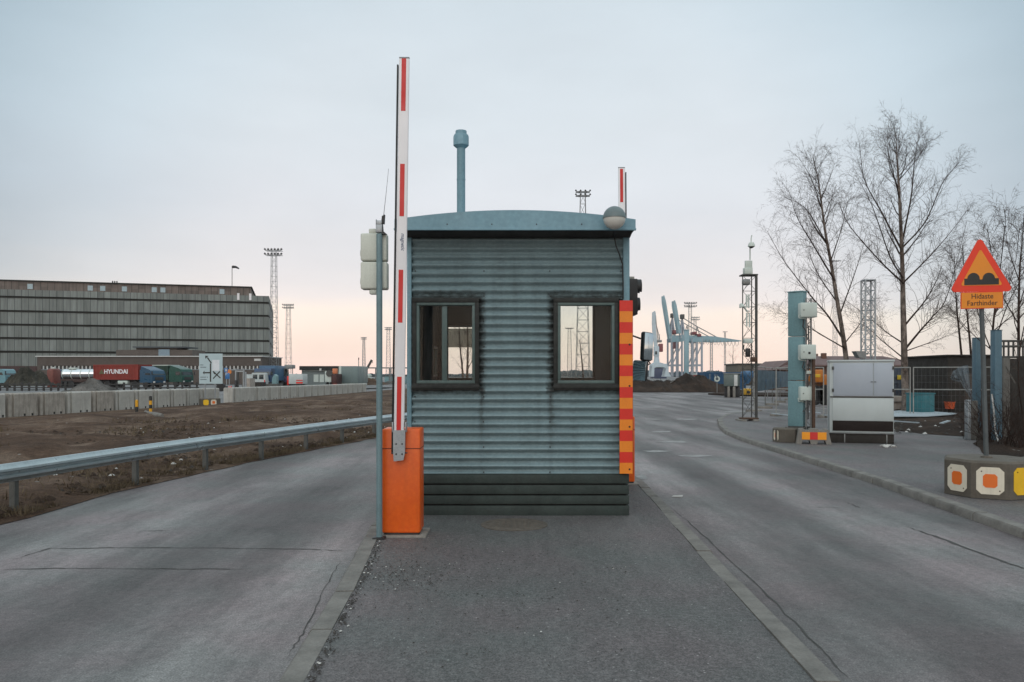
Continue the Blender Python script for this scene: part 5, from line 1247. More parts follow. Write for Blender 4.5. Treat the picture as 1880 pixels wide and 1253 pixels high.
# arrow board in its octagonal block
pb = G(386, 746); cyb = pb.y+.55
octagon('octagon_block', 'small octagonal block with yellow and orange plates under the arrow board', XX(385.5, cyb), cyb, .56, .42, ZY, [(-90, 'w'), (-135, 'y')], R(42.5))
ab = thing('arrow_board', 'tall grey-blue lane board with black arrows and a crossed-out lane', 'sign', (XX(386, cyb), cyb, ZY+.4))
ybd = cyb-.05; q_ = lambda u, v, o_=0: P(u, v, ybd-o_)
M_bd = pm('board_grey', S(168, 188, 194), .5, var=.04, scale=2); M_bdw = flat('patch_white', S(206, 212, 218), .5)
g = MB(); g.prism([q_(365.6, 705), q_(408.3, 705), q_(408.3, 649.6), q_(365.6, 649.6)], (0, .04, 0)); pn = mesh('panel', g, M_bd, ab)
for u in (376.5, 395):
    g = MB(); g.path([P(u, 742, cyb), P(u, 652, cyb+.0)], .04, 8); mesh('leg', g, M_galv, ab)
def zs_(x, y): return (355+x*.0958, 640+y*.0958)
g = MB(); g.prism([q_(*zs_(360, 430), .001), q_(*zs_(500, 430), .001), q_(*zs_(500, 220), .001), q_(*zs_(360, 220), .001)], (0, -.004, 0)); mesh('white_patch', g, M_bdw, pn)
g = MB()
def stroke(a, b, w_): 
    A, B = q_(*zs_(*a), .008), q_(*zs_(*b), .008); d = (B-A).normalized(); s2 = Vector((-d.z, 0, d.x))*w_/2; g.prism([A-s2, B-s2, B+s2, A+s2], (0, .005, 0))
sw = .074
stroke((328, 640), (328, 290), sw); 
stroke((345, 285), (268, 175), sw*.95); stroke((320, 466), (215, 466), sw)
g.prism([q_(*zs_(*a), .0085) for a in ((225, 140), (290, 145), (228, 200))], (0, .005, 0)); g.prism([q_(*zs_(*a), .0085) for a in ((180, 466), (212, 428), (212, 502))], (0, .005, 0))
mesh('arrows', g, M_sblk, pn, smooth=0)
g = MB(); stroke((378, 440), (520, 570), .06); 
g2 = g; g = MB(); 
A_, B_ = (378, 580), (510, 440); stroke(A_, B_, .06)
for v_, f_ in zip([tuple(Vector(v_)+Vector((0, -.006, 0))) for v_ in g2.v], [0]*len(g2.v)): pass
o = len(g.v); g.v += [(x, y-.006, z) for x, y, z in g2.v]; g.f += [tuple(i+o for i in f_) for f_ in g2.f]; g.m += g2.m
g.prism([q_(*zs_(*a), .009) for a in ((370, 440), (405, 450), (425, 500), (395, 490))], (0, .005, 0)); mesh('cross', g, M_sblk, pn, smooth=0)
g = MB()
for (x0, x1, y) in ((135, 190, 318), (135, 250, 362), (135, 245, 552), (262, 282, 552), (135, 255, 597)):
    x = x0
    while x < x1-3: w_ = rnd.choice((9, 11, 13)); g.prism([q_(*zs_(x, y+9), .003), q_(*zs_(min(x+w_, x1), y+9), .003), q_(*zs_(min(x+w_, x1), y-9), .003), q_(*zs_(x, y-9), .003)], (0, .002, 0)); x += w_+4
mesh('place_names', g, flat('text_grey', S(92, 104, 110), .5), pn, smooth=0)

# trucks ---------------------------------------------------------------
M_tyre = M_rub; M_cgl = pm('truck_glass', (.03, .04, .045), .12, var=.1); M_chas = flat('chassis', (.03, .03, .032), .6)
def wheels(o, xs_, y_, r_=.5):
    for x in xs_:
        for s_ in (-1, 1):
            g = MB(); c = (x, s_*y_, r_); g.lathe([(r_*.55, -.14), (r_*.95, -.14), (r_, -.09), (r_, .09), (r_*.95, .14), (r_*.55, .14)], c, 18, axis='Y'); w_ = mesh('wheel', g, M_tyre, o, local=True)
            g = MB(); g.lathe([(0, s_*.08), (r_*.3, s_*.08), (r_*.55, s_*.135)], c, 14, axis='Y'); mesh('rim', g, M_steel, w_, local=True)
def cab(o, m, x0, L=2.2, zt_=2.95, spoiler=True, roofm=None, lights=True):
    """lorry cab: x0 is its rear, front at x0+L, along +x"""
    W = 1.22; x1 = x0+L
    side = [(x0, .75), (x1-.05, .75), (x1, 1.0), (x1-.02, 1.75), (x1-.28, zt_-.15), (x1-.5, zt_), (x0, zt_)]
    g = MB(); g.prism([(x, -W, z) for x, z in side], (0, 2*W, 0)); c = mesh('cab', g, m, o, local=True, smooth=20)
    g = MB(); e = .012; g.add([(x1-.03+e, -W+.12, 1.78), (x1-.03+e, W-.12, 1.78), (x1-.25+e, W-.2, zt_-.3), (x1-.25+e, -W+.2, zt_-.3)], [(0, 1, 2, 3)]); mesh('windscreen', g, M_cgl, c, local=True)
    for s_ in (-1, 1):
        g = MB(); g.prism([(x1-1.25, s_*(W+.002), 1.8), (x1-.3, s_*(W+.002), 1.75), (x1-.45, s_*(W+.002), zt_-.45), (x1-1.2, s_*(W+.002), zt_-.45)], (0, s_*.008, 0)); mesh('side_window', g, M_cgl, c, local=True)
        g = MB(); g.bbox(x1+.05, x1+.12, s_*(W+.12)-.1, s_*(W+.12)+.1, 1.8, 2.3, .03); mesh('mirror', g, M_chas, c, local=True)
        g = MB(); g.bbox(x1-.0, x1+.06, s_*.9-.16, s_*.9+.16, .72, .92, .02); mesh('headlight', g, flat('headlight_glass', (.6, .6, .58), .2), c, local=True)
    g = MB(); g.bbox(x1-.02, x1+.04, -.75, .75, 1.05, 1.5, .02); mesh('grille', g, M_chas, c, local=True)
    g = MB(); g.bbox(x1-.3, x1+.1, -W, W, .42, .72, .06); mesh('bumper', g, M_chas, c, local=True)
    if spoiler:
        g = MB(); g.prism([(x1-.55, -W+.1, zt_+.005), (x0+.1, -W+.1, zt_+.005), (x0+.1, -W+.1, zt_+.5)], (0, 2*W-.2, 0)); mesh('roof_spoiler', g, roofm or m, c, local=True, smooth=20)
    wheels(o, (x1-1.2,), W-.16)
def container(o, m, x0, x1, z0, z1, name='container', W=1.22):
    g = MB(); g.corr_side((x0, -W), (x1, -W), z0, z1, .28, .05); g.corr_side((x1, W), (x0, W), z0, z1, .28, .05)
    g.corr_side((x1, -W), (x1, W), z0, z1, .28, .05); g.corr_side((x0, W), (x0, -W), z0, z1, .28, .05)
    g.quad((x0, -W, z1-.01), (x1, -W, z1-.01), (x1, W, z1-.01), (x0, W, z1-.01)); g.quad((x0, W, z0+.01), (x1, W, z0+.01), (x1, -W, z0+.01), (x0, -W, z0+.01))
    for z in (z0+.07, z1-.07):
        g.box(x0-.012, x1+.012, -W-.014, -W+.03, z-.08, z+.08); g.box(x0-.012, x1+.012, W-.03, W+.014, z-.08, z+.08)
    for x in (x0+.08, x1-.08):
        for s_ in (-1, 1): g.box(x-.09, x+.09, s_*(W-.02)-.035, s_*(W-.02)+.035, z0-.005, z1+.005)
    return mesh(name, g, m, o, local=True, smooth=15)
M_cred = pm('container_red', S(128, 44, 34), .6, var=.14, scale=.8, streak=.35, dirt=S(84, 34, 28)); M_cabb = pm('truck_blue', S(32, 72, 98), .35, var=.08, scale=2); M_cabgr = pm('truck_green', S(24, 74, 64), .35, var=.1, scale=2); M_greend = pm('container_dkgreen', S(26, 56, 46), .6, var=.15)
yt_ = 110.; yaw = R(-20); k_ = math.cos(yaw)
ct = thing('container_truck', 'blue lorry carrying a red container behind the concrete blocks', 'truck', (XX(240, yt_), yt_, ZY), yaw)
xa, xb = (XX(172, yt_)-XX(240, yt_))/k_, (XX(272, yt_)-XX(240, yt_))/k_
c_ = container(ct, M_cred, xa, xb, .85+.3, ZX(670, yt_)-ZY)
g = MB(); zc = (1.15+ZX(670, yt_)-ZY)/2+.05; text(g, 'HYUNDAI', .82, Matrix.Translation((XX(940+(220-240), yt_)/k_+.25, -1.25, zc)) @ Matrix.Rotation(R(90), 4, 'X'), .004, 0, 1.16, 0, .028); mesh('lettering', g, M_white, c_, local=True, smooth=0)
g = MB(); xg = XX(940+(191-240), yt_)/k_; g.prism([(xg-.5, -1.252, zc-.3), (xg+.5, -1.252, zc-.3), (xg, -1.252, zc+.4)], (0, .004, 0)); mesh('triangle_emblem', g, flat('emblem_green', S(92, 88, 58), .6), c_, local=True)
g = MB(); g.bbox(xa, xb+2.0, -.45, .45, .75, 1.13, .03); mesh('chassis', g, M_chas, ct, local=True)
cab(ct, M_cabb, xb+.25, (XX(306, yt_)-XX(272, yt_))/k_-.55, ZX(675, yt_)-ZY-.35)
wheels(ct, (xa+1.2, xa+2.5, xb-.6), 1.05)
g = MB(); g.bbox(xb-3.6, xb-1.9, -1.26, -.8, .55, 1.0, .05); mesh('side_box', g, M_ebox, ct, local=True)
yt2 = 121.
gt = thing('green_truck', 'green lorry with a green box body parked beside the blue lorry', 'truck', (XX(325, yt2), yt2, ZY), R(-18))
k2 = math.cos(R(18)); f2 = lambda u: (XX(u, yt2)-XX(325, yt2))/k2
container(gt, M_greend, f2(262), f2(318), 1.1, ZX(672, yt2)-ZY, 'box_body'); g = MB(); g.bbox(f2(262), f2(318), -1.25, 1.25, ZX(672, yt2)-ZY+.01, ZX(670.5, yt2)-ZY, .02); mesh('roof_edge', g, M_ebox, gt, local=True)
g = MB(); g.bbox(f2(262), f2(340), -.45, .45, .7, 1.08, .03); mesh('chassis', g, M_chas, gt, local=True)
cab(gt, M_cabgr, f2(320), f2(348)-f2(320), 2.75, True, M_cabgr); wheels(gt, (f2(270), f2(280)), 1.05)
yt3 = 116.
tk = thing('tank_truck', 'lorry with a shiny silver tank left of the red container', 'truck', (XX(140, yt3), yt3, ZY), 0); f3 = lambda u: XX(u, yt3)-XX(140, yt3)
M_tank = pm('tank_steel', (.66, .68, .7), .16, 1., var=.06, scale=.5); zt3 = ZX(678, yt3)-ZY; zb3 = ZX(697, yt3)-ZY; rr3 = (zt3-zb3)/2
g = MB(); g.lathe([(0, f3(115.5)), (rr3*.7, f3(116)), (rr3, f3(118)), (rr3, f3(190)), (rr3*.7, f3(192)), (0, f3(192.5))], (0, 0, zb3+rr3), 28, axis='X'); tn = mesh('tank', g, M_tank, tk, local=True)
for u in (118.5, 135, 152, 168): g = MB(); g.lathe([(rr3+.02, f3(u)-.06), (rr3+.02, f3(u)+.06)], (0, 0, zb3+rr3), 28, axis='X'); mesh('tank_band', g, M_ebox, tn, local=True)
g = MB(); g.bbox(f3(128), f3(141), -.35, .35, zt3-.03, zt3+.2, .05); mesh('hatch_walkway', g, M_ebox, tn, local=True)
g = MB(); g.bbox(f3(104), f3(192), -.9, .9, .7, zb3+.05, .05); mesh('chassis', g, flat('chassis_brown', S(60, 42, 36), .7), tk, local=True)
wheels(tk, (f3(120), f3(128), f3(136)), 1.0); M_tkb = pm('truck_dullblue', S(56, 92, 122), .5, var=.12)
g = MB(); g.bbox(f3(98), f3(114), -1.2, 1.2, .7, ZX(679, yt3)-ZY, .12); g2 = mesh('cab', g, M_tkb, tk, local=True); g = MB(); g.bbox(f3(99), f3(113), -1.22, -1.202, 2.1, 2.7, .01); mesh('side_window', g, M_cgl, g2, local=True)
# left edge clutter
yt4 = 104.
lt = thing('small_lorry', 'pale blue lorry at the left edge of the yard', 'truck', (XX(4, yt4), yt4, ZY), R(0)); f4 = lambda u: XX(u, yt4)-XX(4, yt4)
cab(lt, pm('truck_paleblue', S(98, 140, 150), .4, var=.1), f4(-4), f4(21)-f4(-4), ZX(678, yt4)-ZY, False); g = MB(); g.bbox(f4(-50), f4(-5), -1.2, 1.2, 1.0, ZX(684, yt4)-ZY, .05); mesh('box_body', g, M_tkb, lt, local=True)
g = MB(); g.bbox(f4(-50), f4(10), -.45, .45, .5, .95, .03); mesh('chassis', g, M_chas, lt, local=True); wheels(lt, (f4(-40), f4(-30)), 1.0)
M_scrap = soilmat('scrap_dark', S(44, 44, 40), S(62, 60, 54), S(78, 74, 66))
heap(20, 90, 708, 677, 100, 'scrap_heap', 'dark heap of scrap and netting beside the pale blue lorry', M_scrap, .45, 8, 3, jag=.22, n=60, pts=[(.0, 0), (.6, .15), (1., .35), (.9, .6), (.55, .8), (0, 1.)])
o, g, w_, h_ = boxthing('red_tank', 'dull red machine between the scrap heap and the silver tank', 'machine', M_cred, 84, 98, 677, 706, 106, 2, ZY, .35); M_drd = pm('dull_red', S(112, 62, 54), .6, var=.2); mesh('body', g, M_drd, o, local=True); g = MB(); g.lathe([(.25, h_), (.25, h_+.2), (0, h_+.22)], (0, 0, 0), 12); mesh('cap', g, M_ebox, o, local=True)

# big warehouse ---------------------------------------------------------
DW = Vector((72., 20., 0)).normalized(); W0 = P(0, 690, 232.); W0.z = 0
def wh(u):
    """point of the warehouse front seen at column u"""
    k_ = (u-U0)/F; t = (k_*W0.y-W0.x)/(DW.x-k_*DW.y); return W0+DW*t
def panelmat(name, base, w_):
    m, nt, b = _new(name); v = coord(nt)
    sp_ = N(nt, 'ShaderNodeSeparateXYZ'); nt.links.new(v, sp_.inputs[0])
    def mm(op, a, bb):
        n = N(nt, 'ShaderNodeMath', operation=op)
        for i, x in enumerate((a, bb)):
            if hasattr(x, 'is_output'): nt.links.new(x, n.inputs[i])
            else: n.inputs[i].default_value = x
        return n.outputs[0]
    xx_ = mm('DIVIDE', sp_.outputs[0], w_); fl = mm('FLOOR', xx_, 0); fr = mm('FRACT', xx_, 0); zf = mm('FLOOR', mm('DIVIDE', sp_.outputs[2], 4.), 0)
    cb_ = N(nt, 'ShaderNodeCombineXYZ'); nt.links.new(fl, cb_.inputs[0]); nt.links.new(zf, cb_.inputs[1])
    wn = N(nt, 'ShaderNodeTexWhiteNoise'); nt.links.new(cb_.outputs[0], wn.inputs['Vector'])
    c = ramp(nt, wn.outputs['Value'], [(0, tuple(x*.8 for x in base)), (1, tuple(x*1.22 for x in base))])
    s1 = noise(nt, mapv(nt, v, (1.2, 1.2, .12)), 1.2, 5, .6); c = mixc(nt, 1., c, ramp(nt, s1, [(.3, g3(.72)), (.7, g3(1.2))]), 'MULTIPLY')
    j = ramp(nt, fr, [(0., g3(1)), (.05, g3(1)), (.09, g3(0))]); c = mixc(nt, j, c, tuple(x*.3 for x in base))
    nt.links.new(c, b.inputs['Base Color']); b.inputs['Roughness'].default_value = .8; return m
M_whp = panelmat('facade_panels', S(114, 120, 117), 1.83); M_whd = flat('facade_ledge', S(46, 46, 43), .9, spec=.1); M_whpar = panelmat('parapet_panels', S(104, 94, 88), 1.9)
wa, wb = wh(-120), wh(494); LW = (wb-wa).length; ang = math.atan2(DW.y, DW.x); DEP = 62.
whs = thing('warehouse', 'huge grey concrete warehouse with banded panel facade at left', 'building', tuple(wa), ang)
zz0 = lambda v: H-(v-690)/F*wh(0).y     # heights measured at the left edge of the photo
zb_l = [zz0(v) for v in (645, 620, 595, 570, 544)]
top = zz0(528.5); ptop = zz0(515)
g = MB(); g.box(0, LW, 0, DEP, -.2, zb_l[0]-.5); 
for a, b in zip(zb_l, zb_l[1:]+[top]): g.box(0, LW, 0, DEP, a+.15, b-.45)
mesh('wall', g, M_whp, whs, local=True, smooth=0)
for z in zb_l: g = MB(); g.box(-.1, LW+.1, -.12, DEP+.1, z-.45, z-.17); g.box(.3, LW-.3, .35, DEP-.3, z-.168, z+.149); mesh('ledge', g, M_whd, whs, local=True, smooth=0)
lp = (wh(460)-wa).length
g = MB(); g.box(2, lp, 1.2, DEP-4, top-.5, ptop); mesh('parapet', g, M_whpar, whs, local=True, smooth=0)
g = MB(); g.box(1.6, lp+.4, .8, DEP-3.6, ptop+.005, ptop+.35); mesh('roof_edge', g, M_whd, whs, local=True)
for u in (53, 164, 187, 227, 282, 298, 407):
    t = (wh(u)-wa).length; g = MB(); g.box(t-.7, t+.7, 1.1, 1.19, ptop-2.2, ptop-.7); mesh('roof_window', g, flat('pale_window', S(150, 170, 178), .3), whs, local=True)
for u in (437.5, 459.5):
    t = (wh(u)-wa).length; g = MB(); g.box(t-.35, t+.35, -.2, -.0, top-1.9, top+.2); mesh('pale_slot', g, M_white, whs, local=True)
g = MB(); q0, q1 = (wh(-60)-wa).length, (wh(68)-wa).length
g.box(q0, q1, -.25, -.02, .4, 4.4); mesh('red_base', g, pm('base_red', S(66, 46, 44), .8, var=.2), whs, local=True)
for u in (199, 203, 207):
    t = (wh(u)-wa).length; g = MB(); g.path([(t, 6, ptop+.3), (t, 6, ptop+1.4)], .2, 6); mesh('roof_vent', g, M_whd, whs, local=True)
g = MB(); t = (wh(424)-wa).length; g.path([(t, 5, ptop), (t, 5, ptop+7.2)], .1, 6); fp = thing('wind_sock', 'black windsock on a thin mast above the warehouse roof', 'windsock', tuple(wa+DW*t+Vector((-DW.y*5, DW.x*5, ptop))))
Wm = Matrix.Translation(wa) @ Matrix.Rotation(ang, 4, 'Z'); g.v = [tuple(Wm @ Vector(q)) for q in g.v]; mesh('mast', g, M_steeld, fp)
g = MB(); B = Wm @ Vector((t, 5, ptop+7.1)); g.path([B+Vector((.2, 0, -.2)), B+Vector((1.2, 0, -.25)), B+Vector((2.2, 0, -.75))], [.45, .38, .2], 10); mesh('sock', g, M_rub, fp)
# brick annex in front
yx = 160.; ax2 = lambda u: XX(u, yx); az2 = lambda v: ZX(v, yx)
M_bk2 = pm('annex_brick', S(84, 76, 71), .9, var=.12, scale=.6); M_wht = flat('white_trim', S(190, 192, 190), .6)
an = thing('brick_annex', 'long low brick annex with a row of white-mullioned windows before the warehouse', 'building', (ax2(270), yx, ZY))
g = MB(); g.box(ax2(68), ax2(480), yx, yx+14, az2(672)-.0+.02, az2(655.5)); g.box(ax2(68), ax2(76), yx+.001, yx+13.9, ZY, az2(672)); g.box(ax2(76), ax2(480), yx+.02, yx+14, ZY, az2(678.5)); mesh('wall', g, M_bk2, an, smooth=0)
g = MB(); g.box(ax2(66), ax2(482), yx-.25, yx+14.2, az2(655.5)+.003, az2(653.8)); mesh('roof_edge', g, M_wht, an)
g = MB(); g.box(ax2(76), ax2(480), yx+.35, yx+.5, az2(678.5)-.0, az2(672)); mesh('window_band', g, M_cgl, an)
for i in range(56):
    u = 79+7.15*i; g = MB(); wd = 1.0; g.box(ax2(u)-.11, ax2(u)+.11, yx+.1, yx+.34, az2(678.4), az2(672.1)); mesh('mullion', g, M_wht, an)
g = MB(); g.box(ax2(76), ax2(480), yx-.05, yx+.15, az2(679.6), az2(678.6)); mesh('sill_band', g, M_tkb if False else flat('sill_pale', S(120, 132, 140), .6), an)
g = MB(); g.box(ax2(467), ax2(478.5), yx-.08, yx-.01, az2(663), az2(659)); mesh('name_sign', g, M_wht, an)
g = MB(); g.box(ax2(186), ax2(331), yx+6, yx+13, az2(655), az2(641)); g.box(ax2(222), ax2(300), yx+6.5, yx+12, az2(641)+.02, az2(637)); up = mesh('upper_storey', g, M_bk2, an, smooth=0)
g = MB(); g.box(ax2(219), ax2(316), yx+5.6, yx+13.2, az2(637)+.02, az2(634.5)); mesh('flat_roof', g, flat('roof_felt', S(70, 76, 80), .7), up)
g = MB(); g.box(ax2(267), ax2(288), yx+5.9, yx+5.99, az2(654.5), az2(640)); mesh('louvre_panel', g, flat('louvre_blue', S(112, 130, 142), .5), up)

# floodlight masts ------------------------------------------------------
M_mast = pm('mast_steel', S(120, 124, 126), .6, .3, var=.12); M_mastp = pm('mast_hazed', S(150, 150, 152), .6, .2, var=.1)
def mast(label, u, vt, Y, w0, w1, head, heads=2, vbase=None, bays=14, lamps=True, mat_=None, rl=None, nl=6):
    x = XX(u, Y); zt_ = ZX(vt, Y); mt = mat_ or M_mast
    rl = rl or max(.04, Y*.0002); hw = head/F*Y
    o = thing('light_mast', label, 'mast', (x, Y, ZY), 0, 'floodlight masts over the port')
    g = MB(); lattice(g, (x, Y, ZY), (x, Y, zt_-.8), w0/F*Y, w1/F*Y, bays, rl, rl*.6, 0, 4, 3); mesh('lattice', g, mt, o)
    for j in range(heads):
        z = zt_-.8-j*hw*.55*1.0
        g = MB(); 
        for s_ in (-1, 1):
            g.bar((x-hw, Y+s_*hw*.3, z), (x+hw, Y+s_*hw*.3, z), rl*2.2, rl*2.2); g.bar((x+s_*hw*.5, Y-hw*.6, z), (x+s_*hw*.5, Y+hw*.6, z), rl*2.0)
        g.bar((x-hw, Y, z+hw*.12), (x+hw, Y, z+hw*.12), rl*1.2)
        pf = mesh('platform', g, mt, o)
        if lamps:
            for i in range(nl):
                xx_ = x-hw+2*hw*i/(nl-1); 
                if nl > 4 and abs(xx_-x) < hw*.15: continue
                s2 = hw*.11; c = Vector((xx_, Y-hw*.35, z+hw*.16)); M = Matrix.Translation(c) @ Matrix.Rotation(R(35), 4, 'X') @ Matrix.Rotation(R(25)*(1 if xx_ < x else -1), 4, 'Y')
                g = MB(); g.bbox(-s2, s2, -s2*.6, s2*.6, -s2*.9, s2*.9, s2*.2, seg=1, M=M); mesh('floodlight', g, M_steeld if mt is M_mast else mt, pf)
    return o
mast('tall floodlight mast standing right beside the end of the warehouse', 503, 454, 165, 14, 8, 15, 2, bays=26, rl=.045)
mast('floodlight mast second from the warehouse, with a box at its foot', 529.5, 556, 230, 11, 6, 9.5, 2, bays=16)
o, g, w_, h_ = boxthing('mast_cabin', 'small grey-blue box at the foot of the second floodlight mast', 'box', M_steel, 522, 537, 670, 677, 222, 3, None, .05); mesh('body', g, M_steel, o, local=True); g = MB(); 
for s_ in (-1, 1): g.path([(s_*w_*.7, 0, -(ZX(677, 222)-ZY)), (s_*w_*.7, 0, 0)], .1, 6)
mesh('leg', g, M_steel, o, local=True)
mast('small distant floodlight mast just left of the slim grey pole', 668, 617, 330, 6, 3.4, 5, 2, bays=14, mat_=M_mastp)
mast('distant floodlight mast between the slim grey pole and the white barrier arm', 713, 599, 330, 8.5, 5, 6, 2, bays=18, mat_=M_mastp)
mast('big floodlight mast rising behind the cabin roof near the globe lamp', 1070, 341, 96, 26, 8.5, 13, 2, bays=17, rl=.04, nl=4)
mast('distant floodlight mast seen through the right cabin window', 1045.5, 600, 300, 9, 5, 7, 1, bays=16, mat_=M_mast)
mast('tall floodlight mast above the blue gantry cranes', 1267, 556, 560, 6.5, 5, 10.5, 2, bays=20)
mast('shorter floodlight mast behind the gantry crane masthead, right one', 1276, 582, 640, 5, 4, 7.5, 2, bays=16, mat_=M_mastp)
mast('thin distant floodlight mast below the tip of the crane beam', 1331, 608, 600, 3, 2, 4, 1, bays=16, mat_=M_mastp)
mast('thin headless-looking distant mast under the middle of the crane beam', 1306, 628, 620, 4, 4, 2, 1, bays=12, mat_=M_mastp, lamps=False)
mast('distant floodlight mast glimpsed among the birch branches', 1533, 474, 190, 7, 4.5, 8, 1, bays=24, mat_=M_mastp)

# middle-left background vehicles and buildings --------------------------
yv = 112.
def van(label, u, Y):
    x = XX(u, Y); o = thing('white_van', label, 'van', (x, Y, ZY), R(12))
    pr = [(-.95, .35), (-1., 1.1), (-.88, 2.0), (-.75, 2.1), (.75, 2.1), (.88, 2.0), (1., 1.1), (.95, .35)]
    g = MB(); g.prism([(a, 0, z) for a, z in pr], (0, 4.6, 0)); g.prism([(a*.95, 4.61, min(z, 1.25)) for a, z in pr], (0, .8, 0)); b = mesh('body', g, M_cabw, o, local=True, smooth=25)
    for s_ in (-1, 1):
        g = MB(); g.bbox(s_*.42-.3, s_*.42+.3, -.02, -.002, 1.2, 1.85, .008); mesh('rear_window', g, M_cgl, b, local=True)
        g = MB(); g.bbox(s_*.88-.07, s_*.88+.07, -.03, -.002, .7, 1.1, .01); mesh('tail_light', g, M_red, b, local=True)
    g = MB(); g.bbox(-.95, .95, -.08, .1, .3, .5, .03); mesh('bumper', g, M_chas, b, local=True)
    for y_ in (1.0, 3.9):
        for s_ in (-1, 1): g = MB(); g.lathe([(0, -.1), (.3, -.1), (.33, 0), (.3, .1), (0, .1)], (s_*.85, y_, .33), 16, axis='X'); mesh('wheel', g, M_rub, o, local=True)
van('white van seen from behind near the brick annex', 474, 112)
yb6 = 118.
bl = thing('blue_lorry', 'dark blue lorry facing the camera beside the white van', 'truck', (XX(485, yb6), yb6, ZY), R(-90)); cab(bl, pm('lorry_navy', S(34, 62, 96), .4, var=.1), -1.2, 2.2, ZX(677, yb6)-ZY, False); g = MB(); g.bbox(-7, -1.4, -1.2, 1.2, .95, 3.2, .05); mesh('box_body', g, M_tkb, bl, local=True); g = MB(); g.bbox(-7, .5, -.5, .5, .6, .93, .03); mesh('chassis', g, M_chas, bl, local=True); wheels(bl, (-5.5,), 1.05)
yb7 = 124.; M_navy = pm('trailer_navy', S(56, 64, 92), .5, var=.14, scale=.6, streak=.2)
o, g, w_, h_ = boxthing('blue_trailer', 'dark blue trailer with a glazed upper strip right of the mast foot', 'trailer', M_navy, 503, 529, 676, 703, yb7, 2.5, ZY, .06); g = MB(); g.bbox(-w_, w_, -1.25, 1.25, .7, h_*.55, .05); mesh('body', g, M_navy, o, local=True); g = MB(); g.bbox(-w_, w_*.5, -1.22, 1.22, h_*.55+.01, h_-.12, .04); mesh('glazing', g, M_cgl, o, local=True); g = MB(); g.bbox(-w_, w_, -1.27, 1.27, h_-.118, h_, .03); mesh('roof', g, M_steel, o, local=True); wheels(o, (-w_*.5, w_*.5), 1.0, .4)
yb8 = 108.
o, g, w_, h_ = boxthing('white_trailer', 'white box trailer with red and white striped rear board', 'trailer', M_cabw, 530, 556, 687, 705, yb8, 2.5, ZY, .04); g = MB(); g.bbox(-w_, w_, -1.25, 1.25, .55, h_, .04); b = mesh('body', g, M_cabw, o, local=True)
for z0_, z1_ in ((.62, .85), (1.0, 1.12)): g = MB(); g.bbox(w_*.05, w_*.98, -1.28, -1.252, z0_, z1_, .004); mesh('red_stripe', g, M_red, b, local=True)
g = MB(); g.bbox(-w_-.25, -w_-.01, -1.2, 1.2, .4, h_*.85, .05); mesh('front_panel', g, M_red, o, local=True); wheels(o, (-w_*.4, w_*.3), 1.0, .35)
# grey depot with dark flat roof, grey trailer box in front
yd = 128.
dp_ = thing('depot', 'low grey depot with a dark flat roof in the middle distance', 'building', (XX(590, yd), yd, ZY)); dx = lambda u: XX(u, yd); dz = lambda v: ZX(v, yd)
g = MB(); g.box(dx(554), dx(627), yd, yd+12, ZY, dz(680)); mesh('wall', g, pm('depot_grey', S(112, 122, 122), .7, var=.1, scale=.6, streak=.2), dp_)
g = MB(); g.box(dx(551), dx(629), yd-.5, yd+12.4, dz(680)+.005, dz(672.5)); mesh('roof', g, flat('depot_roof', S(36, 38, 38), .8), dp_)
g = MB(); g.box(dx(556), dx(600), yd-.12, yd-.01, dz(681.5), dz(680.2)); mesh('trim', g, M_ebox, dp_)
for a, b in ((576, 585), (587, 595)): g = MB(); g.box(dx(a), dx(b), yd-.08, yd-.012, dz(702), dz(688)); mesh('roller_door', g, M_ebox, dp_)
g = MB(); g.box(dx(588), dx(591.5), yd-.6, yd-.51, dz(681), dz(677)); mesh('sign_plate', g, M_wht, dp_)
yg = 100.
gb = thing('box_trailer', 'tall grey box trailer at the right end of the depot', 'trailer', (XX(640, yg), yg, ZY)); gx = lambda u: XX(u, yg)-XX(640, yg); gz = lambda v: ZX(v, yg)-ZY
g = MB(); g.bbox(gx(622.5), gx(657), -0, 7, gz(704), gz(672.5), .05); bo = mesh('box_body', g, pm('trailer_grey', S(104, 120, 120), .5, var=.08, scale=.5, streak=.25, dirt=S(76, 88, 88)), gb, local=True)
g = MB(); g.box(gx(622), gx(626.5), -.02, -.001, gz(704), gz(672.7)); mesh('edge_panel', g, M_ebox, bo, local=True); g = MB(); g.bbox(gx(624), gx(656), .1, 6.8, gz(704)-.3, gz(704)-.01, .03); mesh('chassis', g, M_ebox, gb, local=True)
for x in (gx(630), gx(650)):
    g = MB(); g.lathe([(0, -.15), (.4, -.15), (.42, 0), (.4, .15), (0, .15)], (x, .6, .42), 16, axis='X'); mesh('wheel', g, M_rub, gb, local=True)
ro = thing('service_truck', 'truck rear with dark red and orange panels left of the grey box trailer', 'truck', (XX(613, 97), 97, ZY)); rx = lambda u: XX(u, 97)-XX(613, 97); rz_ = lambda v: ZX(v, 97)-ZY
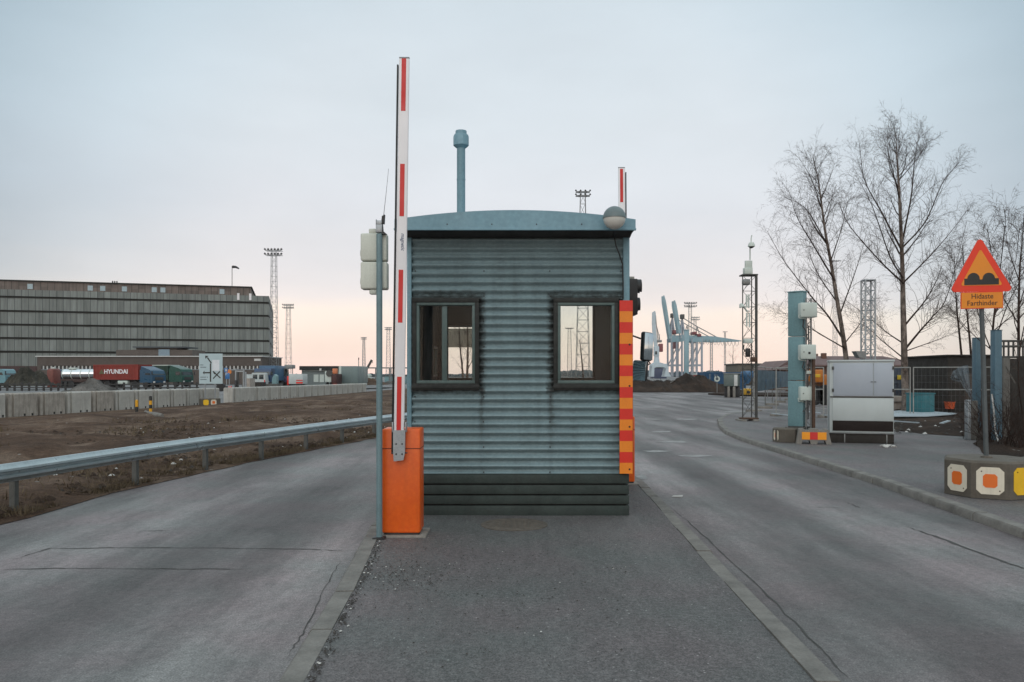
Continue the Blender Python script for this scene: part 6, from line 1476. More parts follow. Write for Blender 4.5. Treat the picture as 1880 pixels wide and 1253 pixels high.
g = MB(); g.bbox(rx(608.5), rx(618), 0, 3, rz_(706), rz_(687), .05); mesh('lower_panel', g, pm('panel_maroon', S(66, 34, 32), .6, var=.15), ro, local=True); g = MB(); g.bbox(rx(610), rx(618), 0, .8, rz_(687)+.01, rz_(677), .08); mesh('orange_panel', g, pm('panel_orange', S(200, 120, 80), .6, var=.15), ro, local=True); g = MB(); g.bbox(rx(596), rx(608), .1, 2.6, rz_(702), rz_(682), .08); mesh('white_panel', g, M_ebox, ro, local=True); g = MB(); g.lathe([(.28, 0), (.4, 0), (.4, .1), (.28, .1)], (rx(604.5), .05, rz_(686)), 16, M=Matrix.Rotation(R(90), 4, 'X')); mesh('hose_reel', g, M_steeld, ro, local=True); g = MB(); g.bbox(rx(611), rx(619), -.2, .4, rz_(709), rz_(705.5), .05); mesh('bumper', g, pm('panel_salmon', S(206, 106, 88), .6), ro, local=True)
for x in (rx(598), rx(606)): g = MB(); g.lathe([(0, -.15), (.42, -.15), (.45, 0), (.42, .15), (0, .15)], (x, .9, .45), 16, axis='X'); mesh('wheel', g, M_rub, ro, local=True)
# mobile crane
yk = 150.
mcn = thing('mobile_crane', 'small mobile crane with a raised dark boom left of the slim grey pole', 'crane', (XX(669, yk), yk, ZY)); kx2 = lambda u: XX(u, yk); kz2 = lambda v: ZX(v, yk)
g = MB(); g.bbox(kx2(658), kx2(680), yk, yk+2.5, kz2(699), kz2(693), .15); mesh('carrier', g, M_ebox, mcn); g = MB(); g.bbox(kx2(663), kx2(672), yk+.1, yk+2.2, kz2(693)+.01, kz2(686), .2); g.bbox(kx2(673), kx2(679), yk+.1, yk+2.2, kz2(693)+.01, kz2(687), .2); mesh('cab', g, M_ebox, mcn)
g = MB(); g.bar((kx2(667), yk+1, kz2(686)), (kx2(681), yk+1, kz2(661)), .35, .4); mesh('boom', g, M_steeld, mcn); g = MB(); g.path([(kx2(681.5), yk+1, kz2(661.5)), (kx2(682.5), yk+1, kz2(667))], .05, 5); mesh('hook_rope', g, M_steeld, mcn)
for u in (661, 668, 676): g = MB(); g.lathe([(0, -.2), (.55, -.2), (.6, 0), (.55, .2), (0, .2)], (kx2(u), yk+.1, ZY+.6), 14, axis='Y'); mesh('wheel', g, M_rub, mcn)
heap(655, 712, 706, 694, 112, 'earth_mound', 'brown earth mound below the small mobile crane', M_soil, .4, 5, 4, jag=.1)
heap(696, 742, 705, 698, 120, 'gravel_mound', 'low pale gravel mound behind the white barrier arm', M_rub2, .5, 6, 3, jag=.2)
o, g, w_, h_ = boxthing('far_shed', 'low grey-green shed behind the slim grey pole', 'shed', M_steel, 706, 745, 691, 703, 170, 5, ZY, .1); mesh('wall', g, M_teal, o, local=True); g = MB(); g.bbox(-w_-.2, w_+.2, -2.7, 2.7, h_+.01, h_+.2, .05); mesh('roof', g, M_steeld, o, local=True)
ypg = 150.
pg = thing('pipe_bridge', 'thin overhead pipe bridge on posts crossing behind the slim grey pole', 'pipe bridge', (XX(680, ypg), ypg, ZY)); 
g = MB(); g.bar((XX(655, ypg), ypg+4, ZX(675.5, ypg)), (XX(760, ypg), ypg+4, ZX(675.5, ypg)), .25, .25); mesh('pipe', g, M_steel, pg)
for u in (658, 683, 709, 712, 735): g = MB(); g.path([(XX(u, ypg), ypg+4, ZY), (XX(u, ypg), ypg+4, ZX(675.5, ypg))], .12, 6); mesh('post', g, M_steel, pg)
g = MB(); pb_ = thing('warning_lamp_post', 'thin post with a dark lamp head beside the mobile crane', 'lamp post', (XX(658.5, 140), 140, ZY)); g.path([P(658.5, 706, 140), P(658.5, 660, 140)], .07, 6); mesh('post', g, M_steel, pb_); g = MB(); g.bbox(XX(657.8, 140), XX(659.4, 140), 139.9, 140.1, ZX(661, 140), ZX(657, 140), .03); mesh('lamp_head', g, M_rub, pb_)
# gate, signs and small things near the gap
yg2 = 62.
gp = thing('yard_gate', 'grey tubular yard gate frame standing behind the block row gap', 'gate', (XX(441, yg2), yg2, ZY))
for u in (433, 437, 447.5, 451): g = MB(); g.path([P(u, 716, yg2), P(u, 677 if u in (433, 447.5) else 683, yg2)], .07, 8); mesh('post', g, M_galv if u != 437 else M_steeld, gp)
g = MB(); g.bar(P(433, 682, yg2), P(449, 682, yg2), .08, .1); mesh('crossbar', g, M_galv, gp)
g = MB(); g.bbox(XX(434.5, yg2), XX(437, yg2), yg2+.05, yg2+.1, ZX(714, yg2), ZX(686, yg2), .01); g.bbox(XX(444, yg2), XX(447, yg2), yg2+.05, yg2+.1, ZX(712, yg2), ZX(686, yg2), .01); mesh('infill_panel', g, M_conc, gp)
g = MB(); g.bbox(XX(431.5, yg2), XX(436, yg2), yg2-.2, yg2+.0, ZX(713, yg2), ZX(698, yg2), .1); mesh('control_box', g, M_chas, gp)
M_sblue = pm('sign_blue', S(44, 104, 160), .4, var=.05)
ysg = 84.
bs = thing('blue_signs', 'post with two blue traffic signs right of the arrow board', 'sign', (XX(416, ysg), ysg, ZY))
g = MB(); g.path([P(416, 712, ysg), P(416, 674, ysg)], .05, 8); mesh('post', g, M_galv, bs)
g = MB(); g.bbox(XX(412, ysg), XX(418.5, ysg), ysg-.09, ysg-.06, ZX(684, ysg), ZX(676, ysg), .01); q1 = mesh('upper_sign', g, M_sblue, bs); g = MB(); g.prism([P(415, 677, ysg-.093), P(413, 681, ysg-.093), P(414.4, 681, ysg-.093), P(414.4, 683, ysg-.093), P(415.6, 683, ysg-.093), P(415.6, 681, ysg-.093), P(417, 681, ysg-.093)], (0, .002, 0)); mesh('arrow_mark', g, M_wht, q1)
g = MB(); g.bbox(XX(414, ysg), XX(422, ysg), ysg-.09, ysg-.06, ZX(696, ysg), ZX(685, ysg), .01); q1 = mesh('lower_sign', g, M_sblue, bs); g = MB(); text(g, 'P', .42, facing((XX(416, ysg), ysg-.093, ZX(687.5, ysg))), .001); mesh('lettering', g, M_wht, q1, smooth=0)
os_ = thing('orange_lamp_sign', 'orange round sign with a thin arm right of the blue signs', 'sign', (XX(421, 86), 86, ZY)); g = MB(); g.path([P(421, 711, 86), P(421, 681, 86)], .05, 8); g.path([P(421, 680, 86), P(432, 679.5, 86)], .05, 6); mesh('post', g, M_galv, os_); g = MB(); g.lathe([(.24, 0), (.24, .03), (0, .03)], P(421, 683, 85.9), 18, M=Matrix.Rotation(R(90), 4, 'X')); mesh('disc', g, pm('disc_orange', S(206, 120, 50), .5), os_)
tc = thing('track_roller', 'dark wheeled towing trolley at the block row gap', 'trolley', (XX(408, 60), 60, ZY)); g = MB(); g.lathe([(0, -.2), (.3, -.2), (.34, 0), (.3, .2), (0, .2)], P(406, 711, 60), 14, axis='Y'); mesh('wheel', g, M_rub, tc); g = MB(); g.bbox(XX(410, 60), XX(416.5, 60), 59.9, 60.3, ZX(717, 60), ZX(709, 60), .05); mesh('body', g, M_chas, tc); g = MB(); g.bar(P(404, 711, 60.1), P(414, 712, 60.1), .06); mesh('axle', g, M_chas, tc)
rwb = thing('road_barrier', 'small red and white road barrier in the block row gap', 'barrier', (XX(420, 64), 64, ZY)); g = MB()
for i in range(5): g.bbox(XX(416+1.8*i, 64), XX(417.8+1.8*i, 64), 64, 64.05, ZX(714, 64), ZX(709, 64), .001, i % 2, 1)
mesh('board', g, [M_red, M_wht], rwb, smooth=0); g = MB()
for u in (417, 424): g.bar(P(u, 717, 64.03), P(u, 709, 64.03), .05)
mesh('leg', g, M_steel, rwb)
o, g, w_, h_ = boxthing('winch_plinth', 'dark low plinth with a grey-green winch near the mast foot', 'plinth', M_conc, 488, 510, 705, 711, 92, 2., ZY, .03); mesh('base', g, M_steeld, o, local=True); g = MB(); g.prism([(-w_*.2, -.5, h_+.005), (w_*.55, -.5, h_+.005), (w_*.55, -.5, h_+.9), (w_*.2, -.5, h_+1.1), (-w_*.15, -.5, h_+.7)], (0, .9, 0)); mesh('winch', g, M_teal, o, local=True, smooth=20)
for i, (u0, u1, v0, v1, Y, m_, lb) in enumerate(((449, 459, 696, 707, 80, M_slab, 'pale cream crate at the right of the yard gate'), (460, 480, 703, 706.5, 84, M_timber, 'low pile of brown timber beyond the block row'), (450, 468, 688, 698, 118, M_cabw, 'pale van body left of the white van rear'))):
    o, g, w_, h_ = boxthing('crate' if i < 2 else 'white_container', lb, ['crate', 'timber', 'container'][i], m_, u0, u1, v0, v1, Y, 1.6, ZY, .04); mesh('body', g, m_, o, local=True); g = MB(); g.bbox(-w_-.02, w_+.02, -.82, .82, h_+.003, h_+.05, .01); mesh('lid', g, m_, o, local=True)

# ================================================================== far right: heap, containers, harbour cranes, wood
heap(1120, 1352, 717.5, 687, 86, 'mulch_heap', 'long dark heap of earth and branches ahead on the right road', M_mulch, .5, 11, 6, n=80, jag=.1, pts=[(.7, 0), (.66, .12), (.6, .22), (.66, .3), (.58, .38), (.56, .45), (.72, .52), (1., .6), (1.02, .67), (.8, .76), (.5, .82), (.32, .9), (0, 1.)])
g = MB()
for i in range(150):
    u = rnd.uniform(1165, 1300); v = rnd.uniform(699, 714); p = P(u, v, 84+rnd.uniform(-1.5, 0)); d_ = Vector((rnd.gauss(0, 1), rnd.gauss(0, .4), rnd.gauss(.2, .5))).normalized()*rnd.uniform(.3, 1.1); p.y = 84.6+(717-v)*.05
    g.path([p-d_/2, p+d_/2], .022, 3, 0 if rnd.random() < .93 else 1, cap=False)
struct('heap_branches', g, [M_darkw, M_palebit], 'stuff', smooth=0)
M_cblue = pm('container_blue', S(34, 74, 108), .55, var=.12, scale=.7, streak=.2, dirt=S(28, 56, 80))
ybc = 96.
bc = thing('blue_container', 'dark blue shipping container behind the right end of the earth heap', 'container', (XX(1315, ybc), ybc, ZY), R(4)); b_ = container(bc, M_cblue, -1.95, 3.2, .05, ZX(684, ybc)-ZY, 'body')
for x in (-1.2, -.6): g = MB(); g.path([(x, -1.3, .25), (x, -1.3, 1.9)], .04, 6); mesh('lock_rod', g, M_galv, b_, local=True)
ytk = 62.
sx_ = lambda u: XX(u, ytk); sz_ = lambda v: ZX(v, ytk)
tkk_ = tkk = thing('site_cabin', 'small grey-green steel hut raised on concrete blocks by the round sign', 'hut', (sx_(1342), ytk, ZY))
g = MB(); g.bbox(sx_(1329), sx_(1355), ytk, ytk+2, sz_(709.5), sz_(687), .03); bd_ = mesh('body', g, pm('hut_grey', S(92, 104, 102), .5, var=.12, scale=2, streak=.3), tkk); g = MB(); g.bbox(sx_(1328), sx_(1358), ytk-.05, ytk+2.1, sz_(687)+.002, sz_(685.5), .02); mesh('roof', g, M_steel, tkk); g = MB(); g.bbox(sx_(1347.5), sx_(1353.5), ytk-.03, ytk-.002, sz_(709), sz_(688.5), .004); mesh('door', g, M_wht, bd_)
turn(tkk, -20)
for u in (1338, 1347.5): g = MB(); g.bbox(sx_(u-2.2), sx_(u+2.2), ytk-.1, ytk+.5, ZY, sz_(710), .04); mesh('support_block', g, M_conc, tkk)
g = MB(); g.bbox(sx_(1329), sx_(1355), ytk+.55, ytk+1.9, ZY, sz_(710), .03); mesh('base', g, M_chas, tkk)
M_tblue = pm('tank_blue', S(64, 104, 140), .5, var=.1, streak=.2)
for i, (u, vb, Y, rr_, ll) in enumerate(((1372, 690, 64, .42, 14), (1417, 694, 62, .5, 24))):
    o = thing('blue_tank', ['blue conical tank behind the lattice camera mast', 'long blue tank behind the fence screen'][i], 'tank', tuple(P(u, 712, Y))); g = MB()
    if i == 0: g.lathe([(0, 1.35), (.45, 1.32), (.5, 1.2), (.5, .9), (.14, .35), (.14, .3), (0, .3)][::-1], (0, 0, 0), 20)
    else: g.lathe([(0, -.9), (.45, -.85), (.52, -.7), (.52, .7), (.45, .85), (0, .9)], (0, 0, .7), 20, axis='X')
    mesh('shell', g, M_tblue, o, local=True); g = MB()
    for s_ in (-1, 1): g.bar((s_*.4, -.2, P(u, 712, Y).z*0-.85), (s_*.4, -.2, .8), .06)
    mesh('stand', g, M_steel, o, local=True)
o, g, w_, h_ = boxthing('generator', 'small yellow machine under the fence beside the camera mast', 'machine', M_mach, 1368, 1379, 714, 722, 66, .8, ZY, .05); mesh('body', g, pm('machine_yellow', S(208, 160, 40), .5, var=.15), o, local=True); g = MB(); g.bbox(-w_*.5, w_*.6, -.43, -.402, h_*.35, h_*.7, .02); mesh('panel', g, M_chas, o, local=True)
for i, (u0, u1, v0, Y) in enumerate(((1355, 1413, 670, 150), (1410, 1446, 671.5, 140))):
    o, g, w_, h_ = boxthing('flat_building', ['flat-roofed grey-brown building behind the camera mast', 'flat-roofed brown building left of the teal column'][i], 'building', M_brn, u0, u1, v0, 702, Y, 9, ZY, .05); mesh('wall', g, pm('wall_greybrown', S(98, 92, 84), .85, var=.1, scale=.5) if i == 0 else M_brn, o, local=True); g = MB(); g.bbox(-w_-.2, w_+.2, -4.7, 4.7, h_+.01, h_+.25, .05); mesh('roof', g, M_steeld, o, local=True)
    g = MB(); g.bbox(-w_*.1, w_*.35, -4.56, -4.51, h_*.62, h_*.78, .02); mesh('window', g, M_cgl, o, local=True)

M_crn = pm('crane_blue', S(128, 158, 168), .5, var=.1, scale=.2); M_crnr = pm('crane_red', S(120, 60, 62), .6, var=.1, scale=.3); M_crng = pm('crane_leg', S(150, 156, 166), .55, var=.1, scale=.2)
def gantry(label, Y, boom, legs, beam, peak, apex, stays, house, du=0):
    o = thing('gantry_crane', label, 'crane', (XX(legs[0], Y), Y, ZY), 0, 'container gantry cranes at the quay')
    p3 = lambda u, v, dy=0.: P(u, v, Y)+Vector((0, dy, 0)); dep = 14.
    (bu0, bv0), (bu1, bv1) = boom
    for dy in (3., 9.):
        g = MB(); a, b = p3(bu0, bv0, dy), p3(bu1, bv1, dy); d_ = (b-a); n_ = Vector((-d_.z, 0, d_.x)).normalized()
        g.prism([a-n_*.9, a+n_*.9, a+d_*.85+n_*1.0, b+n_*.5, b-n_*.3, a+d_*.85-n_*.8], (0, 1.4, 0)); mesh('boom', g, M_crn, o, smooth=20)
    for u in legs:
        for dy in (0, dep): g = MB(); g.bar(p3(u, 692, dy), p3(u, beam[1], dy), 1.15, 1.15); mesh('leg', g, M_crng, o)
    for dy in (0, dep): 
        g = MB(); g.bar(p3(legs[0], 671, dy), p3(legs[-1], 671, dy), 1.2, 1.3); mesh('portal_beam', g, M_crng, o)
        g = MB(); g.bar(p3(legs[0], 672, dy), p3(legs[-1], beam[1]+12, dy), .7, .7); mesh('brace', g, M_crng, o)
        g = MB(); g.bar(p3(legs[0], beam[1]+3, dy), p3(legs[-1], beam[1]+3, dy), 1.4, 3.); mesh('top_beam', g, M_crn, o)
    if beam[2] > beam[0]:
        for dy in (3., 9.):
            g = MB(); a, b = p3(beam[0], beam[1], dy), p3(beam[2], beam[3], dy); t1 = a.lerp(b, .55)
            g.prism([a+Vector((0, 0, -1.6)), t1+Vector((0, 0, -1.6)), b+Vector((0, 0, -.2)), b+Vector((0, 0, .3)), t1+Vector((0, 0, 2.2)), a+Vector((0, 0, 2.2))], (0, 1.2, 0)); mesh('back_girder', g, M_crn, o, smooth=20)
        g = MB(); n = 12; a, b = p3(beam[0]+25, beam[1]+1, 2.), p3(beam[2]-6, beam[3]+1, 2.)
        for i in range(n):
            q0, q1 = a.lerp(b, i/n), a.lerp(b, (i+1)/n); g.path([q0, q0.lerp(q1, .25)+Vector((0, 0, -2.6)), q0.lerp(q1, .5)+Vector((0, 0, -3.4)), q0.lerp(q1, .75)+Vector((0, 0, -2.6)), q1], .14, 4)
        mesh('festoon_cable', g, M_steel, o)
    for dy in (3., 10.):
        g = MB(); g.bar(p3(peak[0]-3.5, beam[1], dy), p3(*peak, 6.), .7); g.bar(p3(peak[0]+4, beam[1], dy), p3(*peak, 6.), .7); mesh('a_frame', g, M_crng, o)
    g = MB(); g.bbox(p3(*peak).x-1.2, p3(*peak).x+1.2, Y+4, Y+8, p3(*peak).z-1, p3(*peak).z+2, .2); mesh('mast_head', g, M_steeld, o)
    for s_ in stays: g = MB(); g.path([p3(*q, 6.) for q in s_], .32, 5); mesh('stay', g, M_steel, o)
    for (u0, u1, v0, v1) in house: g = MB(); g.bbox(XX(u0, Y), XX(u1, Y), Y+2, Y+11, ZX(v1, Y), ZX(v0, Y), .2); mesh('machine_house', g, M_crnr, o)
    return o
gantry('blue-grey gantry crane with the taller raised boom, left one', 560, ((1233, 622), (1220.5, 542)), (1233, 1242.5, 1252), (1233, 621, 1300, 623), (1237.5, 580), None, [[(1237.5, 580), (1265, 596), (1308, 619)], [(1237.5, 580), (1231, 606)]], [(1237, 1246, 606, 613), (1240, 1247, 628, 640)])
gantry('blue-grey gantry crane with the long horizontal girder, right one', 520, ((1250.5, 612), (1240.3, 551)), (1271, 1279, 1288.5), (1252, 621, 1364, 626), (1256, 582), None, [[(1256, 582), (1284, 599), (1321, 619)], [(1265, 597), (1270, 619)], [(1265, 597), (1259, 617)], [(1284, 600), (1280, 619)], [(1284, 600), (1290, 619)]], [(1274, 1281, 609, 614), (1282, 1289, 613, 618)])
g = MB(); yk5 = 505; pc = thing('quay_column', 'thick blue-grey quay column between the two gantry cranes', 'column', (XX(1260.5, yk5), yk5, ZY)); g.bbox(XX(1257, yk5), XX(1265, yk5), yk5, yk5+3, ZY, ZX(607, yk5), .2); mesh('shaft', g, M_crn, pc); g = MB(); g.bbox(XX(1256, yk5), XX(1266, yk5), yk5-.3, yk5+3.3, ZX(607, yk5)+.02, ZX(605.5, yk5), .1); mesh('head', g, M_crn, pc)
# slewing harbour crane on a portal
yhc = 420.; hp = lambda u, v, dy=0.: P(u, v, yhc)+Vector((0, dy, 0))
hc = thing('harbour_crane', 'pale blue slewing harbour crane on a portal, leftmost of the cranes', 'crane', (XX(1212, yhc), yhc, ZY))
M_hcr = pm('harbour_crane_pale', S(176, 190, 198), .5, var=.08, scale=.3)
for dy in (0, 7):
    g = MB(); g.prism([hp(u, v, dy) for u, v in ((1196, 692), (1201, 692), (1201.5, 676), (1205, 674.5), (1219, 674.5), (1223, 677), (1221, 688), (1219.5, 692), (1232, 692), (1228, 684), (1227, 673), (1222, 669), (1213, 666), (1203, 666), (1197, 671))], (0, 1.5, 0)); mesh('portal_leg', g, M_hcr, hc, smooth=20)
g = MB(); g.bbox(XX(1198, yhc), XX(1226, yhc), yhc+1.5, yhc+7, ZX(674, yhc), ZX(668, yhc), .3); mesh('portal_deck', g, M_hcr, hc)
g = MB(); g.lathe([(1.7, ZX(667, yhc)), (1.25, ZX(655, yhc)), (1.25, ZX(637, yhc))], (XX(1208, yhc), yhc+4, 0), 16); g.bbox(XX(1203, yhc), XX(1212, yhc), yhc+2.4, yhc+5.6, ZX(654, yhc), ZX(636, yhc), .2); mesh('tower', g, M_hcr, hc)
g = MB(); g.prism([hp(u, v, 3) for u, v in ((1204, 637), (1210, 637), (1207, 610), (1205.5, 590), (1206, 575), (1204.5, 570), (1200, 573), (1199.5, 592), (1200.5, 610))], (0, 1.8, 0)); jb = mesh('jib', g, M_hcr, hc, smooth=20)
g = MB(); g.path([hp(1206, 577, 4), hp(1208, 600, 4), hp(1211, 628, 4)], .25, 5); g.path([hp(1206, 590, 4), hp(1214, 622, 4)], .2, 5); mesh('luffing_rope', g, M_steel, jb)
g = MB(); g.bbox(XX(1212, yhc), XX(1219, yhc), yhc+2.5, yhc+6, ZX(646, yhc), ZX(631, yhc), .2); mesh('cab', g, M_crnr, hc); g = MB(); g.bbox(XX(1208, yhc), XX(1217, yhc), yhc+2.6, yhc+5.6, ZX(628.5, yhc), ZX(624, yhc), .1); g.path([hp(1213, 624, 4), hp(1212.5, 613, 4)], .3, 5); mesh('counterweight', g, M_steel, hc)
g = MB(); g.bbox(XX(1204, yhc), XX(1208, yhc), yhc+2.3, yhc+2.39, ZX(651, yhc), ZX(645, yhc), .02); mesh('window', g, M_cgl, hc)
o, g, w_, h_ = boxthing('dark_hall', 'dark blue hall seen through the portal of the harbour crane', 'building', M_navy, 1199, 1224, 676, 693, 470, 10, ZY, .2); mesh('wall', g, M_navy, o, local=True); g = MB(); g.bbox(-w_-.5, w_+.5, -5.5, 5.5, h_+.02, h_+.6, .1); mesh('roof', g, M_steeld, o, local=True)
o, g, w_, h_ = boxthing('red_container', 'small red container beside the blue container', 'container', M_cred, 1278, 1290, 688.5, 700, 140, 2.4, ZY, .05); mesh('body', g, M_cred, o, local=True); g = MB(); g.bbox(-w_, w_, -1.25, 1.25, h_+.01, h_+.2, .04); mesh('roof', g, M_ebox, o, local=True)
# far wood along the whole horizon
M_wood = pm('far_wood', S(50, 66, 74), .95, var=.25, scale=.05, spec=.1)
g = MB(); r3 = random.Random(3)
for i in range(2600):
    u = r3.uniform(960, 1950) if i < 1900 else r3.uniform(480, 960); Y = r3.uniform(1050, 1300)
    if u < 700 and r3.random() < .75: continue
    x = XX(u, Y); hh = r3.uniform(7, 11)*(1 if u > 960 else .55)*(.85+.4*fbm(u*.02, 1, 3)); r_ = r3.uniform(2.2, 4.2)
    if r3.random() < .5: g.lathe([(r_*.6, -1), (r_, hh*.25), (r_*.5, hh*.7), (0, hh)], (x, Y, 0), 6)
    else: g.lathe([(r_*.7, -1), (r_*1.1, hh*.5), (r_*.75, hh*.82), (0, hh*.93)], (x, Y, 0), 6)
struct('far_wood', g, M_wood, 'stuff', smooth=60)

# the evening air over the port
m = bpy.data.materials.new('haze_air'); m.use_nodes = True; nt = m.node_tree; nt.nodes.clear()
o_ = N(nt, 'ShaderNodeOutputMaterial'); pv_ = N(nt, 'ShaderNodeVolumePrincipled'); pv_.inputs['Color'].default_value = (.93, .93, .95, 1); pv_.inputs['Density'].default_value = HAZE
nt.links.new(pv_.outputs[0], o_.inputs['Volume'])
g = MB(); g.box(-1600, 1600, -80, 1900, -2.5, 75); struct('haze', g, m, 'stuff', smooth=0)
# ================================================================== bare birches
def barkmat():
    m, nt, b = _new('birch_bark'); v = coord(nt)
    a = noise(nt, mapv(nt, v, (3, 3, 1.2)), 2.5, 5, .6); c = ramp(nt, a, [(.35, S(62, 52, 46)), (.55, S(112, 100, 92)), (.75, S(150, 138, 128))])
    l = noise(nt, mapv(nt, v, (6, 6, 40)), 1.5, 2); c = mixc(nt, ramp(nt, l, [(.58, g3(0)), (.66, g3(.8))]), c, (.02, .017, .015))
    nt.links.new(c, b.inputs['Base Color']); b.inputs['Roughness'].default_value = .85; return m
M_bark = barkmat(); M_twig = pm('birch_twig', S(76, 66, 61), .9, var=.3, scale=2, spec=.1); M_bdark = pm('dark_bark', S(56, 46, 42), .9, var=.3, scale=5, spec=.1)
def bez(p, k=12):
    """smooth polyline through points (Catmull-Rom)"""
    p = [Vector(q) for q in p]; q = [p[0]*2-p[1]]+p+[p[-1]*2-p[-2]]; out = []
    for i in range(1, len(q)-2):
        a, b, c, d = q[i-1], q[i], q[i+1], q[i+2]
        for s in range(k):
            t = s/k; out.append(.5*((2*b)+(c-a)*t+(2*a-5*b+4*c-d)*t*t+(3*b-a-3*c+d)*t**3))
    return out+[p[-1]]
def twig(mb, p, d, L, r, rd, lvl, droop):
    """a branch that carries finer branches; fine tips droop as on a birch"""
    n = 6 if lvl < 2 else 4
    pts = [p.copy()]; cur = p.copy(); dd = d.normalized()
    for i in range(n):
        w_ = .16 if lvl < 2 else .22
        dd = (dd+Vector((rd.gauss(0, w_), rd.gauss(0, w_), rd.gauss(0, w_*.7)+(.10 if lvl == 0 else .05 if lvl == 1 else -droop*(i/n))))).normalized()
        cur = cur+dd*(L/n); pts.append(cur.copy())
    mb.path(pts, [r*(1-.75*i/n) for i in range(n+1)], 5 if lvl == 0 else 3, cap=False)
    if lvl >= 3: return
    cnt = max(2, int((7, 6, 4)[lvl]*rd.uniform(.75, 1.25)))
    for k in range(cnt):
        t = rd.uniform(.15, 1.); i = min(n-1, int(t*n)); q = pts[i].lerp(pts[i+1], t*n-i); ax = (pts[i+1]-pts[i]).normalized()
        side = ax.orthogonal().normalized(); side.rotate(Matrix.Rotation(rd.uniform(0, 6.28), 3, ax))
        nd = (ax*rd.uniform(.75, 1.1)+side*rd.uniform(.45, .85)).normalized()
        twig(mb, q, nd, L*rd.uniform(.38, .62)*(1-.25*t), max(.0032, r*.55*(1-.4*t)), rd, lvl+1, droop)
def birch(name, label, Y, trunk, limbs, r0, seed, extra=0, dens=1., m=None, tipr=.012, droop=.35, spread=1.4, cat='tree', sub=1.0):
    rd = random.Random(seed); m = m or M_bark
    base = P(*trunk[0], Y); o = thing(name, label, cat, tuple(base))
    tp = bez([P(u, v, Y+.25*math.sin(i*2.1)) for i, (u, v) in enumerate(trunk)], 8); n = len(tp)
    rad = [max(tipr, r0*(1-i/(n-1))**.85*(1+.35*max(0, 1-i/3))) for i in range(n)]
    g = MB(); g.path(tp, rad, 10); mesh('trunk', g, m, o)
    g = MB(); crown = MB()
    def clothe(pts, rads, L, first=.2):
        N_ = len(pts); k = int(L/.19*dens)
        for j in range(k):
            t = first+(1-first)*((j+rd.random())/k); i = min(N_-2, int(t*(N_-1))); q = pts[i].lerp(pts[i+1], t*(N_-1)-i); ax = (pts[i+1]-pts[i]).normalized()
            side = ax.orthogonal().normalized(); side.rotate(Matrix.Rotation(rd.uniform(0, 6.28), 3, ax)); 
            nd = (ax*rd.uniform(.7, 1.2)+side*rd.uniform(.5, 1.)+Vector((0, 0, .12))).normalized()
            twig(crown, q, nd, sub*(rd.uniform(.55, 1.3)*(1.3-.5*t))*min(1.35, .35+L/3.6), max(.0045, min(.012, rads[i]*.4)), rd, 1, droop)
    for li in limbs:
        dy = rd.uniform(-spread, spread); k = len(li)
        pts = bez([P(u, v, Y+dy*(i/(k-1))) for i, (u, v) in enumerate(li)], 8); L = sum((b-a).length for a, b in zip(pts, pts[1:]))
        # thickness from the trunk where it starts
        t0 = min(range(n), key=lambda i: (tp[i]-pts[0]).length); rs = min(rad[t0]*.55, .011+L*.006)
        rr_ = [max(.007, rs*(1-.88*i/(len(pts)-1))) for i in range(len(pts))]
        g.path(pts, rr_, 6, cap=False); clothe(pts, rr_, L)
    for e in range(extra):
        t = rd.uniform(.25, .97); i = min(n-2, int(t*(n-1))); q = tp[i]; a = rd.uniform(0, 6.28); Hh = (tp[-1]-tp[0]).length
        L = Hh*rd.uniform(.16, .3)*(1.25-t*.85); d_ = Vector((math.cos(a)*.75, math.sin(a)*.75, rd.uniform(.6, 1.1))).normalized()
        pts = [q]; dd = d_
        for s in range(8): dd = (dd+Vector((rd.gauss(0, .07), rd.gauss(0, .07), .05))).normalized(); pts.append(pts[-1]+dd*L/8)
        rs = min(rad[i]*.5, .01+L*.012); rr_ = [max(.006, rs*(1-.85*s/8)) for s in range(9)]
        g.path(pts, rr_, 5, cap=False); clothe(pts, rr_, L, .25)
    clothe(tp[n//3:], rad[n//3:], (tp[-1]-tp[n//3]).length, .1)
    mesh('limbs', g, m if m is not M_bark else M_bdark, o); mesh('crown', crown, M_twig, o, smooth=0)
    return o
birch('birch_tree', 'largest bare birch with a straight trunk behind the teal bin', 33, [(1664, 760), (1661, 690), (1660, 640), (1658, 560), (1657, 500), (1654, 420), (1650, 340), (1647, 290), (1645, 246)],
      [[(1663, 640), (1690, 607), (1711, 583), (1739, 543), (1775, 407)], [(1660, 632), (1630, 612), (1603, 590), (1552, 551)], [(1659, 521), (1615, 479), (1560, 415), (1540, 372)], [(1655, 459), (1619, 391), (1587, 330), (1578, 265)],
       [(1657, 455), (1699, 407), (1731, 335), (1760, 300)], [(1657, 442), (1673, 360), (1679, 295), (1687, 250)], [(1654, 375), (1638, 310), (1622, 250)], [(1659, 519), (1699, 479), (1735, 439), (1779, 383)], [(1658, 511), (1634, 471), (1603, 383), (1580, 336)],
       [(1663, 645), (1719, 625), (1763, 607)], [(1661, 660), (1622, 628), (1590, 600), (1560, 590)], [(1662, 668), (1640, 655), (1610, 640)], [(1650, 335), (1662, 300), (1664, 262)], [(1651, 350), (1632, 300), (1634, 258)]], .155, 11, 10, 1.25, droop=.3)
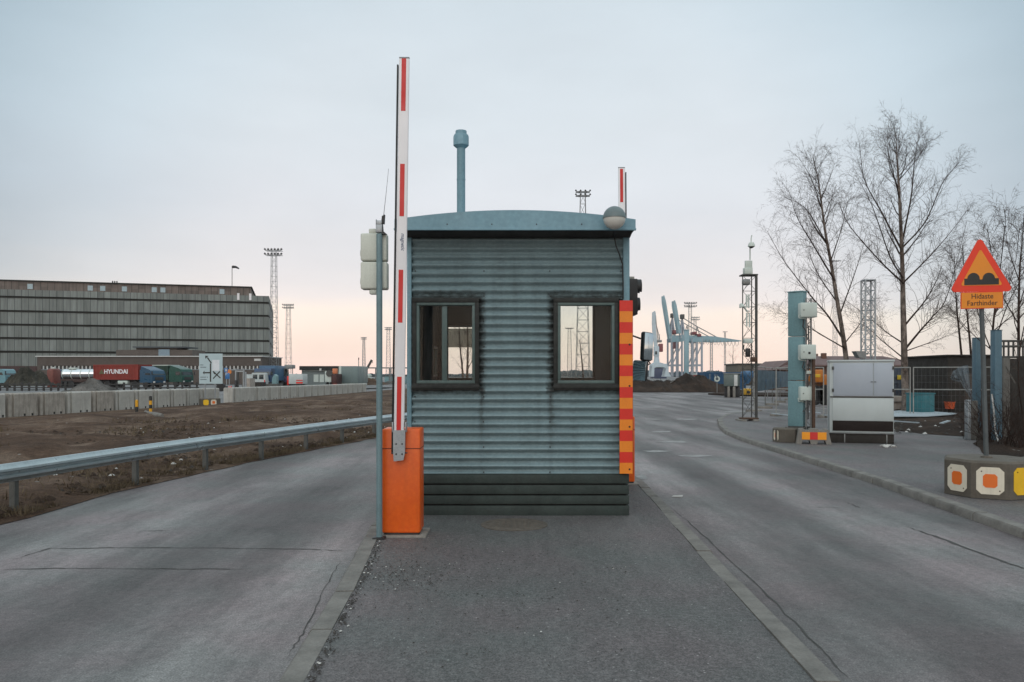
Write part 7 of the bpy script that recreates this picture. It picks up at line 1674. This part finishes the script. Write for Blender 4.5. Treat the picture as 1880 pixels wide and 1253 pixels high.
birch('birch_tree', 'bare birch leaning left behind the white equipment cabinet', 37, [(1563, 740), (1553, 655), (1545, 600), (1535, 540), (1525, 480), (1515, 425), (1507, 365), (1501, 325), (1492, 288)],
      [[(1549, 625), (1520, 580), (1490, 545), (1440, 480), (1408, 424)], [(1532, 515), (1490, 445), (1464, 400), (1448, 350)], [(1522, 455), (1480, 385), (1440, 362)], [(1543, 575), (1570, 500), (1588, 440)], [(1525, 480), (1545, 420), (1556, 370)], [(1512, 395), (1490, 330), (1468, 292)], [(1508, 365), (1526, 320), (1532, 300)],
       [(1551, 640), (1500, 610), (1455, 580), (1425, 575)], [(1540, 560), (1500, 500), (1478, 440)], [(1550, 632), (1585, 585), (1600, 540)]], .125, 5, 8, 1.2, droop=.4)
birch('birch_tree', 'slender bare birch behind the shed, just left of the warning sign', 36, [(1769, 690), (1762, 620), (1757, 570), (1754, 520), (1752, 470)], [], .055, 21, 10, 1.1, M_bdark)
birch('birch_tree', 'thin dark birch right behind the triangular sign', 35, [(1786, 690), (1780, 620), (1775, 570), (1770, 500), (1767, 450)], [], .055, 22, 10, 1.1, M_bdark)
birch('birch_tree', 'bare tree rising right beside the warning sign post', 21.5, [(1822, 832), (1822, 720), (1822, 620), (1830, 540), (1838, 480), (1845, 415)], [[(1822, 640), (1850, 560), (1880, 500), (1900, 430)], [(1822, 650), (1800, 590), (1785, 520)], [(1826, 580), (1860, 500), (1872, 420)], [(1832, 530), (1820, 460), (1812, 420)]], .045, 23, 6, 1.0, M_bdark, sub=.75)
birch('birch_tree', 'bare tree at the right edge of the photo behind the board fence', 23.5, [(1872, 840), (1872, 720), (1870, 600), (1872, 500), (1876, 450), (1880, 400)], [[(1872, 600), (1830, 520), (1815, 440)], [(1871, 640), (1910, 560), (1930, 470)], [(1872, 520), (1850, 450), (1845, 385)], [(1872, 560), (1895, 480), (1905, 400)]], .055, 24, 7, 1.0, M_bdark, sub=.8)
birch('birch_sapling', 'thin leaning sapling among the boards at the lower right edge', 19.3, [(1880, 800), (1877, 760), (1870, 700), (1873, 640), (1880, 600)], [], .022, 25, 3, .6, M_bdark, sub=.5)
birch('birch_tree', 'small bare tree far off left of the lattice camera mast', 230, [(1345, 696), (1345.5, 665), (1346, 636)], [], .16, 31, 12, .16, M_bdark, sub=3.2, tipr=.05)
birch('birch_tree', 'bare twin tree seen through the left cabin window, left stem', 70, [(851, 712), (849, 680), (845, 640), (843, 600), (842, 572)], [], .11, 33, 12, .5, M_bdark, sub=1.5, tipr=.03)
birch('birch_tree', 'bare twin tree seen through the left cabin window, right stem', 72, [(857, 712), (858, 680), (859, 640), (858, 600), (860, 560)], [], .14, 34, 12, .5, M_bdark, sub=1.5, tipr=.03)
birch('birch_tree', 'small bare tree seen through the right cabin window behind the big mast', 110, [(1072, 705), (1069, 670), (1066, 640), (1064, 625)], [], .15, 35, 8, .3, M_bdark, sub=1.6, tipr=.04)

# dense leafless scrub behind the fences on the right
g = MB(); rd = random.Random(77)
for i in range(1100):
    u = rd.uniform(1632, 1900); Y = rd.uniform(44, 52) if rd.random() < .6 else rd.uniform(37, 42); 
    if u < 1705 and rd.random() < .5: continue
    p = Vector((XX(u, Y), Y, -.15)); hh = rd.uniform(.7, 1.7)
    twig(g, p, Vector((rd.gauss(0, .35), rd.gauss(0, .35), 1)), hh, .016, rd, 2, -.1)
struct('thicket', g, M_twig, 'stuff', smooth=0)
for i, (u, v, Y, hh, lb) in enumerate(((1816, 838, 18.2, 1.3, 'low leafless shrub at the foot of the warning sign post'), (1848, 838, 17.6, 1.5, 'leafless shrub before the board fence right of the sign post'), (1872, 838, 17.2, 1.4, 'leafless shrub at the right edge before the board fence'), (1782, 812, 20.2, .7, 'small leafless shrub beside the upright grey panel'))):
    rd = random.Random(90+i); b = Vector((XX(u, Y), Y, .0)); o = thing('bare_shrub', lb, 'shrub', tuple(b)); g = MB()
    for k in range(16): twig(g, b+Vector((rd.gauss(0, .12), rd.gauss(0, .1), 0)), Vector((rd.gauss(0, .5), rd.gauss(0, .4), 1)), hh*rd.uniform(.5, 1.1), .009, rd, 1, -.05)
    mesh('branches', g, M_bdark, o, smooth=0)
    g = MB(); g.path([b+Vector((0, 0, -.05)), b+Vector((.02, 0, .2))], [.04, .02], 7); mesh('stump', g, M_bdark, o)
